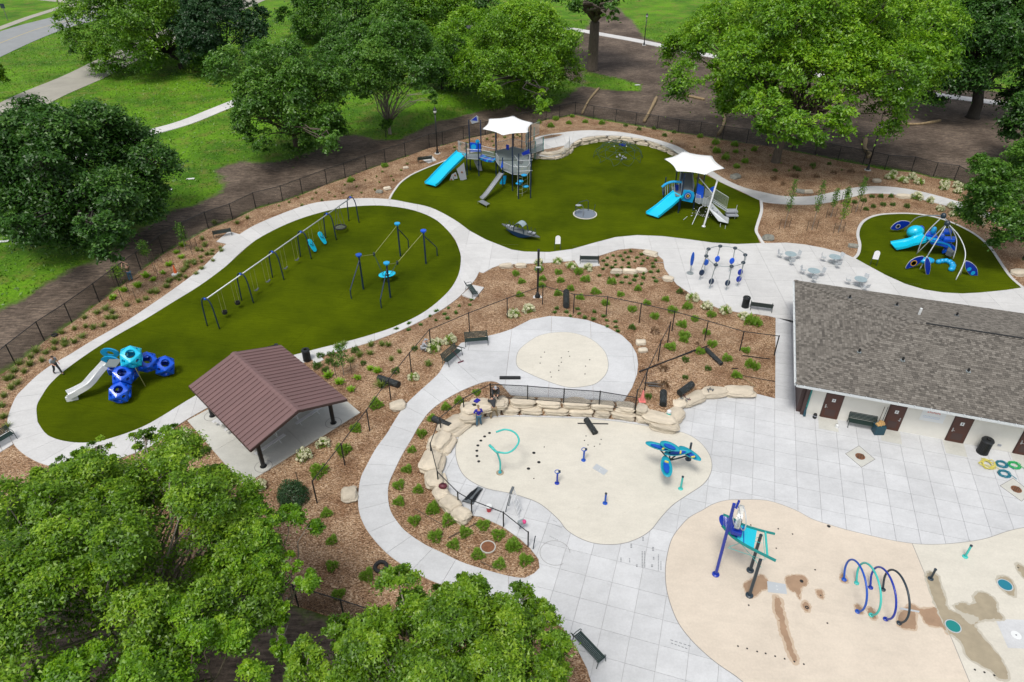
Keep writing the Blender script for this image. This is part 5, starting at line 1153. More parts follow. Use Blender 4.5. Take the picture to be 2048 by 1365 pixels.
for k in range(9):
    t = k/8; x = 345+t*280; a = Vp(*D(x, 640-75*math.sin(min(1, t*1.3)*PI/2)), Yf+1.1); b = Vp(*D(x+5, 760-30*t), Yf+1.0); MB().cyl(a, b, .03, 5).build('hood_bar', 'pale_steel' if k % 3 else 'deep_blue', t2)
MB().slab([Vp(*D(*p), Yf+1.5) for p in [(530, 610), (540, 700), (600, 690), (605, 600)]], .03).build('letter_panel', 'deep_blue', t2)
MB().slab([Vp(*D(*p), Yf+.1) for p in [(875, 580), (850, 800), (955, 825), (975, 640)]], .03).build('side_panel', 'royal_blue', t2)
MB().slab([Vp(*D(*p), Yf+.6) for p in [(1050, 700), (1110, 720), (1140, 625), (1060, 660)]], .03).build('side_panel', 'royal_blue', t2)
MB().slab([Vp(*D(*p), Yf+.2) for p in [(985, 650), (975, 790), (1080, 780), (1095, 735)]], .03).build('leaf_panel', 'galvanised', t2)
def bar2(x0, y0, x1, y1, Y0_, Y1_, r_=.035, m='pale_steel'): return MB().cyl(Vp(*D(x0, y0), Y0_), Vp(*D(x1, y1), Y1_), r_, 7).build('bar', m, t2)
bar2(900, 500, 1100, 740, Yf+.5, Yf-.6, .05)
mb_ = W(*D(965, 1240), .07); MB().cyl(mb_, Vp(*D(1172, 545), mb_.y+1.2), .09, 12).build('mast', 'aluminium', t2); MB().lathe(tuple(mb_), [(.2, 0), (.2, .06), (.12, .1)], 12).build('mast_base', 'aluminium', t2)
disc(Vp(*D(1172, 545), mb_.y+1.1), (0, 1, 0), .12).build('mast_top', 'pale_steel', t2)
for a, b, c, d in ((835, 870, 835, 730), ): pass
p0, p1, p2_, p3_ = Vp(*D(835, 865), Yf-1.4), Vp(*D(985, 935), Yf-2.2), Vp(*D(1085, 875), Yf-1.9), Vp(*D(1140, 850), Yf-1.4)
barrier(t2, p0, p0.lerp(p1, .45), .9, 'pale_steel', .07); barrier(t2, p0.lerp(p1, .75), p1, .9, 'pale_steel', .05); barrier(t2, p1, p2_, .9, 'pale_steel', .06)
bd = [W(*D(*p), z) for p, z in (((1015, 930), 1.4), ((1090, 890), 1.45), ((1270, 1080), .5), ((1345, 1110), .42), ((1335, 1195), .40), ((1190, 1160), .5), ((1080, 1020), 1.0))]
b_ = MB().slab(bd, .05).build('climbing_board', 'pale_steel', t2)
for x, y, z in ((1105, 960, 1.2), (1115, 1005, 1.08), (1170, 1020, .93), (1168, 1068, .8)): p = W(*D(x, y), z+.03); disc(p, (0, -.4, 1), .075, .02, 8).build('foot_hole', 'dark_slate', b_)
for x, y in ((1215, 1245), (1290, 1275)): p = W(*D(x, y), .07); MB().cyl(p, (p.x, p.y+.05, .45), .03, 6).build('leg', 'pale_steel', t2)
g0 = W(*D(790, 1210), .07); MB().tube([g0, Vp(*D(905, 955), g0.y+1.2), Vp(*D(945, 935), g0.y+1.3)], .035, 6).build('slide_pole', 'pale_steel', t2)
g0 = W(*D(655, 1140), .07); MB().cyl(g0, Vp(*D(720, 1085), g0.y+.1), .025, 6).build('stub_bar', 'pale_steel', t2)
# stairs on the right
sa, sb = Vp(*D(1110, 880), 69.6), Vp(*D(1330, 1020), 67.9)
MB().slab([sa, sb, sb+Vector((0, .9, 0)), sa+Vector((0, .9, 0))], .07).build('ramp', 'deck_grey', t2)
barrier(t2, sa+Vector((.1, .9, .1)), sb+Vector((.1, .9, .1)), 1.15, 'pale_steel', .12); barrier(t2, sa+Vector((0, 0, .0)), sb, .25, 'pale_steel', .3)
for k, (x, y, z) in enumerate(((1385, 1000, .75), (1390, 1060, .48))): p = W(*D(x, y), z); MB().box(tuple(p), (1.25, .75, .12)).build('step', 'grey_plastic', t2)
MB().tube([W(*D(1435, 1125), .07), Vp(*D(1455, 1000), 68.2), Vp(*D(1475, 915), 68.2)], .03, 6).build('step_rail', 'pale_steel', t2)
R = random.Random(3); net = MB(); balls = MB()
for k in range(46):
    x = 760+R.random()*390; y = 960+R.random()*190; p = Vp(*D(x, y), 68.6+R.random()*1.2); p.z = max(p.z, .15)
    balls.ball(tuple(p), .045, 4)
    if k: net.cyl(p, last, .009, 4)
    last = p if k % 4 else Vp(*D(R.uniform(800, 1000), 930), 69.5)
balls.build('net_knots', 'white_plastic', t2, kind='stuff'); net.build('climbing_net', 'black_rubber', t2, kind='stuff')
# --- dome net climber
dc = W(1236, 316, .07); dm = T('dome_net', 'low dark green rope dome climber with white knots at the back of the large turf', 'rope climber', tuple(dc))
fr = MB(); Rd = 3.1; Hd = 2.0; n = 10; R = random.Random(8)
nodes = []
for j, (rr_, zz) in enumerate(((1, 0), (.93, .38), (.72, .72), (.42, .92), (0.12, 1))):
    nodes.append([(dc.x+Rd*rr_*math.cos(2*PI*(k+(j % 2)*.5)/n), dc.y+Rd*rr_*math.sin(2*PI*(k+(j % 2)*.5)/n), .07+Hd*zz) for k in range(n)])
for j in range(4):
    for k in range(n):
        a = nodes[j][k]; b = nodes[j+1][k]; c = nodes[j+1][(k-1) % n] if j % 2 == 0 else nodes[j+1][(k+1) % n]
        for q in (b, c):
            m_ = [(a[i]+q[i])/2+R.gauss(0, .10) for i in range(3)]; fr.tube(crv([a, tuple(m_), q], False, 3), .022, 4)
        if j: 
            q = nodes[j][(k+1) % n]; fr.tube([a, q], .018, 4)
fr.build('rope_frame', 'rope_dark', dm)
for (u, v, z) in ((1245, 290, 1.0), (1244, 313, .45)):
    p = W(u, v, z); s = MB()
    for k in range(9): s.ball((p.x+R.gauss(0, .25), p.y+R.gauss(0, .25), p.z+R.gauss(0, .1)), .12, 5)
    s.build('knot_cluster', 'grey_plastic' if z < .8 else 'deep_blue', dm)
for k in range(n): 
    if k % 2 == 0: disc((nodes[3][k][0], nodes[3][k][1], nodes[3][k][2]+.03), (0, 0, 1), .07, .04, 8).build('connector', 'white_plastic', dm)
# --- spinner
sp = W(1170, 429, .08); st = T('spinner_disc', 'flat grey spinning disc with pale rim and dark hoop handles on the large turf', 'roundabout', tuple(sp))
MB().lathe(tuple(sp), [(1.28, 0), (1.28, .05)], 40).build('rim', 'cream_splash_pad', st); MB().lathe(tuple(sp), [(1.17, .05), (1.17, .09)], 40).build('platform', 'slate_deck', st)
K5 = lambda x, y: (980+x/8.904, 390+y/8.904)
MB().tube([(sp.x-1.0, sp.y-.2, .1), (sp.x-1.05, sp.y, 1.0), (sp.x-.6, sp.y+.5, 1.25), (sp.x+.2, sp.y+.8, 1.35), (sp.x+.35, sp.y+.75, 1.25), (sp.x+.4, sp.y+.7, .1)], .035, 6).build('hoop', 'dark_slate', st)
MB().tube([(sp.x-.3, sp.y-.9, .1), (sp.x-.2, sp.y-.3, .75), (sp.x-.35, sp.y+.2, 1.1)], .03, 6).build('hoop', 'dark_slate', st)
MB().tube([(sp.x-1.0, sp.y-.2, .9), (sp.x-.3, sp.y-.3, .7)], .025, 6).build('hoop', 'dark_slate', st); MB().cyl((sp.x+.95, sp.y+.4, .1), (sp.x+1.1, sp.y+.6, .95), .03, 6).build('handle', 'dark_slate', st)
MB().ball((sp.x-.75, sp.y+.0, 1.12), .32, 8, (1.1, .7, .25)).build('seat', 'grey_plastic', st, smooth=True)
# --- rocking boat
ra, rb = W(*K5(215, 600), .35), W(*K5(885, 800), .25); rk = T('rocking_boat', 'navy and grey rocking boat with arched canopy on the large turf', 'rocker', tuple((ra+rb)/2*1))
ax = (rb-ra); L_ = ax.length; ax.normalize(); ay = Vector((-ax.y, ax.x, 0)).normalized(); mid = (ra+rb)/2
MB().slab([ra+ay*.05+Vector((0, 0, .55)), ra-ay*.05+Vector((0, 0, .55)), mid-ax*.9-ay*.45+Vector((0, 0, .38)), mid+ax*.9-ay*.45+Vector((0, 0, .36)), rb-ay*.05+Vector((0, 0, .3)), rb+ay*.05+Vector((0, 0, .3)), mid+ax*.9+ay*.45+Vector((0, 0, .36)), mid-ax*.9+ay*.45+Vector((0, 0, .38))], .08).build('platform', 'dark_grey', rk)
for s in (-1, 1):
    P = [mid-ax*1.5+ay*.42*s+Vector((0, 0, .33)), mid-ax*.6+ay*.42*s-Vector((0, 0, .05)), mid+ay*.42*s-Vector((0, 0, .18)), mid+ax*.6+ay*.42*s-Vector((0, 0, .05)), mid+ax*1.5+ay*.42*s+Vector((0, 0, .3))]
    MB().slab(P, .04*s).build('rocker_side', 'navy_metal', rk)
    MB().tube(crv([tuple(mid+ax*x+ay*.42*s+Vector((0, 0, z))) for x, z in ((-.62, .35), (-.5, .9), (-.15, 1.25), (.2, 1.25), (.5, .9), (.62, .35))]), .05, 6).build('canopy_hoop', 'dark_slate', rk)
cpn = MB(); 
for k in range(8):
    a0, a1 = PI*(.25+.5*k/8), PI*(.25+.5*(k+1)/8); q = lambda a, s: mid+ax*(.62*math.cos(a))+ay*.42*s+Vector((0, 0, .4+.9*math.sin(a)))
    cpn.slab([q(a0, -1), q(a1, -1), q(a1, 1), q(a0, 1)], .03)
cpn.build('canopy', 'table_top', rk)
for x in (-1.5, -1.05, 1.05, 1.5):
    for s in (-1, 1): MB().tube([tuple(mid+ax*(x-.15)+ay*.25*s+Vector((0, 0, .42))), tuple(mid+ax*x+ay*.28*s+Vector((0, 0, .95))), tuple(mid+ax*(x+.15)+ay*.25*s+Vector((0, 0, .42)))], .025, 5).build('handle_hoop', 'dark_slate', rk)
    MB().box(tuple(mid+ax*x+Vector((0, 0, .5))), (.32, .4, .1), rz=math.atan2(ax.y, ax.x)).build('seat', 'grey_plastic', rk)
# --- swing set
AR = [((417, 653), (438, 661)), ((484, 603), (504, 610)), ((543, 559), (564, 566)), ((599, 517), (620, 521)), ((652, 484), (671, 484)), ((698.5, 443), (718, 448))]
A1, A2 = (W(*AR[0][0])+W(*AR[0][1]))/2, (W(*AR[-1][0])+W(*AR[-1][1]))/2; sd = (A2-A1); SLn = sd.length; sd.normalize(); sn = Vector((sd.y, -sd.x, 0)); ZB = 2.75
sw = T('swing_set', 'long swing set of six navy arches under a pale beam with chain swings', 'swing set', tuple((A1+A2)/2+Vector((0, 0, .07))))
for i in range(6):
    c = A1+sd*(SLn*i/5); P = [tuple(c+sn*x+Vector((0, 0, z))) for x, z in ((-.62, .07), (-.56, 1.3), (-.50, 2.2), (-.32, 2.72), (0, 2.9), (.32, 2.72), (.50, 2.2), (.56, 1.3), (.62, .07))]
    MB().tube(crv(P, False, 3), .055, 8).build('arch', 'navy_metal', sw, smooth=True); MB().ball(tuple(c+Vector((0, 0, 2.82))), .12, 6).build('bracket', 'royal_blue', sw)
MB().cyl(A1+Vector((0, 0, ZB)), A2+Vector((0, 0, ZB)), .055, 8).build('beam', 'pale_steel', sw, smooth=True)
def tpar(u, v, z): q = W(u, v, z)-A1; return q.dot(sd)
def chains(t, half, z1, par, m='chain_yellow'):
    for s in (-1, 1): a = A1+sd*(t+half*s)+Vector((0, 0, ZB-.05)); b = A1+sd*(t+half*s*.95)+Vector((0, 0, z1)); MB().tube([a, b], .016, 4).build('chain', m, par)
for (u, v) in ((443, 624), (469, 605)):
    t = tpar(u, v, .6); c = A1+sd*t; chains(t, .22, .75, sw)
    MB().lathe((c.x, c.y, .45), [(.12, 0), (.2, .06), (.23, .3), (.19, .3), (.15, .08)], 10).build('bucket_seat', 'black_rubber', sw)
for (u, v) in ((509, 580), (533, 563), (569, 537), (591, 520)):
    t = tpar(u, v, .5); c = A1+sd*t; chains(t, .27, .55, sw); q = lambda a, b, z: tuple(c+sd*a+sn*b+Vector((0, 0, z)))
    MB().slab([q(-.27, -.08, .58), q(-.1, -.09, .48), q(.1, -.09, .48), q(.27, -.08, .58), q(.27, .08, .58), q(.1, .09, .48), q(-.1, .09, .48), q(-.27, .08, .58)], .025).build('belt_seat', 'dark_grey', sw)
for (u, v) in ((623, 491), (643, 476)):
    t = tpar(u, v, .8); c = A1+sd*t; chains(t, .26, 1.15, sw)
    ang = math.atan2(sd.y, sd.x); M_ = Matrix.Rotation(ang, 3, 'Z')
    back = []; 
    for x, z in ((-.27, 1.3), (-.30, 1.0), (-.28, .6), (-.2, .28), (0, .2), (.2, .28), (.28, .6), (.30, 1.0), (.27, 1.3), (.1, 1.42), (-.1, 1.42)): back.append(tuple(c+sd*x-sn*(.30-(z-.2)*.0)+sn*(.62*(1-(z-.2)/1.22))+Vector((0, 0, z))))
    s = MB().slab(back, .10).build('adaptive_seat', 'cyan_plastic', sw, bevel=.03)
    MB().tube([tuple(c+sd*x+sn*y+Vector((0, 0, z))) for x, y, z in ((-.2, -.12, 1.05), (0, .12, .8), (.2, -.12, 1.05))], .03, 5).build('harness', 'dark_slate', s)
t = tpar(684, 456, .55); c = A1+sd*t; bk = MB()
bk.tube([(c.x+.58*math.cos(2*PI*k/24), c.y+.58*math.sin(2*PI*k/24), .6) for k in range(24)], .07, 8, closed=True); bk.build('basket_ring', 'black_rubber', sw)
bn_ = MB()
for k in range(-3, 4):
    w_ = math.sqrt(max(0, .55**2-(k*.16)**2)); bn_.cyl((c.x-w_, c.y+k*.16, .55), (c.x+w_, c.y+k*.16, .55), .018, 4); bn_.cyl((c.x+k*.16, c.y-w_, .55), (c.x+k*.16, c.y+w_, .55), .018, 4)
bn_.build('basket_net', 'dark_grey', sw)
for k in range(4): a = PI/4+PI/2*k; MB().tube([tuple(c+sd*(.35 if math.cos(a-math.atan2(sd.y, sd.x)) > 0 else -.35)+Vector((0, 0, ZB))), (c.x+.55*math.cos(a), c.y+.55*math.sin(a), .62)], .018, 4).build('chain', 'dark_grey', sw)
# --- four post rope swing
zs = T('four_post_swing', 'cyan dish swing hung on ropes between four braced navy posts with blue caps', 'swing', tuple(W(775, 560, .07)))
CN = []
for (b, t_, l1, l2, m_, lean) in (((727, 579), (717, 512), (700, 576), (703, 598), 'mid_blue', 0), ((781, 596), (773, 527), (759.5, 593), (763, 617), 'sky_blue', 0), ((801, 513), (791.5, 450), (816, 478), (817.5, 496), 'sky_blue', 1), ((852, 528), (844.5, 463), (872, 493.5), (874.5, 512), 'royal_blue', 1)):
    B = W(*b, .07); zt = 3.35; tp = Vector((B.x, B.y, zt)); L2 = W(*l2, .07); MB().cyl(B, tp, .075, 10).build('post', 'navy_metal', zs)
    knee = Vector((L2.x, L2.y, .95)); MB().tube(crv([tuple(tp-Vector((0, 0, .35))), tuple((tp-Vector((0, 0, .35))).lerp(knee, .9)), tuple(knee-Vector((0, 0, .12))), tuple(L2)], False, 3), .05, 8).build('brace', 'navy_metal', zs)
    MB().lathe(tuple(tp), [(.10, -.1), (.16, 0), (.27, .10), (.27, .2)], 14).build('post_cap', m_, zs, smooth=False); CN.append(tp)
k1, k2 = Vp(748, 509, 56.0), Vp(794.5, 526, 56.2); seat = W(774.5, 551, .65)
for a, b, m_ in ((CN[2], k1, 'chain_yellow'), (CN[0], k1, 'chain_yellow'), (CN[3], k2, 'chain_yellow'), (CN[1], k2, 'chain_yellow'), (k1, seat+Vector((-.35, .2, .1)), 'rope_dark'), (k1, seat+Vector((-.3, -.3, .1)), 'rope_dark'), (k2, seat+Vector((.35, .2, .1)), 'rope_dark'), (k2, seat+Vector((.2, -.2, .1)), 'rope_dark')): MB().cyl(a, b, .022, 5).build('rope', m_, zs)
for k in (k1, k2): MB().ball(tuple(k), .16, 6, (.7, .7, 1.4)).build('rope_joint', 'dark_slate', zs)
dd = MB(); sa_ = .45
V = []; F = []
for j, (r_, z) in enumerate(((.25, -.02), (.62, .02), (.80, .12), (.72, .16), (.55, .06), (.22, .03))):
    for k in range(20): a = 2*PI*k/20; x, y = r_*math.cos(a)*1.0, r_*math.sin(a)*.72; V.append((seat.x+x*math.cos(sa_)-y*math.sin(sa_), seat.y+x*math.sin(sa_)+y*math.cos(sa_), seat.z+z))
for j in range(5):
    for k in range(20): F.append((j*20+k, j*20+(k+1) % 20, (j+1)*20+(k+1) % 20, (j+1)*20+k))
F += [(5*20+k, 5*20+(k+1) % 20, (k+1) % 20, k) for k in range(20)]
dd.add(V, F).build('dish_seat', 'cyan_plastic', zs, smooth=True)
# --- polyhedra climber with steel slide
def polyh(name, c, r, rot, m, par):
    s2 = math.sqrt(2)/2; vs_ = [Vector(p)*s2 for p in [(x, y, 0) for x in (-1, 1) for y in (-1, 1)]+[(x, 0, y) for x in (-1, 1) for y in (-1, 1)]+[(0, x, y) for x in (-1, 1) for y in (-1, 1)]]
    M = Matrix.Rotation(rot[0], 3, 'X') @ Matrix.Rotation(rot[1], 3, 'Y') @ Matrix.Rotation(rot[2], 3, 'Z'); fc = []
    for ax_ in range(3):
        for sg in (-1, 1): fc.append([v for v in vs_ if v[ax_]*sg > .5])
    for a in (-1, 1):
        for b in (-1, 1):
            for d in (-1, 1): fc.append([v for v in vs_ if v.x*a >= -1e-6 and v.y*b >= -1e-6 and v.z*d >= -1e-6])
    mb = MB(); c = Vector(c); N_ = 24
    for f in fc:
        ctr = sum(f, Vector())/len(f); nr = ctr.normalized(); u_ = (f[0]-ctr).normalized(); w_ = nr.cross(u_); f = sorted(f, key=lambda v: math.atan2((v-ctr).dot(w_), (v-ctr).dot(u_)))
        inr = min(((f[i]+f[(i+1) % len(f)])/2-ctr).length for i in range(len(f))); hr = inr*(.70 if len(f) == 4 else .55); P0 = []; P1 = []; P2 = []
        for k in range(N_):
            a = 2*PI*k/N_; dr = u_*math.cos(a)+w_*math.sin(a); best = 9
            for i in range(len(f)):
                p, q = f[i]-ctr, f[(i+1) % len(f)]-ctr; e = q-p; en = e.cross(nr).normalized()
                if dr.dot(en) > 1e-6: best = min(best, p.dot(en)/dr.dot(en))
            P0.append(ctr+dr*best); P1.append(ctr+dr*hr+nr*.03); P2.append(ctr+dr*hr*.93-nr*.16)
        base = len(mb.v)
        mb.v += [tuple(c+(M @ p)*r) for p in P0+P1+P2]
        for k in range(N_):
            k2 = (k+1) % N_; mb.f += [(base+k, base+k2, base+N_+k2, base+N_+k), (base+N_+k, base+N_+k2, base+2*N_+k2, base+2*N_+k)]
    return mb.build(name, m, par)
ge = T('polyhedra_climber', 'climber of royal blue and cyan holed polyhedra with a pale curved slide', 'climber', tuple(W(262, 760, .07)))
for u, v, z, r_, m_, ro in ((262.6, 715, 2.55, .92, 'cyan_plastic', (.55, .35, .2)), (246.7, 752, 1.50, .86, 'royal_blue', (.5, .3, .1)), (240.6, 786, .80, .86, 'royal_blue', (.5, .25, .0)), (294, 725, 1.50, .86, 'royal_blue', (.55, .5, .3)), (329.7, 733, .82, .86, 'royal_blue', (.5, .45, .2)), (258, 745, 1.0, .80, 'royal_blue', (.4, .2, .5)), (226, 740, 1.05, .5, 'royal_blue', (.4, .2, .5))): polyh('polyhedron', W(u, v, z), r_, ro, m_, ge)
chute([W(213, 731, 2.05), W(196, 750, 1.5), W(176, 772, .95), W(157, 784, .60), W(137, 793.5, .45)], .62, .34, .05).build('curved_slide', 'white_plastic', ge)
p = W(143, 803, .07); MB().box((p.x+.05, p.y+.1, .25), (.75, .14, .4), rz=.35).build('slide_foot', 'white_plastic', ge)
for (u, v, Y) in ((220.5, 723, 41.7), (219, 707, 42.6)):
    c = Vp(u, v, Y); o_ = MB(); V = []; n_ = 26
    for k in range(n_): a = 2*PI*k/n_; V.append((c.x+.66*math.cos(a), c.y-.12*math.sin(a), c.z+.50*math.sin(a)))
    for k in range(n_): a = 2*PI*k/n_; V.append((c.x+.03+.27*math.cos(a), c.y-.05*math.sin(a), c.z+.22*math.sin(a)))
    V += [(x, y+.14, z-.02) for x, y, z in V]; F = []
    for k in range(n_): k2 = (k+1) % n_; F += [(k, k2, n_+k2, n_+k), (2*n_+k2, 2*n_+k, 3*n_+k, 3*n_+k2), (k2, k, 2*n_+k, 2*n_+k2), (n_+k, n_+k2, 3*n_+k2, 3*n_+k)]
    o_.add(V, F).build('hood_ring', 'sky_blue', ge)
MB().box(tuple(W(226, 727, 2.05)), (.9, .9, .08)).build('platform', 'deck_grey', ge)
MB().cyl(W(290.7, 773, .07), W(271, 737, 2.0), .03, 6).build('support_pole', 'chain_yellow', ge)
# --- ring climber on the plaza
E2 = lambda x, y: (1360+x/11.375, 480+y/11.375)
rc = T('ring_climber', 'grey ring climber on leaning legs with blue oval paddles on the plaza', 'climber', tuple(W(1442, 560, .08)))
zt = 2.45; TPs = [W(*E2(*p), zt) for p in [(650, 210), (915, 145), (1255, 190), (1485, 345), (1440, 520), (1175, 605), (815, 570), (600, 370)]]
BSs = [W(*E2(*p), .08) for p in [(553, 760), (800, 670), (1125, 715), (1325, 900), (1297, 1050), (1045, 1140), (673, 1105), (450, 905)]]
MB().tube(crv([tuple(p) for p in TPs], True, 5), .035, 6, closed=True).build('ring', 'galvanised', rc, smooth=True)
cx = sum((p.x for p in TPs))/8; cy = sum((p.y for p in TPs))/8
for i, (a, b) in enumerate(zip(TPs, BSs)):
    MB().tube([a, a.lerp(b, .5)+Vector((a.x-cx, a.y-cy, 0))*.06, b], .04, 7).build('leg', 'galvanised', rc); MB().ball(tuple(a), .17, 6, (1.2, 1.2, .8)).build('clamp', 'dark_slate', rc); disc(b+Vector((0, 0, .02)), (0, 0, 1), .13, .03, 10).build('foot_plate', 'pale_steel', rc)
    q = a.lerp(b, .55 if i in (0, 1, 2) else .70); MB().ball(tuple(q), .24, 8, (1.0, .35, 1.35)).build('paddle', ['mid_blue', 'royal_blue', 'royal_blue', 'deep_blue', 'deep_blue', 'navy_metal', 'navy_metal', 'navy_metal'][i], rc, smooth=True)
b = W(1380, 547, .08); fp = T('paddle_post', 'single tall blue fin on a post with round foot beside the ring climber', 'play post', tuple(b))
MB().lathe(tuple(b), [(.32, 0), (.32, .05)], 20).build('foot_plate', 'galvanised', fp); MB().cyl(b, b+Vector((.03, .05, .8)), .05, 8).build('post', 'galvanised', fp); MB().ball((b.x+.05, b.y+.15, 1.45), .75, 10, (.22, .16, 1)).build('fin', 'mid_blue', fp, smooth=True)
# --- spider climber on the small turf
Fx = lambda x, y: (1700+x/5.885, 420+y/5.885)
spd = T('spider_climber', 'spider-like climber of bent grey tubes with blue leaf panels on the small turf', 'climber', tuple(W(1880, 510, .07)))
za = 4.1; a1, a2 = W(*Fx(1145, 160), za), W(*Fx(1100, 70), za)
for a in (a1, a2): MB().ball(tuple(a), .26, 6, (1, 1, 1.1)).build('hub', 'dark_slate', spd)
def stub(P, r_=.05, m='pale_steel', name='bent_tube'): return MB().tube(crv([tuple(p) for p in P], False, 4), r_, 8).build(name, m, spd, smooth=True)
stub([a2, W(*Fx(890, 285), 2.2), W(*Fx(788, 520), .07)]); stub([a1, W(*Fx(910, 545), 1.25)]); stub([a1, a1.lerp(W(*Fx(780, 520), .07), .5), W(*Fx(780, 522), .07)])
stub([W(*Fx(910, 545), 1.25), W(*Fx(820, 700), .07)]); stub([a1, Vp(*Fx(1270, 290), 58.2), Vp(*Fx(1350, 460), 57.2), Vp(*Fx(1345, 610), 56.4), W(*Fx(1245, 825), .07)])
stub([Vp(*Fx(1345, 600), 56.4), W(*Fx(1298, 768), .07)], .04); stub([a2, Vp(*Fx(1240, 300), 60.5), Vp(*Fx(1250, 440), 60), W(*Fx(1212, 578), .07)])
stub([a2, Vp(*Fx(900, 68), 63.5), Vp(*Fx(760, 110), 65), W(*Fx(642, 250), .07)]); stub([a1, Vp(*Fx(1195, 330), 60.3), W(*Fx(1190, 450), .07)], .04)
def leafp(P, Y, dots=()):
    q = [Vp(*Fx(*p), Y) for p in P]; C = crv([tuple(p) for p in q], True, 4); l = MB().slab([Vector(p) for p in C], .04).build('leaf_panel', 'deep_blue', spd); MB().tube(C, .035, 5, closed=True).build('leaf_frame', 'pale_steel', l)
    for x, y, r_, m_ in dots: disc(Vp(*Fx(x, y), Y-.04), (0, 1, 0), r_, .03, 14).build('disc', m_, l)
leafp([(480, 222), (530, 160), (610, 130), (705, 148), (640, 205), (560, 235)], 65.2, [(565, 195, .24, 'pale_steel'), (565, 195, .17, 'deep_blue')])
leafp([(655, 685), (700, 610), (780, 560), (860, 548), (850, 590), (780, 650), (700, 682)], 57.5, [(750, 628, .30, 'amber'), (750, 628, .22, 'white_plastic'), (750, 628, .12, 'amber')])
leafp([(900, 560), (930, 590), (945, 680), (915, 790), (888, 710), (882, 620)], 56.6)
leafp([(1360, 605), (1430, 625), (1490, 690), (1500, 770), (1480, 805), (1400, 750), (1362, 690)], 56.4, [(1402, 700, .20, 'sky_blue'), (1447, 745, .20, 'sky_blue')])
MB().ball(tuple(W(*Fx(770, 262), .85)), .85, 10, (1, .8, .8)).build('cyan_pod', 'cyan_plastic', spd, smooth=True); disc(W(*Fx(747, 280), .95)+Vector((-.05, -.6, 0)), (0, -1, .5), .22, .1).build('pod_hole', 'deep_blue', spd)
MB().ball(tuple(W(*Fx(825, 240), .9)), .55, 8, (.7, .7, .9)).build('blue_pod', 'royal_blue', spd, smooth=True)
chute([W(*Fx(900, 315), 1.45), W(*Fx(780, 360), 1.1), W(*Fx(650, 400), .65), W(*Fx(510, 425), .4)], 1.25, .16, .08).build('slide', 'cyan_plastic', spd)
MB().slab([W(*Fx(*p), 1.5) for p in [(890, 290), (1040, 330), (1010, 240), (900, 250)]], .35).build('blue_body', 'royal_blue', spd, bevel=.08); MB().ball(tuple(W(*Fx(985, 245), 1.9)), .42, 7, (.6, .6, 1)).build('cyan_fin', 'sky_blue', spd, smooth=True)
MB().slab([W(*Fx(*p), 1.6) for p in [(1100, 250), (1190, 250), (1190, 295), (1090, 295)]], .3).build('blue_body', 'royal_blue', spd, bevel=.06); MB().ball(tuple(W(*Fx(1080, 315), 1.7)), .4, 7, (.6, .8, 1)).build('blue_pod', 'mid_blue', spd, smooth=True)
chute([W(*Fx(930, 355), 1.5), W(*Fx(1040, 380), 1.3), W(*Fx(1130, 425), .8), W(*Fx(1160, 500), .3)], 1.0, .3, .12).build('curved_step', 'royal_blue', spd)
st_ = chute([W(*Fx(925, 348), 1.72), W(*Fx(1040, 365), 1.58), W(*Fx(1120, 390), 1.25), W(*Fx(1160, 425), .9)], .75, .06, .06).build('step_top', 'sky_blue', spd)
for x, y, z in ((1060, 372, 1.62), (1105, 385, 1.45), (1143, 412, 1.15)): disc(W(*Fx(x, y), z), (0, -.3, 1), .18, .05, 12).build('foot_hole', 'deep_blue', st_)
MB().slab([W(*Fx(*p), .55) for p in [(1140, 480), (1215, 540), (1180, 555), (1120, 530)]], .45).build('step_block', 'dark_grey', spd); MB().slab([W(*Fx(*p), 1.4) for p in [(1080, 340), (1235, 345), (1230, 385), (1100, 375)]], .3).build('blue_wing', 'royal_blue', spd, bevel=.05)
MB().ball(tuple(W(*Fx(905, 600), .95)), .55, 8, (1.3, .7, .6)).build('cyan_pod', 'sky_blue', spd, smooth=True)
wr = T('wavy_stepper', 'short curved row of cyan stepping lumps near the kerb of the small turf', 'stepping stones', tuple(W(*Fx(1150, 640), .07)))
for x, y in ((1045, 612), (1085, 603), (1130, 600), (1170, 612), (1200, 635), (1212, 660), (1205, 685), (1195, 700)): MB().ball(tuple(W(*Fx(x, y), .25)), .3, 7, (1, .8, .8)).build('lump', 'sky_blue', wr, smooth=True)
# ------------------------------------------------------------------ water play features
def wroot(name, lab, cat, u, v, group=None): return T(name, lab, cat, tuple(W(u, v, .094)), group)
b = W(1000, 946, .094); ra_ = wroot('water_arch', 'teal swirl pipe looping over the lower splash pad', 'water feature', 1000, 946)
loop = [W(840+x/8.533, 760+y/8.533, z) for x, y, z in ((1310, 1235, 1.9), (1190, 1120, 2.0), (1240, 1170, 2.05), (1360, 1240, 2.1), (1480, 1248, 2.15), (1600, 1190, 2.25), (1685, 1060, 2.35), (1660, 950, 2.4), (1570, 875, 2.4), (1440, 850, 2.4), (1300, 893, 2.4))]
MB().tube(crv([tuple(b), (b.x+.02, b.y, 1.0), (b.x-.12, b.y-.05, 1.7), tuple(loop[0]), ]+[tuple(p) for p in loop[3:]], False, 5), .06, 8).build('pipe', 'teal_metal', ra_, smooth=True)
MB().tube(crv([tuple(loop[1]), tuple(loop[2]), tuple(loop[0]), tuple(loop[3])], False, 4), [.09, .09, .09, .09, .09, .08, .08, .08, .08, .07, .07, .06, .06], 8).build('nozzle_tail', 'teal_metal', ra_, smooth=True)
MB().lathe(tuple(b), [(.24, 0), (.24, .02)], 18).build('base_ring', 'wet_cream', ra_); MB().lathe(tuple(b), [(.11, .02), (.11, .08), (.07, .12)], 12).build('collar', 'aqua', ra_)
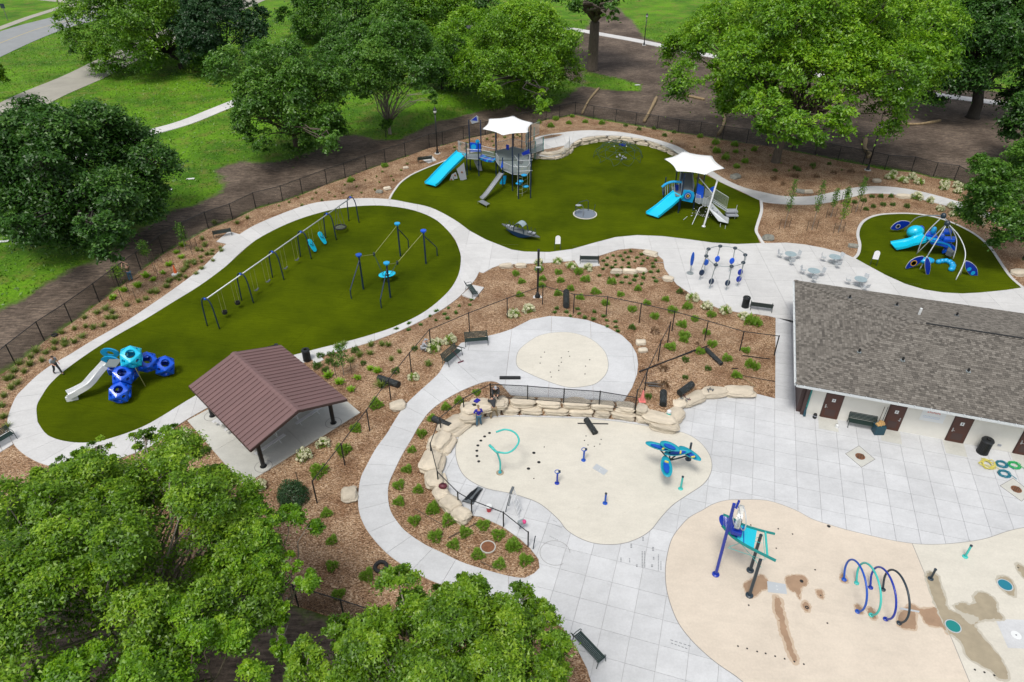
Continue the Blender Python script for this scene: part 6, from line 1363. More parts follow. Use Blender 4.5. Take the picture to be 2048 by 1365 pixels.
SPR = [((1167, 921), (1166, 900), 'mid_blue', 'blue spray post with small ring on top, between drain grate and fence roll', 1), ((1114, 967), (1116, 945), 'deep_blue', 'dark blue spray post with ring left of the drain grate', 1), ((1210, 1007), (1212, 986), 'mid_blue', 'plain blue spray post near the lower lobe of the splash pad', 0),
       ((1361, 978), (1368, 953), 'teal_metal', 'thin teal spray post right of the flower-shaped feature', 0), ((1930, 1114), (1945, 1091), 'teal_metal', 'teal spray post near the plaza edge at the right', 0), ((1861, 1158), (1874, 1139), 'dark_slate', 'black spray post by the joint line on the wet concrete', 0)]
for (bb, tt, m_, lab, ring) in SPR:
    b = W(*bb, .094); h = max(.8, hz(bb, tt)); r = T('spray_post', lab, 'water feature', tuple(b), 'spray posts'); MB().lathe(tuple(b), [(.15, 0), (.15, .03), (.09, .06)], 14).build('foot', m_, r); MB().cyl(b, (b.x, b.y, h), .06, 10).build('post', m_, r)
    if ring:
        c = (b.x, b.y, h+.03); MB().tube([(c[0]+.16*math.cos(2*PI*k/14), c[1]+.1+.16*math.sin(2*PI*k/14), c[2]) for k in range(14)], .025, 6, closed=True).build('ring', 'mid_blue', r); MB().box((b.x+.12, b.y+.1, h+.05), (.14, .12, .12)).build('nozzle', 'dark_slate', r)
    else: MB().lathe((b.x, b.y, h), [(.075, 0), (.075, .05)], 10).build('cap', 'dark_slate', r)
# flower of dump leaves
J = lambda x, y: (1280+x/9.75, 860+y/9.75)
fl = wroot('leaf_fountain', 'aqua flower-like fountain with five tipping leaf dishes and yellow stops', 'water feature', *J(545, 765)); zc = 1.55
trunk = W(*J(540, 800), .094); hub = Vector((trunk.x, trunk.y, 1.15)); MB().cyl(trunk, hub, .08, 10).build('stem', 'dark_slate', fl); MB().lathe(tuple(trunk), [(.16, 0), (.16, .04)], 12).build('foot', 'mid_blue', fl)
for (x, y, z, L_, w_, a, yel) in ((370, 335, 2.2, 1.75, .62, -.55, (460, 365)), (585, 330, 2.4, 1.35, .75, -.75, None), (740, 445, 1.9, 1.7, .62, .05, (790, 440)), (970, 470, 1.7, 1.75, .68, -.95, (1035, 530)), (512, 720, 1.5, 1.65, .80, 1.50, (520, 625))):
    c = W(*J(x, y), z); ca, sa2 = math.cos(a), math.sin(a); V = []; n_ = 18; tilt = .10
    for rr_, zz in ((1, .07), (.72, -.03), (.01, -.10)):
        for k in range(n_): q = 2*PI*k/n_; X_, Y_ = L_/2*rr_*math.cos(q), w_*.43*rr_*math.sin(q)*(1-.12*math.cos(q)); V.append((c.x+X_*ca-Y_*sa2, c.y+X_*sa2+Y_*ca, c.z+zz+X_*tilt))
    V += [(p[0], p[1], p[2]-.05) for p in V]; F = []
    for j in range(2):
        for k in range(n_): k2 = (k+1) % n_; F += [(j*n_+k, j*n_+k2, (j+1)*n_+k2, (j+1)*n_+k), (3*n_+(j+1)*n_+k, 3*n_+(j+1)*n_+k2, 3*n_+j*n_+k2, 3*n_+j*n_+k)]
    F += [(k2, k, 3*n_+k, 3*n_+k2) for k, k2 in ((k, (k+1) % n_) for k in range(n_))]
    lf = MB().add(V, F).build('leaf_dish', 'aqua', fl, smooth=True)
    MB().slab([(c.x+X_*ca-Y_*sa2, c.y+X_*sa2+Y_*ca, c.z+.03+X_*tilt) for X_, Y_ in ((L_*.30*math.cos(2*PI*k/12)-.02, w_*.22*math.sin(2*PI*k/12)) for k in range(12))], .04).build('dish_centre', 'mid_blue', lf)
    if yel: yy = W(*J(*yel), z+.1); MB().box(tuple(yy), (.24, .10, .07), rz=a+1.2).build('stopper', 'yellow_part', lf)
    MB().tube(crv([tuple(hub-Vector((0, 0, .15))), (hub.x*.5+c.x*.5, hub.y*.5+c.y*.5, c.z*.55+hub.z*.3), (c.x, c.y, c.z-.1)], False, 4), .05, 8).build('branch', 'dark_slate', fl, smooth=True)
b = W(*J(940, 575), .094); MB().cyl(b, (b.x, b.y, 1.5), .07, 10).build('stem', 'dark_slate', fl); MB().lathe(tuple(b), [(.2, 0), (.2, .04)], 12).build('foot', 'dark_slate', fl)
# dumping bucket frame
I_ = lambda x, y: (1410+x/6.205, 990+y/6.205)
bk = wroot('dump_bucket_frame', 'tall tilted teal and blue fish-shaped frame with clear tipping drum on three poles', 'water feature', *I_(420, 900))
A0 = W(*I_(132, 990), .094); B0 = W(*I_(560, 940), .094); C0 = W(*I_(550, 1250), .094)
for p, h, m_ in ((A0, 5.6, 'deep_blue'), (B0, 3.0, 'dark_slate'), (C0, 3.0, 'dark_slate')): MB().cyl(p, (p.x, p.y, h), .085, 12).build('pole', m_, bk); MB().lathe(tuple(p), [(.2, 0), (.2, .05), (.12, .09)], 14).build('foot', m_, bk)
zA, zB = 3.35, 2.95
up = [W(*I_(x, y), z) for x, y, z in ((225, 245, 3.5), (330, 290, 3.45), (480, 375, 3.3), (700, 445, 3.1), (865, 485, 3.0))]; lo = [W(*I_(x, y), z) for x, y, z in ((215, 385, 3.1), (330, 510, 3.05), (480, 615, 3.0), (650, 705, 3.0), (880, 820, 2.95))]
MB().tube(crv([tuple(p) for p in up], False, 4), .07, 6).build('top_rail', 'dark_teal', bk); MB().tube(crv([tuple(p) for p in lo], False, 4), .08, 6).build('bottom_rail', 'dark_teal', bk)
cu = crv([tuple(p) for p in up], False, 4); cl_ = crv([tuple(p) for p in lo], False, 4)
def web(i0, i1, m_, nm, off=0):
    V = [cu[i] for i in range(i0, i1+1)]+[cl_[i] for i in range(i0, i1+1)]; n_ = i1-i0+1; V += [(x, y, z-.03) for x, y, z in V]
    F = [(k, k+1, n_+k+1, n_+k) for k in range(n_-1)]+[(2*n_+k+1, 2*n_+k, 3*n_+k, 3*n_+k+1) for k in range(n_-1)]; MB().add(V, F).build(nm, m_, bk)
web(0, 6, 'deep_blue', 'head_panel'); web(6, 11, 'aqua_panel', 'clear_panel')
hd = crv([tuple(W(*I_(x, y), 3.45)) for x, y in ((225, 245), (185, 260), (178, 310), (195, 360), (215, 385))], False, 4); MB().slab([Vector(p) for p in hd]+[W(*I_(235, 320), 3.4)], .04).build('nose_panel', 'deep_blue', bk)
for i in (8,): MB().cyl(Vector(cu[i])+Vector((0, 0, .03)), Vector(cl_[i])+Vector((0, 0, .03)), .025, 6).build('rib', 'mid_blue', bk)
j0 = Vector(cu[13]); j1 = Vector(cl_[14])
MB().cyl(j0, j1, .06, 8).build('cross_tube', 'teal_metal', bk)
for a, b in ((W(*I_(280, 655), 2.1), W(*I_(735, 810), 2.1)), (W(*I_(440, 600), 2.6), W(*I_(695, 900), 1.6)), (W(*I_(400, 510), 3.0), W(*I_(700, 600), 2.9)), (W(*I_(300, 645), 2.1), W(*I_(720, 510), 2.8)), (W(*I_(720, 490), 3.0), W(*I_(745, 800), 2.9))): MB().cyl(a, b, .014, 5).build('stay_cable', 'teal_metal', bk)
dcn = W(*I_(425, 275), 4.3); drum = MB().tube([dcn+Vector((-.12, .05, 0)), dcn+Vector((.12, -.05, 0))], .62, 24).build('clear_drum', 'glass_clear', bk); 
MB().tube([(dcn.x-.13+.0, dcn.y+.05+.62*math.cos(2*PI*k/24), dcn.z+.62*math.sin(2*PI*k/24)) for k in range(24)], .03, 6, closed=True).build('drum_hoop', 'steel', bk); MB().tube([(dcn.x+.13, dcn.y-.05+.62*math.cos(2*PI*k/24), dcn.z+.62*math.sin(2*PI*k/24)) for k in range(24)], .03, 6, closed=True).build('drum_hoop', 'pale_steel', bk)
MB().cyl(W(*I_(385, 170), 4.9), W(*I_(425, 70), 5.3), .06, 8).build('top_pipe', 'deep_blue', bk); MB().box(tuple(W(*I_(430, 350), 4.0)), (.14, .14, .5)).build('pivot', 'dark_slate', bk); MB().box(tuple(W(*I_(395, 450), 3.45)), (.55, .45, .25), rz=-.4).build('drum_cradle', 'deep_blue', bk, bevel=.04)
# hoops
HP_ = [((1688, 1160), (1715, 1224), 'mid_blue', 'bright blue'), ((1713, 1167), (1742, 1231), 'teal_metal', 'teal'), ((1741, 1176), (1771, 1239), 'deep_blue', 'dark blue'), ((1766, 1180), (1798, 1247), 'dark_slate', 'black')]
for i, (a, b, m_, cn) in enumerate(HP_):
    A, B = W(*a, .094), W(*b, .094); r = T('water_hoop', cn+' water hoop in the row of four hoops on the peach splash pad', 'water feature', tuple((A+B)/2), 'row of four water hoops')
    c = (A+B)/2; R_h = 1.15; d = (A-B).normalized(); P = []
    half = (A-B).length/2; a0 = math.asin(min(1, half/1.25)) if half < 1.25 else PI/2; zc_ = .85
    for k in range(17):
        q = -.62+(PI+1.24)*k/16; P.append(tuple(c+d*(1.28*math.cos(q))+Vector((0, 0, .87+1.22*math.sin(q)))))
    P[0] = tuple(A); P[-1] = tuple(B)
    MB().tube(crv(P, False, 2), .055, 8).build('hoop', m_, r, smooth=True)
    for p in (A, B): MB().lathe(tuple(p), [(.13, 0), (.13, .05), (.08, .08)], 12).build('foot', m_, r)
# drains, jets and grates
def grate(P, lab, m='pale_steel', inner=True):
    w_ = [W(u, v, .094) for u, v in P]; r = T('drain_grate', lab, 'drain', tuple(sum(w_, Vector())/4)); MB().slab([p+Vector((0, 0, .02)) for p in (w_ if area([tuple(p)[:2] for p in w_]) > 0 else w_[::-1])], .03).build('plate', m, r)
    a, b, c, d = w_
    for k in (1, 2):
        q = (a.lerp(b, k/3)+d.lerp(c, k/3))/2; MB().lathe((q.x, q.y, .115), [(.035, 0), (.035, .006)], 8).build('bolt', 'white_plastic', r)
grate([(1185, 937), (1193, 928), (1216, 942), (1208, 951)], 'small pale drain plate in the middle of the lower splash pad')
grate([(1534, 1163), (1536, 1185), (1574, 1189), (1571, 1169)], 'pale double drain plate between wet stains under the fish-shaped frame')
w_ = [W(1536+x/3.992, 1023+y/3.992, .11) for x, y in ((1058, 768), (1210, 795), (1208, 808), (1055, 782))]; props(MB().slab(w_[::-1], .02).build('trench_drain', 'pale_steel'), 'thin pale drain strip crossing the legs of the black hoop', 'drain')
def jets(L, rad, lab, hf=.094, m='black_rubber', grp=None):
    for k, (u, v) in enumerate(L):
        p = W(u, v, hf); o = MB().lathe(tuple(p), [(rad, 0), (rad, .008), (rad*.4, .01), (rad*.35, .003)], 12).build('ground_jet', m); props(o, lab, 'water jet', grp or lab)
jets([(512+x/4, 682+y/4) for x, y in ((1868, 738), (1829, 766), (1799, 799), (1775, 838), (1767, 880), (1768, 922), (1782, 965))], .10, 'one of the seven round black jets in an arc left of the teal swirl', grp='arc of seven ground jets')
jets([(1024+x/4, 682+y/4) for x, y in ((175, 897), (215, 972), (132, 1023))], .11, 'one of three dark round ground jets right of the teal swirl', grp='three jets on the lower pad')
jets([(1024+x/4, 682+y/4) for x, y in ((258, 850), (175, 1102), (592, 762), (580, 798), (608, 834), (659, 845), (703, 827), (713, 789))], .045, 'tiny black ground jet on the lower splash pad', grp='tiny jets on the lower pad')
jets([(1024+x/4, 682+y/4) for x, y in ((260, 91), (232, 131), (225, 179), (452, 87), (461, 124), (395, 137), (395, 172), (375, 201), (374, 237), (307, 251), (314, 290), (622, 152), (588, 203), (584, 266))], .05, 'tiny black ground jet on the upper round pad', HP+.094, grp='tiny jets on the round pad')
jets([(1536+x/3.992, 1023+y/3.992) for x, y in ((82, 140), (196, 182), (66, 295), (376, 467), (474, 893), (57, 1157), (133, 1178), (210, 1200), (286, 1221), (420, 672))]+[(1024+x/3.992, 1023+y/3.992) for x, y in ((1906, 110), (1804, 1077), (1877, 1096), (1957, 1120), (2025, 1135), (1890, 750))], .045, 'tiny black ground jet on the peach splash pad', grp='tiny jets on the peach pad')
jets([(1536+x/3.992, 1023+y/3.992) for x, y in ((268, 558), (310, 768), (485, 120))], .10, 'larger black ground jet on the peach splash pad', grp='larger jets on the peach pad')
jets([(1536+x/3.992, 1023+y/3.992) for x, y in ((1652, 1265), (1728, 1286), (1807, 1310), (1998, 450))], .05, 'tiny black ground jet on the cream pad at the right edge', grp='tiny jets on the right pad')
for u, v, m_, lab in ((2010, 1170.5, 'mid_blue', 'round dark blue cover with pale rim on the cream pad'), (1906, 1253, 'dark_teal', 'round teal cover with pale rim in the wet stain')):
    p = W(u, v, .097); r = T('round_cover', lab, 'drain cover', tuple(p)); MB().lathe(tuple(p), [(.38, 0), (.38, .015)], 30).build('rim', 'pale_steel', r); MB().lathe(tuple(p), [(.33, .016), (.33, .024)], 30).build('lid', 'teal_hose' if m_ == 'mid_blue' else m_, r)
p = W(2032, 1271, .097); r = T('round_cover', 'small pale round cap at the lower right edge on grey concrete', 'drain cover', tuple(p)); MB().lathe(tuple(p), [(.24, 0), (.24, .02)], 20).build('lid', 'white_plastic', r); MB().lathe(tuple(p), [(.035, .021), (.035, .03)], 8).build('hole', 'sign_ink', r)
# floor drains framed in the plaza
for P, lab in (([(1691, 908), (1718, 892), (1750, 919), (1723, 935)], 'framed rusty manhole in the plaza between the first two doors'), ([(2000, 972), (2026, 957), (2062, 985), (2043, 1003)], 'framed rusty manhole at the right edge below the hoses')):
    w_ = [W(u, v, .088) for u, v in P]; c = sum(w_, Vector())/4; r = T('manhole', lab, 'manhole', tuple(c)); MB().slab(w_ if area([tuple(p)[:2] for p in w_]) > 0 else w_[::-1], .03).build('surround', 'pavilion_concrete', r)
    MB().tube([tuple(p) for p in w_], .02, 4, closed=True).build('frame', 'joint_dark', r); MB().lathe(tuple(c), [(.30, 0), (.30, .012)], 24).build('cover', 'rust', r)
    for k in range(-2, 3): MB().box((c.x+k*.1, c.y, c.z+.016), (.035, .4, .008), rz=-.3).build('slot', 'dark_bark', r)
p = G(976, 1096); r = T('manhole', 'round rusty manhole with concrete collar in the small mulch bed', 'manhole', tuple(p+Vector((0, 0, .03))))
MB().lathe(tuple(p), [(.44, 0), (.44, .10), (.38, .10), (.38, .06)], 30, cap=False).build('collar', 'pavilion_concrete', r); MB().lathe(tuple(p), [(.38, .05), (.38, .08)], 30).build('cover', 'rust', r); MB().lathe(tuple(p), [(.08, .08), (.08, .10)], 12).build('knob', 'rust', r)

# ------------------------------------------------------------------ construction clutter
def roll(P0, P1, z, r_, lab, hf=None):
    a = G(*P0, hf); b = G(*P1, hf); c = (a+b)/2; d = (b-a); rt = T('mesh_roll', lab, 'mesh roll', (c.x, c.y, c.z+.03), 'rolls of black fence mesh'); up_ = Vector((0, 0, r_+.05))
    MB().tube([a+up_, b+up_], r_, 16).build('roll', 'mesh_black', rt)
    R = random.Random(int(P0[0])); d_ = d.normalized(); s_ = d_.cross(Vector((0, 0, 1))); w_ = MB()
    for k in range(26):
        q = R.random(); an = R.uniform(0, PI); p = a+d*q+up_; u_ = s_*math.cos(an)+Vector((0, 0, 1))*math.sin(an); w_.tube([p+u_*r_*.98, p+u_*(r_+.02)+d_*.12, p+u_*r_*.98+d_*.2], .007, 4)
    w_.build('loose_wire', 'dark_grey', rt); return rt
roll((758, 762), (798, 776), 0, .24, 'black mesh roll lying beside the fence line left of the curved walk'); roll((1132, 590), (1132, 618), 0, .26, 'black mesh roll standing upright-looking near the central lamp')
roll((1411, 703), (1442, 733), 0, .17, 'thin black mesh roll on the right side of the central bed'); roll((1358, 793), (1383, 775), 0, .24, 'short black mesh roll behind the flat boulders'); roll((1326, 790), (1325, 816), 0, .24, 'short black mesh roll right of the pink cone')
roll((1172, 845), (1190, 872), 0, .20, 'black mesh roll lying on the splash pad below the wall', zero); roll((867, 843), (901, 859), 0, .22, 'black mesh roll resting on the left wall boulders', h_up)
def pipe(P0, P1, r_, lab, m='black_metal', hf=None, lift=.05, name='loose_pipe', cat='pipe', grp='loose fence pipes'):
    a = G(*P0, hf)+Vector((0, 0, lift+r_)); b = G(*P1, hf)+Vector((0, 0, lift+r_)); o = MB().tube([a, b], r_, 6).build(name, m); return props(o, lab, cat, grp)
pipe((1278, 747), (1385, 706), .05, 'long black pipe in the central bed, upper of two', lift=.1); pipe((1290, 741), (1390, 702), .05, 'long black pipe in the central bed, lower of two', lift=.03); pipe((1388, 705), (1417, 693), .04, 'short black pipe beside the thin mesh roll')
pipe((1155, 850), (1216, 851), .04, 'short pipe with end cap under the mesh roll on the splash pad', hf=zero, lift=.09)
pipe((897, 1078), (962, 1044), .04, 'dark pipe across the small mulch bed', 'stake_wood', grp='loose pipes in the small bed'); pipe((830, 1020), (886, 1052), .025, 'thin dark pipe at the top of the small bed', 'stake_wood', grp='loose pipes in the small bed'); pipe((961, 1125), (1000, 1144), .025, 'thin dark pipe at the lower edge of the small bed', 'stake_wood', grp='loose pipes in the small bed')
pipe((898, 690), (930, 699), .035, 'short black pipe left of the slatted bench by the pad', hf=h_up); pipe((1480, 752), (1550, 765), .02, 'thin dark wire end at the right of the bed'); pipe((1484, 757), (1510, 775), .04, 'weathered brown plank at the right of the bed', 'log_wood'); pipe((1463, 739), (1476, 739), .03, 'very short dark pipe near the right bed edge'); pipe((1485, 713), (1540, 720), .03, 'dark pipe beside the right fence end')
o = MB().box(tuple(G(1020, 759, h_up)+Vector((0, 0, .14))), (1.5, .25, .12), rz=.0).build('black_box', 'black_rubber'); props(o, 'flat black strip lying on the pad above the wall', 'box')
R = random.Random(2); c = G(1304, 773, h_up); r = T('branch_pile', 'small pile of grey sticks left of the black mesh roll', 'stick pile', tuple(c))
for k in range(9): a = c+Vector((R.uniform(-.6, -.2), R.gauss(0, .12), .08+.02*k)); MB().tube([a, a+Vector((R.uniform(.5, 1.1), R.gauss(0, .25), R.uniform(0, .1)))], .03, 5).build('stick', 'dark_grey' if k % 2 else 'stake_wood', r)
def cone(uv, lab, m, hf=None, sc=1.0):
    g = G(*uv, hf)+Vector((0, 0, .04)); r = T('traffic_cone', lab, 'traffic cone', tuple(g)); MB().box((g.x, g.y, g.z+.02*sc), (.46*sc, .46*sc, .05)).build('base', 'cone_orange' if m == 'cone_orange' else m, r); MB().lathe(tuple(g), [(.17*sc, .04), (.045*sc, .9*sc), (.03*sc, .9*sc)], 14).build('body', m, r)
    return r
cn = cone((352, 549), 'orange traffic cone in a white collar in the upper left bed', 'cone_orange'); g = G(352, 551); MB().lathe((g.x, g.y, g.z), [(.36, .03), (.36, .16), (.28, .17)], 16).build('white_collar', 'white_plastic', cn)
cn = cone((1284, 803), 'faded pink and white cone behind the right end of the wall', 'cone_pink', h_up); g = G(1284, 803, h_up); MB().lathe((g.x, g.y, g.z), [(.105, .5), (.075, .7)], 12).build('white_band', 'white_plastic', cn)
# step ladder
g = W(1033, 1030, .09); ld = T('step_ladder', 'grey step ladder standing open on the plaza behind the fence', 'ladder', tuple(g)); top = g+Vector((-.25, .35, 2.0))
AB = [(1046, 1037), (1044, 1022)], 
fa = [W(1038, 1037, .09), W(1044, 1022, .09)]; fb = [W(1011, 1024, .09), W(1017, 1012, .09)]; tp_ = [Vector((g.x-.35, g.y+.15, 1.75)), Vector((g.x-.2, g.y+.6, 1.75))]
for f_, nm in ((fa, 'front'), (fb, 'back')):
    for i in (0, 1): MB().cyl(f_[i], tp_[i], .03, 5).build('leg', 'aluminium' if nm == 'front' else 'dark_grey', ld)
    if nm == 'front':
        for k in range(1, 6): MB().cyl(f_[0].lerp(tp_[0], k/6), f_[1].lerp(tp_[1], k/6), .025, 5).build('step', 'aluminium', ld)
MB().box(tuple((tp_[0]+tp_[1])/2), (.15, .55, .06), rz=-.3).build('ladder_top', 'dark_grey', ld)
g = W(978, 1022, .09); r = T('red_bucket', 'small red bucket with a white rim on the plaza near the ladder', 'bucket', tuple(g)); MB().lathe(tuple(g), [(.13, 0), (.17, .35), (.15, .35)], 14).build('pail', 'red_plastic', r); MB().lathe(tuple(g), [(.18, .36), (.18, .42), (.05, .44)], 14).build('rim', 'white_plastic', r)
g = W(886, 975, .65); r = T('bag', 'dark maroon bag lying on the left wall boulders', 'bag', tuple(g)); MB().ball((g.x, g.y, g.z+.12), .28, 7, (1, .8, .6)).build('sack', 'maroon', r, smooth=True); MB().tube([(g.x-.15, g.y, g.z+.2), (g.x, g.y-.05, g.z+.42), (g.x+.15, g.y, g.z+.2)], .02, 5).build('strap', 'black_rubber', r)
g = W(1043, 1058, .09); r = T('power_cutter', 'small pink and grey power tool leaning on the fence rail', 'power tool', tuple(g)); MB().box((g.x, g.y, g.z+.55), (.4, .25, .22), rz=.5).build('body', 'galvanised', r); MB().ball((g.x+.15, g.y, g.z+.6), .13, 6).build('cap', 'pink_plastic', r); MB().cyl((g.x-.1, g.y, g.z+.01), (g.x-.05, g.y, g.z+.5), .03, 6).build('stand', 'dark_grey', r)
g = W(1066, 1098, .09); props(MB().tube([(g.x, g.y, .05), (g.x+.1, g.y+.05, 1.0), (g.x+.12, g.y+.05, 1.1)], .03, 6).build('bent_stake', 'dark_slate'), 'thin dark bent stake beside the last fence post', 'stake')
# folded mesh on the plaza
P = [W(512+x/4, 682+y/4, .10) for x, y in ((1648, 1285), (1700, 1215), (1775, 1168), (1815, 1185), (1760, 1270), (1735, 1310))]; r = T('fallen_mesh', 'loose strip of black fence mesh draped on the walk by the boulders', 'fence mesh', tuple(P[3]))
for k in range(26):
    t = k/25; a = P[0].lerp(P[5], t); b = P[2].lerp(P[3], t); MB().tube([a, a.lerp(b, .5)+Vector((0, 0, .12*math.sin(t*9)+.1)), b], .016, 4).build('wire', 'black_metal', r)
mb = MB(); mb.slab([P[0]+Vector((0, 0, .05)), P[5]+Vector((0, 0, .05)), P[3]+Vector((0, 0, .05)), P[2]+Vector((0, 0, .05))], .01); mb.build('mesh_sheet', 'dark_grey', r)
# hoses
def hose(uv, R0, lab, m, n=5, loose=False):
    g = W(*uv, .09); P = []; R = random.Random(int(uv[0]))
    for k in range(n*16): a = 2*PI*k/16; rr_ = R0*(.55+.45*((k*7) % 31)/31) if loose else R0*(.80+.2*math.sin(k*.9)); P.append((g.x+rr_*math.cos(a)+R.gauss(0, .01)+(.14*math.sin(k*.13) if loose else 0), g.y+rr_*math.sin(a)*.95+(.1*math.cos(k*.11) if loose else 0), .11+.02*(k//16)))
    r = T('garden_hose', lab, 'hose', tuple(g), 'coiled hoses'); MB().tube(P, .022, 5).build('coil', m, r); MB().tube([P[-1], (P[-1][0]+.2, P[-1][1]-.3, .11)], .018, 5).build('hose_end', m, r)
hose((1975, 930), .48, 'loosely coiled yellow hose on the plaza by the wall', 'yellow_hose', 6, True); hose((2003, 930), .36, 'dark blue-teal coiled hose, upper of two next to the yellow hose', 'teal_hose'); hose((2008, 949), .38, 'teal coiled hose, lower of two next to the yellow hose', 'teal_hose'); hose((2028, 932), .38, 'bright green coiled hose nearest the right edge', 'green_hose')
# things by the wall
g = W(1755, 866, .09); r = T('blue_bin', 'square dark blue bin stuffed with brown cardboard beside the wall bench', 'bin', tuple(g)); MB().slab([(g.x-.33, g.y-.25, .78), (g.x+.33, g.y-.25, .78), (g.x+.33, g.y+.3, .78), (g.x-.33, g.y+.3, .78)], .7).build('body', 'bin_blue', r, bevel=.03)
for k in range(3): MB().box((g.x-.12+k*.12, g.y+.05*k, .82+.03*k), (.34, .28, .14), rz=.3+k*.6, rx=.3).build('cardboard', 'box_tan', r)
for dx, a in ((-.02, .10), (.2, .2)): props(MB().cyl((g.x+dx, g.y+.28, .6), (g.x+dx+.12, g.y+.42, 2.0), .018, 6).build('broom_handle', 'dark_slate' if dx > 0 else 'stake_wood'), ('dark' if dx > 0 else 'pale')+' broom handle standing in the blue bin beside the wall', 'broom')
r = local('bollard_cap', 'short black pipe stub standing by the wall near the corner', 'pipe', .75, -.3); p = r.location; MB().lathe(tuple(p), [(.13, 0), (.13, .28), (.10, .36), (.03, .4)], 12).build('stub', 'black_rubber', r); MB().lathe((p.x, p.y, p.z), [(.135, .2), (.135, .25)], 12).build('band', 'grey_plastic', r)
r = local('downpipe_shoe', 'dark teal downspout foot at the brown corner of the building', 'downpipe', .13, -.35); p = r.location; MB().tube([(p.x, p.y+.3, .7), (p.x-.02, p.y+.1, .3), (p.x-.05, p.y, .1)], .09, 8).build('pipe', 'bin_blue', r)
r = local('paint_can', 'small white and black canister on the slab before the first door', 'canister', 2.15, -.85); p = r.location; MB().lathe(tuple(p), [(.11, 0), (.11, .2), (.05, .24)], 12).build('can', 'white_plastic', r); MB().lathe((p.x+.05, p.y+.12, p.z), [(.07, 0), (.07, .16)], 10).build('lid', 'black_rubber', r)
# broom on bench
a, b = W(922, 722, HP+.1), W(904, 700, HP+.9); r = T('push_broom', 'maroon push broom leaning against the bench at the pad edge', 'broom', tuple(a)); MB().cyl(a, b, .018, 6).build('handle', 'maroon', r); q = W(916, 726, HP+.12); q2 = W(927, 722, HP+.12); MB().tube([q, q2], .05, 6).build('brush', 'maroon', r)
# water cooler bottle and tools on boulders
g = W(1337, 832, .6); r = T('drink_jug', 'teal and white drink jug standing on the last boulder of the wall', 'jug', tuple(g)); MB().lathe(tuple(g), [(.14, 0), (.15, .3)], 12).build('body', 'teal_metal', r); MB().lathe((g.x, g.y, g.z), [(.15, .3), (.14, .45), (.06, .48)], 12).build('lid', 'white_plastic', r)
for u, v, lab, m_ in ((1372, 797, 'tool pile in red and grey on a flat boulder', 'maroon'), (1418, 779, 'tool pile of grey metal clamps on the long flat boulder', 'dark_grey'), (1343, 846, 'tool pile at the corner tip of the wall boulders', 'maroon')):
    g = W(u, v, .62); r = T('tool_pile', lab, 'tools', tuple(g)); R = random.Random(u)
    for k in range(7): a = Vector((g.x+R.gauss(0, .14), g.y+R.gauss(0, .12), g.z+.03)); MB().tube([a, a+Vector((R.gauss(0, .15), R.gauss(0, .15), R.uniform(0, .08)))], .03, 5).build('tool', m_ if k % 2 else 'dark_grey', r)
props(MB().box(tuple(W(954, 802, 1.12)), (.38, .3, .1), rz=.9).build('blue_case', 'blue_cloth'), 'small blue case on the top block behind the man in blue', 'case')
r = T('drill', 'black and white hand drill on the top block beside the blue case', 'power tool', tuple(W(948, 811, 1.1))); p = r.location; MB().box((p.x, p.y, p.z+.05), (.28, .12, .1)).build('body', 'black_rubber', r); MB().box((p.x-.1, p.y-.05, p.z+.04), (.1, .1, .08)).build('battery', 'white_plastic', r)
# tyres
for (u, v, lab, hf) in ((762, 1137, 'old black tyre lying in the mulch right of the foreground tree', None), (110, 673, 'small black tyre by the fence in the upper left bed', None)):
    g = G(u, v); r = T('old_tyre', lab, 'tyre', tuple(g)); rr_ = .42 if u > 500 else .25
    MB().tube([(g.x+rr_*.75*math.cos(2*PI*k/24), g.y+rr_*.75*math.sin(2*PI*k/24), g.z+.14) for k in range(24)], rr_*.26, 8, closed=True).build('tread', 'black_rubber', r, smooth=True)
# logs on the tracked soil, litter, utility pole
for i, (P, rr_, lab) in enumerate((([(1164, 229), (1178, 202), (1198, 178)], .20, 'pale log lying on the soil behind the fence, leftmost of four'), ([(1288, 246), (1302, 220), (1313, 197)], .28, 'pale thick log behind the fence, second from the left'), ([(1436, 272), (1447, 250), (1450, 222)], .26, 'pale curved log behind the fence under the big bright tree'), ([(1582, 295), (1584, 270), (1590, 250)], .22, 'pale log behind the fence right of the big tree trunk'), ([(1734, 317), (1740, 312), (1729, 300), (1731, 281)], .28, 'crooked pale branch behind the fence near the right lamp'), ([(1366, 192), (1385, 196), (1409, 201)], .22, 'thin pale branch lying far back on the soil'), ([(1795, 250), (1840, 250), (1880, 243)], .22, 'long thin branch near the dark tree trunk'))):
    pts = crv([tuple(G(u, v)+Vector((0, 0, rr_*.6))) for u, v in P], False, 4); n_ = len(pts); props(MB().tube(pts, [rr_*(.75+.35*math.sin(k*1.3)*.3+.2*k/n_) for k in range(n_)], 8).build('fallen_log', 'log_wood', smooth=True), lab, 'log', 'logs on the soil')
for u, v, lab in ((336, 381, 'pale flat board lying on the grass near the dark tree'), (381, 359, 'small white scrap on the grass, farther from the dark tree'), (8, 484, 'small pale scrap on the grass at the left edge'), (1275, 171, 'white scrap on the grass patch behind the fence')):
    g = G(u, v); props(MB().box((g.x, g.y, .06), (.9, .35, .05), rz=.2).build('scrap', 'white_plastic'), lab, 'litter')
g = W(158, 95); r = T('utility_pole', 'leaning brown wooden utility pole beside the road', 'utility pole', tuple(g)); tp_ = Vp(112, -4, g.y-1.5); MB().cyl(g, tp_+(tp_-g)*.35, .17, 8, .11).build('pole', 'pole_wood', r)
g = W(16, 42); r = T('roadside_sign', 'small grey sign on a thin post in the far left grass', 'sign', tuple(g)); MB().cyl(g, (g.x, g.y, 3.0), .06, 6).build('post', 'dark_grey', r); MB().box((g.x, g.y, 3.1), (.9, .08, 1.0)).build('plate', 'dark_slate', r)

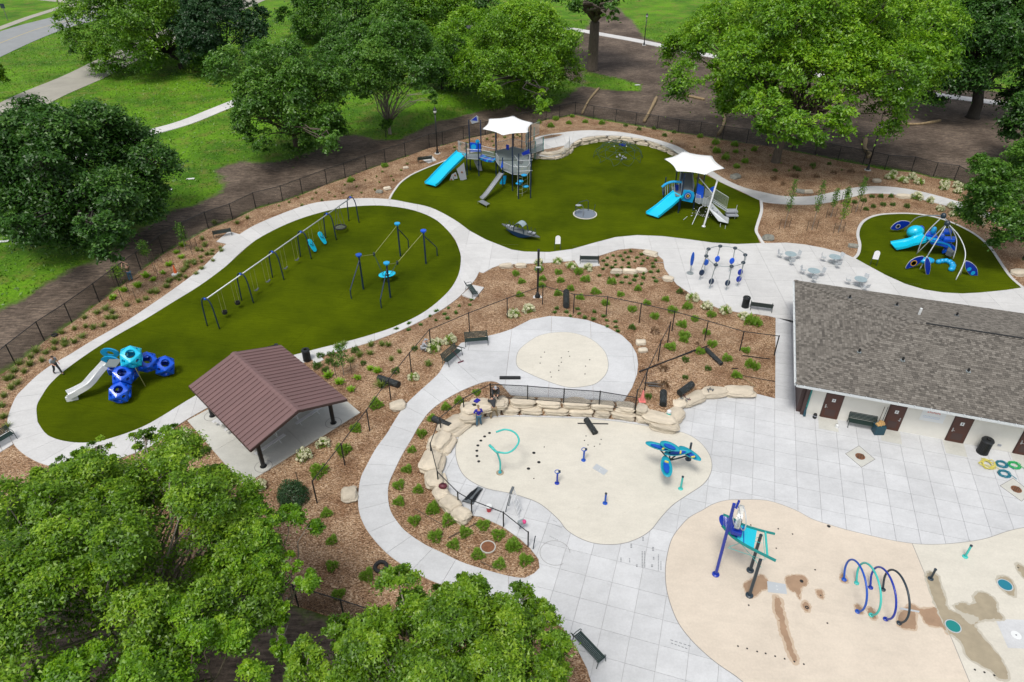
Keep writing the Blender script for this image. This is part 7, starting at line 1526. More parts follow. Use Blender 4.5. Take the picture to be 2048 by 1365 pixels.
# ------------------------------------------------------------------ people
def skinmesh(P, E_, rad, name, m, par, sub=1):
    me = bpy.data.meshes.new(name); me.from_pydata([tuple(p) for p in P], E_, []); me.update(); o = bpy.data.objects.new(name+'_tmp', me); COL.objects.link(o)
    md = o.modifiers.new('s', 'SKIN'); md.use_smooth_shade = True
    for i, r_ in enumerate(rad):
        sv = o.data.skin_vertices[0].data[i]; rr_ = r_ if hasattr(r_, '__len__') else (r_, r_); sv.radius = rr_; sv.use_root = (i == 0)
    s = o.modifiers.new('u', 'SUBSURF'); s.levels = sub; s.render_levels = sub
    dg = bpy.context.evaluated_depsgraph_get(); dg.update(); nm = bpy.data.meshes.new_from_object(o.evaluated_get(dg)); bpy.data.objects.remove(o); nm.name = name; nm.polygons.foreach_set('use_smooth', [True]*len(nm.polygons))
    nm.materials.clear(); ob = link(name, nm, m, par); return ob
def person(loc, rz, J_, label, shirt, trousers, hair='hair_dark', hat=None, shoes='black_rubber', sleeves=True, scale=1.0):
    """J_: joints in metres, local frame (x right, y forward, z up)"""
    root = T('person', label, 'person', loc); OFF[root.name] = Vector((0, 0, 0))
    names = ['pelvis', 'belly', 'chest', 'neck', 'head', 'crown', 'shl', 'ell', 'hal', 'shr', 'elr', 'har', 'hil', 'knl', 'anl', 'tol', 'hir', 'knr', 'anr', 'tor']; P = [Vector(J_[n]) for n in names]; idx = {n: i for i, n in enumerate(names)}
    rad = dict(pelvis=(.13, .10), belly=(.12, .09), chest=(.14, .10), neck=.052, head=.088, crown=.07, shl=.062, ell=.042, hal=.034, shr=.062, elr=.042, har=.034, hil=.085, knl=.058, anl=.042, tol=.04, hir=.085, knr=.058, anr=.042, tor=.04)
    E_ = [('pelvis', 'belly'), ('belly', 'chest'), ('chest', 'neck'), ('neck', 'head'), ('head', 'crown'), ('chest', 'shl'), ('shl', 'ell'), ('ell', 'hal'), ('chest', 'shr'), ('shr', 'elr'), ('elr', 'har'), ('pelvis', 'hil'), ('hil', 'knl'), ('knl', 'anl'), ('anl', 'tol'), ('pelvis', 'hir'), ('hir', 'knr'), ('knr', 'anr'), ('anr', 'tor')]
    E2_ = [(idx[a], idx[b]) for a, b in E_]; R_ = [rad[n] for n in names]
    hd_ = Vector(J_['head']); f = Vector(J_.get('face', (0, 1, 0))).normalized(); nose = hd_+f*.10-Vector((0, 0, .01)); P.append(nose); E2_.append((idx['head'], len(P)-1)); R_.append(.02)
    for h, e, s in (('hal', 'ell', -1), ('har', 'elr', 1)):
        a = Vector(J_[h]); d = (a-Vector(J_[e])).normalized(); sd_ = d.cross(Vector((0, 0, 1))); sd_ = sd_.normalized() if sd_.length > .01 else Vector((1, 0, 0))
        palm = a+d*.07; P.append(palm); pi = len(P)-1; E2_.append((idx[h], pi)); R_.append((.036, .018))
        for k, (off, ln) in enumerate(((-.03, .07), (-.01, .085), (.01, .08), (.03, .065))):
            P.append(palm+d*ln*.55+sd_*off); P.append(palm+d*ln+sd_*off*1.2-Vector((0, 0, .015))); E2_ += [(pi, len(P)-2), (len(P)-2, len(P)-1)]; R_ += [.010, .008]
        P.append(a+d*.04+sd_*.05*s); E2_.append((pi, len(P)-1)); R_.append(.011)
    skinmesh(P, E2_, R_, 'body', 'skin', root)
    def sub(nm, ns, grow, m, radov={}):
        ii = [idx[n] for n in ns]; mp_ = {a: b for b, a in enumerate(ii)}; ee = [(mp_[a], mp_[b]) for a, b in E2_ if a in mp_ and b in mp_]; rr_ = []
        for n in ns: r0 = radov.get(n, rad[n]); rr_.append((r0[0]+grow, r0[1]+grow) if hasattr(r0, '__len__') else (r0+grow, r0+grow))
        return skinmesh([P[i] for i in ii], ee, rr_, nm, m, root)
    arm = ['shl', 'ell', 'shr', 'elr']+(['hal', 'har'] if sleeves else [])
    sub('shirt', ['pelvis', 'belly', 'chest']+arm, .022, shirt, {'hal': .036, 'har': .036})
    sub('trousers', ['pelvis', 'hil', 'knl', 'anl', 'hir', 'knr', 'anr'], .024, trousers)
    for s in ('l', 'r'): a, t_ = Vector(J_['an'+s]), Vector(J_['to'+s]); MB().ball(tuple((a+t_)/2-Vector((0, 0, .02))), .14, 6, (.42, 1.0, .36)).build('shoe', shoes, root, smooth=True)
    c = Vector(J_['crown']); MB().ball(tuple(c-f*.015+Vector((0, 0, .005))), .105, 7, (.92, 1, .72)).build('hair' if not hat else 'cap', hat or hair, root, smooth=True)
    if hat: MB().box(tuple(c+f*.12-Vector((0, 0, .02))), (.15, .12, .015), rz=math.atan2(-f.x, f.y)).build('cap_peak', hat, root)
    for s in (-1, 1): MB().ball(tuple(hd_+f*.075+Vector((s*.03, 0, .02))), .012, 4).build('eye', 'sign_ink', root)
    MB().ball(tuple(hd_+f*.08-Vector((0, 0, .045))), .02, 4, (1, .4, .3)).build('mouth', 'maroon', root)
    root.rotation_euler = (0, 0, rz); root.scale = (scale,)*3; return root
ST = dict(pelvis=(0, 0, .95), belly=(0, 0, 1.12), chest=(0, 0, 1.34), neck=(0, .01, 1.50), head=(0, .03, 1.62), crown=(0, .02, 1.70), shl=(-.19, 0, 1.42), ell=(-.26, -.02, 1.14), hal=(-.25, .10, .92), shr=(.19, 0, 1.42), elr=(.26, -.02, 1.14), har=(.25, .10, .92), hil=(-.09, 0, .90), knl=(-.11, .02, .50), anl=(-.12, 0, .09), tol=(-.13, .15, .05), hir=(.09, 0, .90), knr=(.11, .02, .50), anr=(.12, 0, .09), tor=(.13, .15, .05))
def pose(**k): d = dict(ST); d.update(k); return d
g = W(958, 852, .09); person(tuple(g), .25, pose(ell=(-.33, -.02, 1.16), hal=(-.34, .16, 1.02), har=(.22, .2, 1.05), anl=(-.16, -.03, .09), tol=(-.18, .12, .05), anr=(.16, .05, .09), tor=(.18, .2, .05)), 'man in blue T-shirt and jeans standing by the stone wall', 'blue_cloth', 'denim', sleeves=False, hat='khaki', shoes='dark_grey')
g = W(988, 835, .09); person(tuple(g), .35, pose(pelvis=(0, -.05, .88), belly=(0, .05, 1.06), chest=(0, .25, 1.25), neck=(0, .38, 1.33), head=(0, .50, 1.34), crown=(0, .56, 1.38), shl=(-.19, .26, 1.30), ell=(-.24, .45, 1.15), hal=(-.15, .65, 1.12), shr=(.19, .26, 1.30), elr=(.24, .45, 1.15), har=(.15, .65, 1.12), hil=(-.10, -.04, .84), hir=(.10, -.04, .84), knl=(-.2, .05, .46), anl=(-.22, -.05, .09), tol=(-.24, .1, .05), knr=(.18, .08, .46), anr=(.24, .02, .09), tor=(.3, .16, .05)), 'man in dark shirt and khaki trousers bending over the wall', 'charcoal_cloth', 'khaki', shoes='khaki')
g = W(990, 797, HP+.08); person(tuple(g), 3.3, pose(pelvis=(0, -.10, .62), belly=(0, 0, .78), chest=(0, .16, .98), neck=(0, .26, 1.1), head=(0, .34, 1.18), crown=(0, .36, 1.26), shl=(-.19, .17, 1.04), ell=(-.25, .30, .8), hal=(-.14, .5, .7), shr=(.19, .17, 1.04), elr=(.25, .30, .8), har=(.14, .5, .7), hil=(-.1, -.08, .58), hir=(.1, -.08, .58), knl=(-.18, .28, .5), anl=(-.16, .08, .09), tol=(-.18, .22, .05), knr=(.2, .22, .48), anr=(.2, 0, .09), tor=(.22, .15, .05)), 'worker in dark clothes crouching on the wall top beside the fence post', 'charcoal_cloth', 'olive_cloth', hat='grey_cloth')
g = G(263, 563); person(tuple(g+Vector((0, 0, .04))), 1.0, pose(shl=(-.19, 0, 1.44), ell=(-.34, .22, 1.35), hal=(-.14, .42, 1.62), shr=(.19, 0, 1.46), elr=(.30, .26, 1.50), har=(.10, .44, 1.72), head=(0, .03, 1.63)), 'person in camouflage shirt and jeans raising both hands to the face by the fence', 'camo', 'denim', sleeves=False, hat='khaki')
g = G(118, 750); person(tuple(g+Vector((0, 0, .09))), -2.1, pose(belly=(0, .04, 1.12), chest=(0, .10, 1.33), neck=(0, .16, 1.48), head=(0, .22, 1.58), crown=(0, .23, 1.66), shl=(-.19, .10, 1.41), ell=(-.24, .05, 1.14), hal=(-.2, .28, 1.0), shr=(.19, .1, 1.41), elr=(.25, .12, 1.12), har=(.18, .35, 1.05), knl=(-.11, .2, .52), anl=(-.12, .32, .12), tol=(-.12, .47, .1), knr=(.11, -.08, .5), anr=(.12, -.36, .14), tor=(.12, -.24, .06)), 'bearded-looking walker in grey T-shirt and dark trousers striding on the left walk'.replace('bearded-looking ', ''), 'grey_cloth', 'charcoal_cloth', sleeves=False)
g = G(848, 703, h_up); person(tuple(g+Vector((0, 0, .04))), -1.4, pose(pelvis=(0, -.12, .34), belly=(0, -.04, .5), chest=(0, .08, .70), neck=(0, .15, .84), head=(0, .2, .95), crown=(0, .2, 1.03), shl=(-.19, .08, .77), ell=(-.24, .24, .58), hal=(-.14, .42, .45), shr=(.19, .08, .77), elr=(.24, .24, .58), har=(.14, .42, .45), hil=(-.1, -.1, .3), hir=(.1, -.1, .3), knl=(-.16, .26, .42), anl=(-.15, .08, .09), tol=(-.16, .22, .05), knr=(.16, .26, .42), anr=(.15, .08, .09), tor=(.16, .22, .05)), 'person in light grey hoodie crouching in the bed left of the pad', 'grey_cloth', 'grey_cloth', hat='grey_cloth')
# ------------------------------------------------------------------ vegetation
def cards(C, Nn, ln, wd, tint, name, m, parent=None, tri=False, Ud=None):
    """leaf-shaped quads from centres, normals, lengths"""
    n = len(C); rs = np.random.RandomState(n % 1000); Nn = Nn/np.linalg.norm(Nn, axis=1, keepdims=True)
    a = rs.normal(size=(n, 3)); U = np.cross(Nn, a); U /= np.linalg.norm(U, axis=1, keepdims=True)+1e-9; Wv = np.cross(Nn, U)
    if Ud is not None: U = Ud/np.linalg.norm(Ud, axis=1, keepdims=True); Wv = np.cross(U, a); Wv /= np.linalg.norm(Wv, axis=1, keepdims=True); Nn = np.cross(U, Wv)
    ln = np.asarray(ln).reshape(-1, 1); wd = np.asarray(wd).reshape(-1, 1)
    V = np.stack([C-U*ln/2, C+Wv*wd/2-U*ln*.05, C+U*ln/2-Nn*ln*.12, C-Wv*wd/2-U*ln*.05], 1); g = 4
    if tri: V = np.stack([C-U*ln/2-Wv*wd*.45, C-U*ln*.4+Wv*wd*.5, C+U*ln*.55-Nn*ln*.1], 1); g = 3
    V = V.reshape(-1, 3)
    me = bpy.data.meshes.new(name); me.vertices.add(g*n); me.vertices.foreach_set('co', V.ravel().astype(np.float32)); me.loops.add(g*n); me.loops.foreach_set('vertex_index', np.arange(g*n)); me.polygons.add(n); me.polygons.foreach_set('loop_start', np.arange(0, g*n, g)); me.polygons.foreach_set('loop_total', np.full(n, g)); me.update(calc_edges=True)
    at = me.attributes.new('tint', 'FLOAT', 'FACE'); at.data.foreach_set('value', np.clip(tint, 0, 1).astype(np.float32))
    return me if parent is None else link(name, me, m, parent)
def sph(rs, n):
    d = rs.normal(size=(n, 3)); return d/np.linalg.norm(d, axis=1, keepdims=True)
def crown_cloud(rs, c, r, nlobe, nclump, nleaf, extra=(), low=-.45, lr=(.22, .36), lf=(.45, .80), core=.6):
    c = np.array(c); r = np.array(r); L = []; D = sph(rs, nlobe*3); D = D[D[:, 2] > low][:nlobe]
    for d in D: f = rs.uniform(*lf); L.append((c+d*r*f, r.mean()*rs.uniform(*lr)))
    
    if core: L.append((c, r.mean()*core))
    for e, er in extra:
        for _ in range(4): L.append((np.array(e)+sph(rs, 1)[0]*er*.5, er*rs.uniform(.4, .6)))
    wts = np.array([l[1]**2 for l in L]); wts /= wts.sum(); CC = []; NN = []; TT = []; CL = []; per = max(6, nleaf//nclump)
    for (lc, lr), w in zip(L, wts):
        k = max(3, int(nclump*w)); d = sph(rs, k*3); out = (lc-c)/r; on = np.linalg.norm(out)+1e-6; sc = d @ (out/on)*min(1, on)+d[:, 2]*.5+rs.normal(size=len(d))*.35; d = d[np.argsort(-sc)[:k]]
        P = lc+d*lr*rs.uniform(.72, 1.08, (k, 1)); lt = rs.uniform(-.10, .12)
        for p, dd in zip(P, d):
            cr = lr*rs.uniform(.20, .42); q = rs.normal(size=(per, 3))*np.array([1, 1, .42]); q *= cr*.62; q[:, 2] -= .35*np.hypot(q[:, 0], q[:, 1])**2/cr
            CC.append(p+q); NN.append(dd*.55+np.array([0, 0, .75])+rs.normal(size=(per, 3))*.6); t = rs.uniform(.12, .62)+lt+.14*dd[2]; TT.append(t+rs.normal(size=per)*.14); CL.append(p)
    return np.concatenate(CC), np.concatenate(NN), np.concatenate(TT), L, CL
def branch(mb, a, b, r0, r1, R, n=5, w=.12, sides=6, sag=0.0):
    a, b = Vector(a), Vector(b); L = (b-a).length; P = []
    for i in range(n+1): t = i/n; j = w*L*math.sin(PI*t); P.append(a.lerp(b, t)+Vector((R.gauss(0, j*.3), R.gauss(0, j*.3), j*.5+sag*t*t)))
    mb.tube(P, [r0+(r1-r0)*(i/n) for i in range(n+1)], sides)
def tree(label, base, crown, m, leaves, leaf, seed, tr=.3, bark='bark', zc=None, extra=(), nlobe=22, flat=.8, twigs=True, split=.35, low=-.45, nclump=None, name='tree', group=None, lr=(.22, .36), lf=(.45, .80), core=.6):
    rs = np.random.RandomState(seed); R = random.Random(seed); u, v, rx, ry = crown
    leaves = int(leaves*1.5); leaf *= .9 if leaf > .25 else .82
    if base is None: c = W(u, v, zc); bx, by = c.x, c.y
    else:
        b = W(*base) if len(base) == 2 else Vector(base); bx, by = b.x, b.y; z = upz((bx, by), v) if zc is None else zc; c = W(u, v, z)
    Dp = math.cos(PITCH)*c.y-math.sin(PITCH)*(c.z-CAMH); r = rx*Dp/FPX; rz = min(c.z*.95, ry*Dp/FPX*1.0)
    gz = float(H(bx, by)); root = T(name, label, 'tree', (bx, by, gz), group); ex = []
    for (eu, ev, er) in extra: e = W(eu, ev, c.z-.15*r); De = math.cos(PITCH)*e.y-math.sin(PITCH)*(e.z-CAMH); ex.append(((e.x, e.y, e.z), er*De/FPX))
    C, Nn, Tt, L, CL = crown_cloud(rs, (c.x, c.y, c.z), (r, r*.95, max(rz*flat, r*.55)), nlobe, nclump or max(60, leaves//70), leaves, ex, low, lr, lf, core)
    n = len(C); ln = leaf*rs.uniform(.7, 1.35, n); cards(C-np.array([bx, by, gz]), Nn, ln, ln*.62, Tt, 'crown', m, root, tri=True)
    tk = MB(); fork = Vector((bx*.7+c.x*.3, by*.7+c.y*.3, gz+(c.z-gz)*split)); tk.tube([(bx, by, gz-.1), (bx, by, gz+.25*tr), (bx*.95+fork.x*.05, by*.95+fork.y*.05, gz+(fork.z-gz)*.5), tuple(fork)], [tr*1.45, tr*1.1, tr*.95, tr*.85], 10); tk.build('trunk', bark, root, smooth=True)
    lb = MB()
    ls = [l for l in L]
    for lc, lr in ls: branch(lb, fork, lc, tr*.34, tr*.07, R, 6, .14, 6)
    if twigs:
        for p in CL[::max(1, len(CL)//(700 if leaves > 100000 else 120))]:
            lc = min(ls, key=lambda q: (q[0][0]-p[0])**2+(q[0][1]-p[1])**2+(q[0][2]-p[2])**2)[0]; branch(lb, lc, p, tr*.09, tr*.03, R, 3, .1, 4)
    lb.build('limbs', bark, root, smooth=True); return root
NB = dict(lr=(.15, .27), lf=(.5, 1.0), low=-.4, core=.42)
tree('huge light green tree filling the lower left corner of the photo', None, (218, 1145, 298, 262), 'leaf_bright', 140000, .165, 1, .30, 'pale_bark', 8.0, nlobe=60, nclump=1600, extra=((275, 878, 38), (185, 895, 34), (345, 880, 32), (110, 940, 50), (420, 960, 45), (230, 1000, 50), (480, 1010, 35)), **NB)
tree('fresh green tree at the right side of the huge lower left tree', None, (512, 1115, 112, 145), 'leaf_maple', 50000, .165, 2, .18, 'pale_bark', 7.0, nlobe=34, nclump=560, extra=((470, 1250, 50), (600, 1170, 35), (540, 1220, 45), (560, 1290, 35)), **NB)
tree('darker green tree cut off by the left edge at the bottom', None, (-10, 1140, 175, 190), 'leaf_mid', 45000, .18, 3, .3, 'bark', 6.5, nlobe=26, **NB)
tree('green tree in the very bottom left corner', None, (300, 1390, 200, 110), 'leaf_maple', 45000, .165, 41, .25, 'bark', 8.0, nlobe=24, **NB)
tree('yellow-green tree with its crown at the bottom centre over the walk', None, (862, 1385, 262, 182), 'leaf_bright', 135000, .155, 4, .28, 'pale_bark', 8.0, nlobe=52, nclump=1500, extra=((905, 1170, 38), (960, 1215, 36), (1035, 1215, 48), (1065, 1255, 55), (980, 1215, 50), (1110, 1320, 60), (1100, 1400, 60), (630, 1335, 62), (690, 1275, 52), (770, 1268, 44), (835, 1225, 46)), **NB)
BB = dict(lr=(.18, .31), lf=(.5, .93), low=-.9, flat=1.0, core=.66)
tree('big dark green tree at the left edge beyond the fence', None, (122, 348, 192, 178), 'leaf_dark', 85000, .34, 5, .5, 'dark_bark', 7.0, nlobe=50, extra=((200, 470, 60), (60, 460, 60)), **BB)
tree('round mid green tree left of centre beyond the fence', (596, 313), (573, 190, 132, 128), 'leaf_cool', 56000, .33, 6, .35, 'bark', nlobe=40, extra=((660, 275, 35), (500, 230, 40)), **BB)
tree('mid green tree with several thin pale stems between two round trees', (780, 268), (765, 122, 118, 88), 'leaf_cool', 42000, .33, 7, .22, 'pale_bark', nlobe=30, split=.15, lr=(.20, .33), lf=(.5, .85), extra=((860, 190, 20),))
tree('light green tree straight above the white shade of the large tower', (1046, 205), (1035, 100, 145, 120), 'leaf_maple', 60000, .34, 8, .42, 'dark_bark', nlobe=42, extra=((1080, 200, 30), (975, 180, 30)), **BB)
tree('tall tree with a thick bare grey trunk standing on the soil', (1184, 140), (1195, -40, 115, 80), 'leaf_cool', 26000, .45, 9, .95, 'bark', nlobe=20, split=.55, extra=((1215, 20, 30), (1150, 15, 30)))
tree('giant bright green spreading tree behind the fence on the right', (1551, 325), (1622, 108, 262, 185), 'leaf_maple', 140000, .34, 10, .50, 'bark', nlobe=80, nclump=2300, extra=((1390, 105, 58), (1470, 150, 50), (1480, 55, 60), (1590, 232, 62), (1660, 235, 55), (1530, 225, 48), (1490, 190, 45), (1860, 60, 30)), split=.25, low=-.7, lr=(.13, .24), lf=(.4, .95), flat=.9)
tree('dark tree with a thick black trunk near the upper right corner', (1945, 235), (1970, 90, 118, 140), 'leaf_dark', 60000, .42, 11, .8, 'dark_bark', nlobe=40, split=.4, **BB)
tree('dark green tree at the right edge above the small turf', (2052, 520), (2040, 385, 95, 115), 'leaf_cool', 42000, .26, 12, .3, 'dark_bark', nlobe=30, extra=((1965, 335, 30),), **BB)
tree('green tree in front of the road in the upper left', (362, 138), (288, 48, 155, 90), 'leaf_mid', 42000, .44, 13, .35, 'dark_bark', nlobe=34, extra=((390, 80, 40),), **BB)
tree('dark conifer-like tree beside the upper left tree', (450, 148), (440, 55, 88, 105), 'leaf_conifer', 28000, .42, 14, .3, 'dark_bark', nlobe=26, **BB)
tree('tree with a dark slanted trunk at the top between two grass areas', (725, 80), (680, 15, 135, 78), 'leaf_cool', 34000, .48, 15, .4, 'dark_bark', nlobe=26, **BB)
tree('dark tree at the top behind the multi-stemmed tree', (765, 62), (855, 30, 110, 85), 'leaf_mid', 28000, .5, 16, .5, 'dark_bark', nlobe=24, **BB)
tree('small dark bushy tree squeezed between two larger crowns', (885, 178), (885, 130, 75, 75), 'leaf_dark', 22000, .36, 17, .25, 'dark_bark', nlobe=20, **BB)
tree('dark crown at the very top behind the light green tree', (960, 40), (965, -25, 100, 65), 'leaf_dark', 16000, .55, 18, .4, 'dark_bark', nlobe=16)
tree('dark tree at the right edge behind the fence', (2075, 330), (2085, 235, 80, 90), 'leaf_dark', 18000, .4, 19, .4, 'dark_bark', nlobe=16, **BB)
tree('dark green crown at the top right behind the giant tree', (1880, 95), (1850, 0, 120, 85), 'leaf_dark', 26000, .5, 20, .5, 'dark_bark', nlobe=22, **BB)
tree('low dark understorey tree left of the multi-stemmed tree', (660, 150), (668, 112, 62, 58), 'leaf_dark', 14000, .36, 22, .2, 'dark_bark', nlobe=14, **BB)
tree('tiny leafy tree under the multi-stemmed tree near the fence', (772, 275), (772, 248, 14, 17), 'leaf_cool', 1500, .25, 23, .06, 'dark_bark', nlobe=5, twigs=False)
tree('small low tree at the far left edge of the upper lawn', (-10, 200), (-12, 150, 22, 40), 'leaf_mid', 4000, .4, 24, .2, 'dark_bark', nlobe=8, twigs=False)
# ---- small plants: a few prototypes, copied one by one
def plant_proto(kind, seed):
    rs = np.random.RandomState(seed)
    if kind == 'shrub': n, r, h, m, l = 480, .44, .5, 'shrub_green', .19
    elif kind == 'dark': n, r, h, m, l = 400, .42, .5, 'dark_shrub', .17
    elif kind == 'red': n, r, h, m, l = 300, .42, .45, 'red_shrub', .11
    elif kind == 'conifer': n, r, h, m, l = 2600, .88, 1.25, 'leaf_conifer', .14
    elif kind == 'hydr': n, r, h, m, l = 260, .40, .45, 'shrub_green', .16
    if kind in ('shrub', 'dark', 'red', 'hydr', 'conifer'):
        d = sph(rs, n); d[:, 2] = np.abs(d[:, 2]); rr = rs.uniform(.45, 1.0, (n, 1))**.6; C = d*rr*np.array([r, r, h])*(1+(.05 if kind == 'conifer' else .28)*np.sin(3*np.arctan2(d[:, 1], d[:, 0])+seed))[:, None]; C[:, 2] += .05
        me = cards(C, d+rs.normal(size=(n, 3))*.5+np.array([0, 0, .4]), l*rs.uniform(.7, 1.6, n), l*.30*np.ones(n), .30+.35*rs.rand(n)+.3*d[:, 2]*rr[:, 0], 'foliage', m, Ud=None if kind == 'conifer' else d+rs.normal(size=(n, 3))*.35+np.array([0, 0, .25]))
    else:                                        # tufts of arching blades
        m = {'tuft': 'grass_tuft', 'lime': 'lime_green', 'weed': 'dark_shrub'}[kind]; n = {'tuft': 70, 'lime': 90, 'weed': 60}[kind]; L0 = {'tuft': .48, 'lime': .42, 'weed': .34}[kind]; V = []; F = []; Tn = []
        for k in range(n):
            a = rs.uniform(0, 2*PI); L_ = L0*rs.uniform(.6, 1.2); sp = rs.uniform(.25, 1.0); w = .028 if kind == 'tuft' else .055; ca, sa_ = math.cos(a), math.sin(a); bx, by = rs.normal(size=2)*.06; q = len(V)
            for t in (0, .5, 1.0): x = L_*sp*t; z = L_*(1.0*t-.55*t*t*sp); ww = w*(1-.85*t)+.004; V += [(bx+ca*x-sa_*ww, by+sa_*x+ca*ww, z), (bx+ca*x+sa_*ww, by+sa_*x-ca*ww, z)]
            F += [(q, q+1, q+3, q+2), (q+2, q+3, q+5, q+4)]; t = rs.uniform(.2, .9); Tn += [t, t]
        me = bpy.data.meshes.new('foliage'); me.from_pydata(V, [], F); me.update(); at = me.attributes.new('tint', 'FLOAT', 'FACE'); at.data.foreach_set('value', Tn)
    me.materials.append(MAT[m]); fl_ = None
    if kind == 'hydr':
        cs = []; ns = []
        for k in range(20): d = sph(rs, 1)[0]; d[2] = abs(d[2])*.8+.25; d /= np.linalg.norm(d); p = d*np.array([.46, .46, .60]); q = sph(rs, 30)*.12; cs.append(p+q); ns.append(q)
        C = np.concatenate(cs); fl_ = cards(C, np.concatenate(ns)+np.array([0, 0, .03]), .08*np.ones(len(C)), .075*np.ones(len(C)), rs.rand(len(C)), 'flowers', 'cream_flower'); fl_.materials.append(MAT['cream_flower'])
    return me, fl_
PROT = {k: [plant_proto(k, s) for s in range(3)] for k in ('shrub', 'dark', 'red', 'hydr', 'tuft', 'lime', 'weed')}; PROT['conifer'] = [plant_proto('conifer', 1)]
LM = {'the central lamp post': (1075, 597), 'the picnic shelter': (540, 840), 'the round upper pad': (1136, 720), 'the hanging swing basket': (684, 456), 'the left lamp post': (875, 308), 'the giant tree trunk': (1551, 325), 'the right lamp post': (1735, 342), 'the round steel tables': (1640, 530), 'the restroom roof corner': (1590, 640), 'the long bench by the bin': (1521, 620), 'the orange cone': (352, 549), 'the striding walker': (118, 750), 'the round rusty manhole': (976, 1096), 'the old tyre in the mulch': (762, 1137), 'the left wall boulders': (880, 900), 'the spider climber': (1880, 510), 'the thin mesh roll': (1425, 718), 'the white tower shade': (1010, 260), 'the bench with the broom': (905, 722), 'the pavilion trash can': (615, 722), 'the ring climber': (1440, 560), 'the thick grey tree trunk': (1184, 140)}
LMW = {k: G(*v) for k, v in LM.items()}; ORD = ['', 'second ', 'third ', 'fourth ', 'fifth ', 'sixth ', 'seventh ', 'eighth ', 'ninth ', 'tenth ', 'eleventh ', 'twelfth ', 'thirteenth ', 'fourteenth ', 'fifteenth ', 'sixteenth ', 'seventeenth ', 'eighteenth ', 'nineteenth ', 'twentieth ']+['%dth ' % k for k in range(21, 300)]
def autolabel(objs, desc):
    used = {k: {id(o): i for i, o in enumerate(sorted(objs, key=lambda o: (o.location-LMW[k]).length))} for k in LMW}
    for o in objs: k = min(LMW, key=lambda q: used[q][id(o)]*2.0+(o.location-LMW[q]).length*.15); o['label'] = f"{desc}, {ORD[used[k][id(o)]]}nearest to {k}"
PL = {}
DESC = {'shrub': ('round_shrub', 'round bright green shrub in the mulch', 'shrub', 'bright green shrubs in the beds'), 'dark': ('round_shrub', 'dark green shrub in the mulch', 'shrub', 'dark green shrubs in the beds'), 'red': ('reddish_shrub', 'reddish brown shrub in the mulch', 'shrub', 'reddish shrubs in the beds'), 'hydr': ('hydrangea', 'cream flowering bush in the mulch', 'flowering bush', 'cream flowering bushes'), 'tuft': ('grass_tuft', 'loose tuft of ornamental grass', 'grass tuft', 'ornamental grass tufts'), 'lime': ('leafy_perennial', 'lime green leafy perennial', 'plant', 'lime green perennials'), 'weed': ('low_plant', 'low dark green plant tuft', 'plant', 'low plant tufts'), 'conifer': ('round_conifer', 'large round dark conifer bush', 'shrub', None)}
Rp = random.Random(77)
def plant(kind, u, v, s=1.0):
    me, fl_ = Rp.choice(PROT[kind]); g = G(u, v); d = DESC[kind]; s *= {'shrub': .82, 'dark': .72, 'lime': .8, 'tuft': .78, 'weed': .75}.get(kind, 1)
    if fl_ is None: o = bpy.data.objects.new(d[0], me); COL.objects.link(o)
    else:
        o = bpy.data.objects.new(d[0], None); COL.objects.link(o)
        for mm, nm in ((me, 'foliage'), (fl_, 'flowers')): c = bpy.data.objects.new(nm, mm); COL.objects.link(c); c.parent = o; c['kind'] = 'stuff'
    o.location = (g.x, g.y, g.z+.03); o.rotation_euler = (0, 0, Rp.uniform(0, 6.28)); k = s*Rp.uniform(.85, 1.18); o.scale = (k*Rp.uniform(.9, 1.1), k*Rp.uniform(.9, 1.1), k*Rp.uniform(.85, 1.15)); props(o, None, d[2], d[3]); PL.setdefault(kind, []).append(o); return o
def many(kind, L, ox, oy, k=4.0, s=1.0):
    for q in L: plant(kind, ox+q[0]/k, oy+q[1]/k, s*(q[2] if len(q) > 2 else 1))
many('shrub', [(30, 840), (75, 900), (215, 810), (245, 880), (235, 935), (370, 830), (385, 895), (365, 1000), (60, 1010), (470, 960), (530, 830), (590, 885), (545, 1030), (665, 985), (800, 905), (1005, 960), (865, 1005), (745, 1080), (960, 1130), (1075, 1075), (1230, 1045), (1400, 1105), (1280, 1135), (1140, 1185), (1460, 1205), (1360, 1250), (1590, 1170), (1550, 1310), (1375, 1340), (1910, 1225, 1.3), (1960, 1240, 1.2)], 1024, 341)
many('hydr', [(365, 745), (475, 785), (610, 795), (215, 755), (130, 1130), (15, 1170), (1555, 1105), (1700, 1140), (1850, 1185), (1440, 1038)], 1024, 341)
many('dark', [(960, 1270), (1340, 985)], 1024, 341); many('red', [(1140, 1305), (1500, 80, 1.2), (1380, 1000, .6)], 1024, 341)
many('shrub', [(1270, 62), (1500, 100), (1600, 42), (1870, 88), (1715, 155), (1790, 290), (1900, 205), (1945, 225), (1375, 5)], 1024, 682); many('dark', [(1385, 165, .8), (1385, 305, .8), (1090, 460, .8), (1565, 235, .7)], 1024, 682); many('red', [(1205, 240), (1215, 375), (1480, 35, .5)], 1024, 682)
many('lime', [(580, 295), (670, 345), (765, 400), (815, 305), (915, 235), (975, 255)], 512, 682, s=1.25)
many('dark', [(490, 215), (560, 245), (515, 130), (605, 120), (800, 92), (640, 200), (590, 180, .8), (860, 190, .8), (1270, 75), (1120, 255)], 512, 682); many('tuft', [(920, 45), (1010, 40), (1060, 45), (915, 110), (1150, 100), (1085, 160), (1005, 370, 1.5), (1380, 200), (760, 170), (830, 130), (650, 60), (700, 40)], 512, 682, s=1.2)
many('shrub', [(960, 530), (800, 715), (700, 895), (505, 1065, 1.15)], 512, 682, s=1.15); plant('conifer', 512+300/4, 682+1270/4, 1.0)
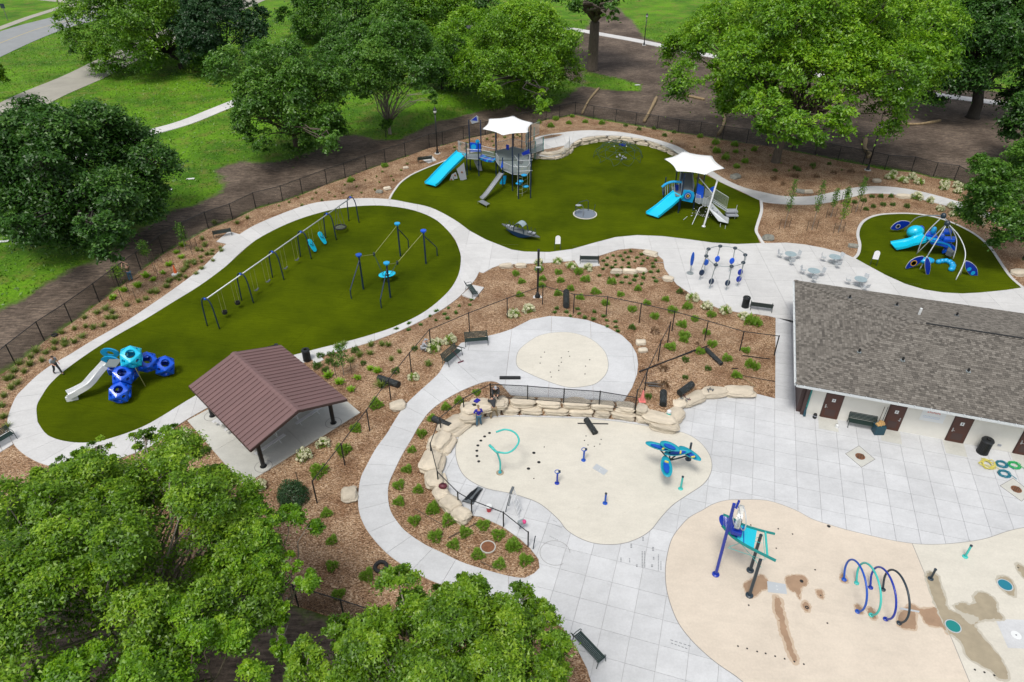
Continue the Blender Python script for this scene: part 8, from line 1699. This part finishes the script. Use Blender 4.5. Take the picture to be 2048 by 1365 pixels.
many('shrub', [(1520, 545), (1410, 635), (1325, 760), (1250, 885), (1210, 1040), (1145, 1170), (1300, 1205), (1145, 1300), (1420, 1345), (1625, 495), (1765, 425)], 512, 682, s=.85); many('hydr', [(1420, 85), (1260, 305), (540, 840), (385, 940), (35, 1180), (1550, 12), (1440, 50)], 512, 682, s=1.05)
many('shrub', [(565, 30), (610, 245), (610, 450), (890, 530), (660, 680), (1265, 90), (1540, 85), (1435, 220), (1670, 185), (1815, 130), (1935, 205), (1580, 280), (1770, 360), (1945, 435), (1410, 5), (2035, 290)], 512, 1023, 3.992, .95); many('shrub', [(20, 290), (105, 410)], 1024, 1023, 3.992)
many('tuft', [(440, 25), (520, 20), (600, 20), (290, 95), (370, 105), (160, 190), (245, 200), (340, 170), (120, 250), (65, 320), (145, 350), (95, 390), (35, 450), (20, 530), (250, 140), (440, 75), (520, 45), (100, 300), (200, 260), (60, 700), (30, 620)], 0, 682, s=1.3)
many('lime', [(905, 1035), (995, 970), (1110, 935), (1230, 885), (1175, 855), (1310, 830), (1355, 765), (1455, 705), (1415, 665), (1465, 610)], 0, 341, s=1.3)
many('tuft', [(780, 1150), (680, 1190), (850, 1120), (920, 1190), (830, 1250), (690, 1260), (750, 1270), (600, 1280), (500, 1310), (660, 1340), (1020, 1090), (1110, 1060), (1170, 1040), (1250, 980), (1350, 900), (1440, 850), (1480, 800), (1550, 740), (1580, 650), (1640, 610), (1660, 680), (1500, 750), (1330, 940), (1210, 985), (900, 1150), (870, 1190), (1620, 650), (1410, 870), (1500, 780), (1720, 430), (1620, 560), (1900, 430), (1980, 390)], 0, 341, s=1.25)
many('shrub', [(480, 940), (455, 995), (350, 965), (310, 1020), (585, 985), (718, 995), (1505, 1105), (1625, 1155), (1630, 1225), (1790, 1225), (1780, 1170), (1705, 1275), (1865, 1305), (1795, 1345), (1935, 1210), (215, 990)], 1024, 0, s=1.15); many('dark', [(910, 1015), (1015, 1045), (1135, 1040), (1220, 1095), (1295, 1070)], 1024, 0)
many('dark', [(215, 1355), (360, 1335), (490, 1320)], 1536, 0); many('hydr', [(975, 70), (1000, 35), (1075, 95), (1145, 70), (1205, 112), (1410, 115), (1400, 155), (1510, 140), (1515, 185), (1185, 235), (1295, 260), (1375, 325), (1465, 300), (1485, 365), (1585, 345), (1585, 390), (1665, 390), (1695, 440)], 1536, 341, s=1.1)
many('dark', [(765, 255), (830, 220), (900, 220), (980, 220), (920, 285), (995, 285), (1110, 300), (840, 300), (780, 320), (690, 265)], 1536, 341, s=.95); many('red', [(45, 75), (215, 60), (385, 60), (525, 30), (665, 20), (120, 120, .8)], 1536, 341); many('shrub', [(1030, 1340), (760, 1450)], 512, 0); many('shrub', [(755, 95)], 512, 341); many('dark', [(55, 10), (240, 8)], 1536, 341)
def scatter(kind, P, n, s=1.0, mind=.6):
    Pw = gpx(P); xs = [p[0] for p in Pw]; ys = [p[1] for p in Pw]; got = []; tries = 0
    while len(got) < n and tries < n*60:
        tries += 1; x, y = Rp.uniform(min(xs), max(xs)), Rp.uniform(min(ys), max(ys))
        if not bool(inpoly(x, y, Pw)) or any((x-a)**2+(y-b)**2 < mind**2 for a, b in got): continue
        got.append((x, y)); o = plant(kind, 1000, 700, s); o.location = (x, y, float(H(x, y))+.03)
scatter('weed', [(1200, 518), (1264, 503), (1312, 520), (1322, 556), (1300, 575), (1240, 568), (1196, 558)], 44, 1.0, .65); scatter('weed', [(1085, 617), (1140, 612), (1230, 640), (1260, 662), (1240, 668), (1180, 640), (1100, 630)], 16, 1.0)
scatter('tuft', [(530, 425), (600, 395), (700, 365), (760, 345), (820, 325), (770, 385), (680, 396), (570, 420)], 24, .7, 1.2); scatter('tuft', [(885, 300), (950, 280), (1040, 262), (1050, 275), (960, 300), (900, 312)], 16, .9); scatter('weed', [(790, 660), (905, 612), (945, 590), (960, 600), (900, 640), (820, 665)], 14, .9, .9)
scatter('tuft', [(380, 560), (420, 535), (455, 500), (440, 490), (395, 520), (350, 555), (300, 600)], 16, 1.0); scatter('dark', [(400, 880), (430, 930), (470, 990), (440, 980), (385, 900)], 6); scatter('tuft', [(1250, 285), (1480, 300), (1700, 345), (1600, 350), (1450, 330), (1300, 275)], 12, .8, 2)
for k, v in PL.items(): autolabel(v, DESC[k][1])
PL['conifer'][0]['label'] = 'large round dark conifer bush at the lower corner of the picnic shelter slab'
# ---- young staked trees
def sapling(base, topv, lab, m='leaf_mid', r=.45, seed=1, stakes=2, lean=0):
    g = G(*base); rs = np.random.RandomState(seed); h = max(1.8, upz((g.x, g.y), topv)-g.z); root = T('young_tree', lab, 'young tree', tuple(g), 'young staked trees'); n = 520
    t = rs.uniform(.42, 1.0, n); a = rs.uniform(0, 2*PI, n); rr = r*rs.uniform(.1, 1, n)*np.sin(PI*np.clip((t-.35)/.68, 0, 1))**.7; C = np.stack([rr*np.cos(a), rr*np.sin(a), t*h+rs.normal(size=n)*.08], 1)
    cl = rs.normal(size=(26, 3))*.10; C += cl[rs.randint(0, 26, n)]; cards(C, rs.normal(size=(n, 3))+np.array([0, 0, .8]), .15*rs.uniform(.7, 1.3, n), .085*np.ones(n), rs.rand(n), 'crown', m, root)
    MB().tube([tuple(g), tuple(g+Vector((.03, 0, h*.5))), tuple(g+Vector((0, .02, h*.95)))], [.035, .025, .01], 6).build('trunk', 'pale_bark', root)
    for k in range(stakes): s = (-1, 1)[k]; MB().cyl((g.x+s*.55, g.y+.15*s, g.z), (g.x+s*.57, g.y+.15*s, g.z+1.15), .03, 5).build('stake', 'stake_wood', root)
for i, (b, tv, lab, m, r) in enumerate([((372, 502), 448, 'young tree below the upper left bench, between stakes', 'leaf_cool', .55), ((297, 528), 484, 'young tree with round crown by the fence right of the camouflaged person', 'leaf_cool', .6), ((243, 568), 545, 'low leafy young tree in front of the camouflaged person', 'leaf_mid', .75), ((688, 752), 690, 'thin young tree by the trash can and pavilion', 'leaf_cool', .55),
    ((1568, 458), 361, 'slender young tree, leftmost of the staked cluster', 'leaf_cool', .42), ((1623, 461), 366, 'slender young tree, second from left in the staked cluster', 'leaf_cool', .42), ((1661, 436), 378, 'young tree in the staked cluster nearest the upper path bend', 'leaf_cool', .42), ((1711, 426), 356, 'young tree rightmost of the staked cluster over the path', 'leaf_cool', .42), ((1676, 466), 393, 'bushiest young tree of the staked cluster', 'leaf_mid', .5), ((1690, 408), 380, 'small young tree behind the bushiest one of the cluster', 'leaf_cool', .35)]): sapling(b, tv, lab, m, r, 30+i)
for (u, v), lab in (((310, 545), 'a'), ((325, 527), 'b'), ((245, 602), 'c'), ((260, 590), 'd'), ((272, 598), 'e'), ((385, 510), 'f'), ((395, 497), 'g'), ((598, 970), 'h'), ((316, 552), 'i')):
    g = G(u, v); o = MB().cyl((g.x, g.y, g.z), (g.x-.02, g.y, g.z+1.1), .03, 5).build('garden_stake', 'stake_wood'); props(o, None, 'stake', 'garden stakes'); PL.setdefault('stake', []).append(o)
autolabel(PL['stake'], 'thin dark wooden stake in the mulch')
for gname, desc in (('tiny jets on the peach pad', 'tiny black jet on the peach pad'), ('tiny jets on the round pad', 'tiny black jet on the round pad'), ('tiny jets on the lower pad', 'tiny black jet on the lower pad'), ('tiny jets on the right pad', 'tiny black jet on the right cream pad'), ('arc of seven ground jets', 'round black jet of the arc'), ('three jets on the lower pad', 'dark round jet of three'), ('larger jets on the peach pad', 'larger black jet on the peach pad')):
    obs = [o for o in COL.objects if o.get('group') == gname]
    LM2 = {'the teal swirl foot': W(1000, 946), 'the fish-shaped frame': W(1480, 1150), 'the four hoops': W(1750, 1200), 'the wall fence': W(1150, 830), 'the lone plaza bench': W(1177, 1306), 'the right plaza edge': W(2040, 1290)}
    sv = LMW; LMW = LM2 if 'round pad' not in gname else {'the wall fence': W(1150, 800, 1), 'the slatted bench': W(953, 690, 1), 'the two small boulders': W(1284, 695, 1)}; autolabel(obs, desc); LMW = sv
# ---- loose wood chips over the mulch and blades in the lawn
rs = np.random.RandomState(12); n = 150000; X = rs.uniform(-45, 48, n); Y = rs.uniform(14, 96, n); k = inpoly(X, Y, SITE); X, Y = X[k], Y[k]
k = ~(inpoly(X, Y, T1) | inpoly(X, Y, T2) | inpoly(X, Y, T3) | inpoly(X, Y, LOW) | inpoly(X, Y, JP) | inpoly(X, Y, PAD)); X, Y = X[k], Y[k]; n = len(X); print('chips', n)
C = np.stack([X, Y, H_m(X, Y)+.04], 1); ln = rs.uniform(.05, .12, n); me = cards(C, rs.normal(size=(n, 3))*.3+np.array([0, 0, 1]), ln, ln*.36, rs.rand(n)**1.3, 'wood_chips', 'chip'); props(link('wood_chips', me, 'chip'), 'loose light and dark wood chips scattered over the mulch beds', 'wood chips', None, 'stuff')
n = 160000; X = rs.uniform(-110, 90, n); Y = rs.uniform(50, 175, n); k = ~inpoly(X, Y, SITE) & (soil_at(X, Y) < .5) & (np.abs(X) < .72*(Y+20)); X, Y = X[k], Y[k]
k = np.ones(len(X), bool)
for C_, hw in STR:
    Cs = np.array(resample(C_, 220)); k &= ((X[:, None]-Cs[None, :, 0])**2+(Y[:, None]-Cs[None, :, 1])**2).min(1) > (hw+.35)**2
X, Y = X[k], Y[k]; n = len(X); print('blades', n)
C = np.stack([X, Y, .06+0*X], 1); ln = rs.uniform(.15, .38, n); me = cards(C, rs.normal(size=(n, 3))+np.array([0, -.6, .8]), ln, ln*.4, rs.rand(n), 'lawn_tufts', 'lawn_blade'); props(link('lawn_tufts', me, 'lawn_blade'), 'uneven mown grass blades over the lawns beyond the fence', 'grass', None, 'stuff')
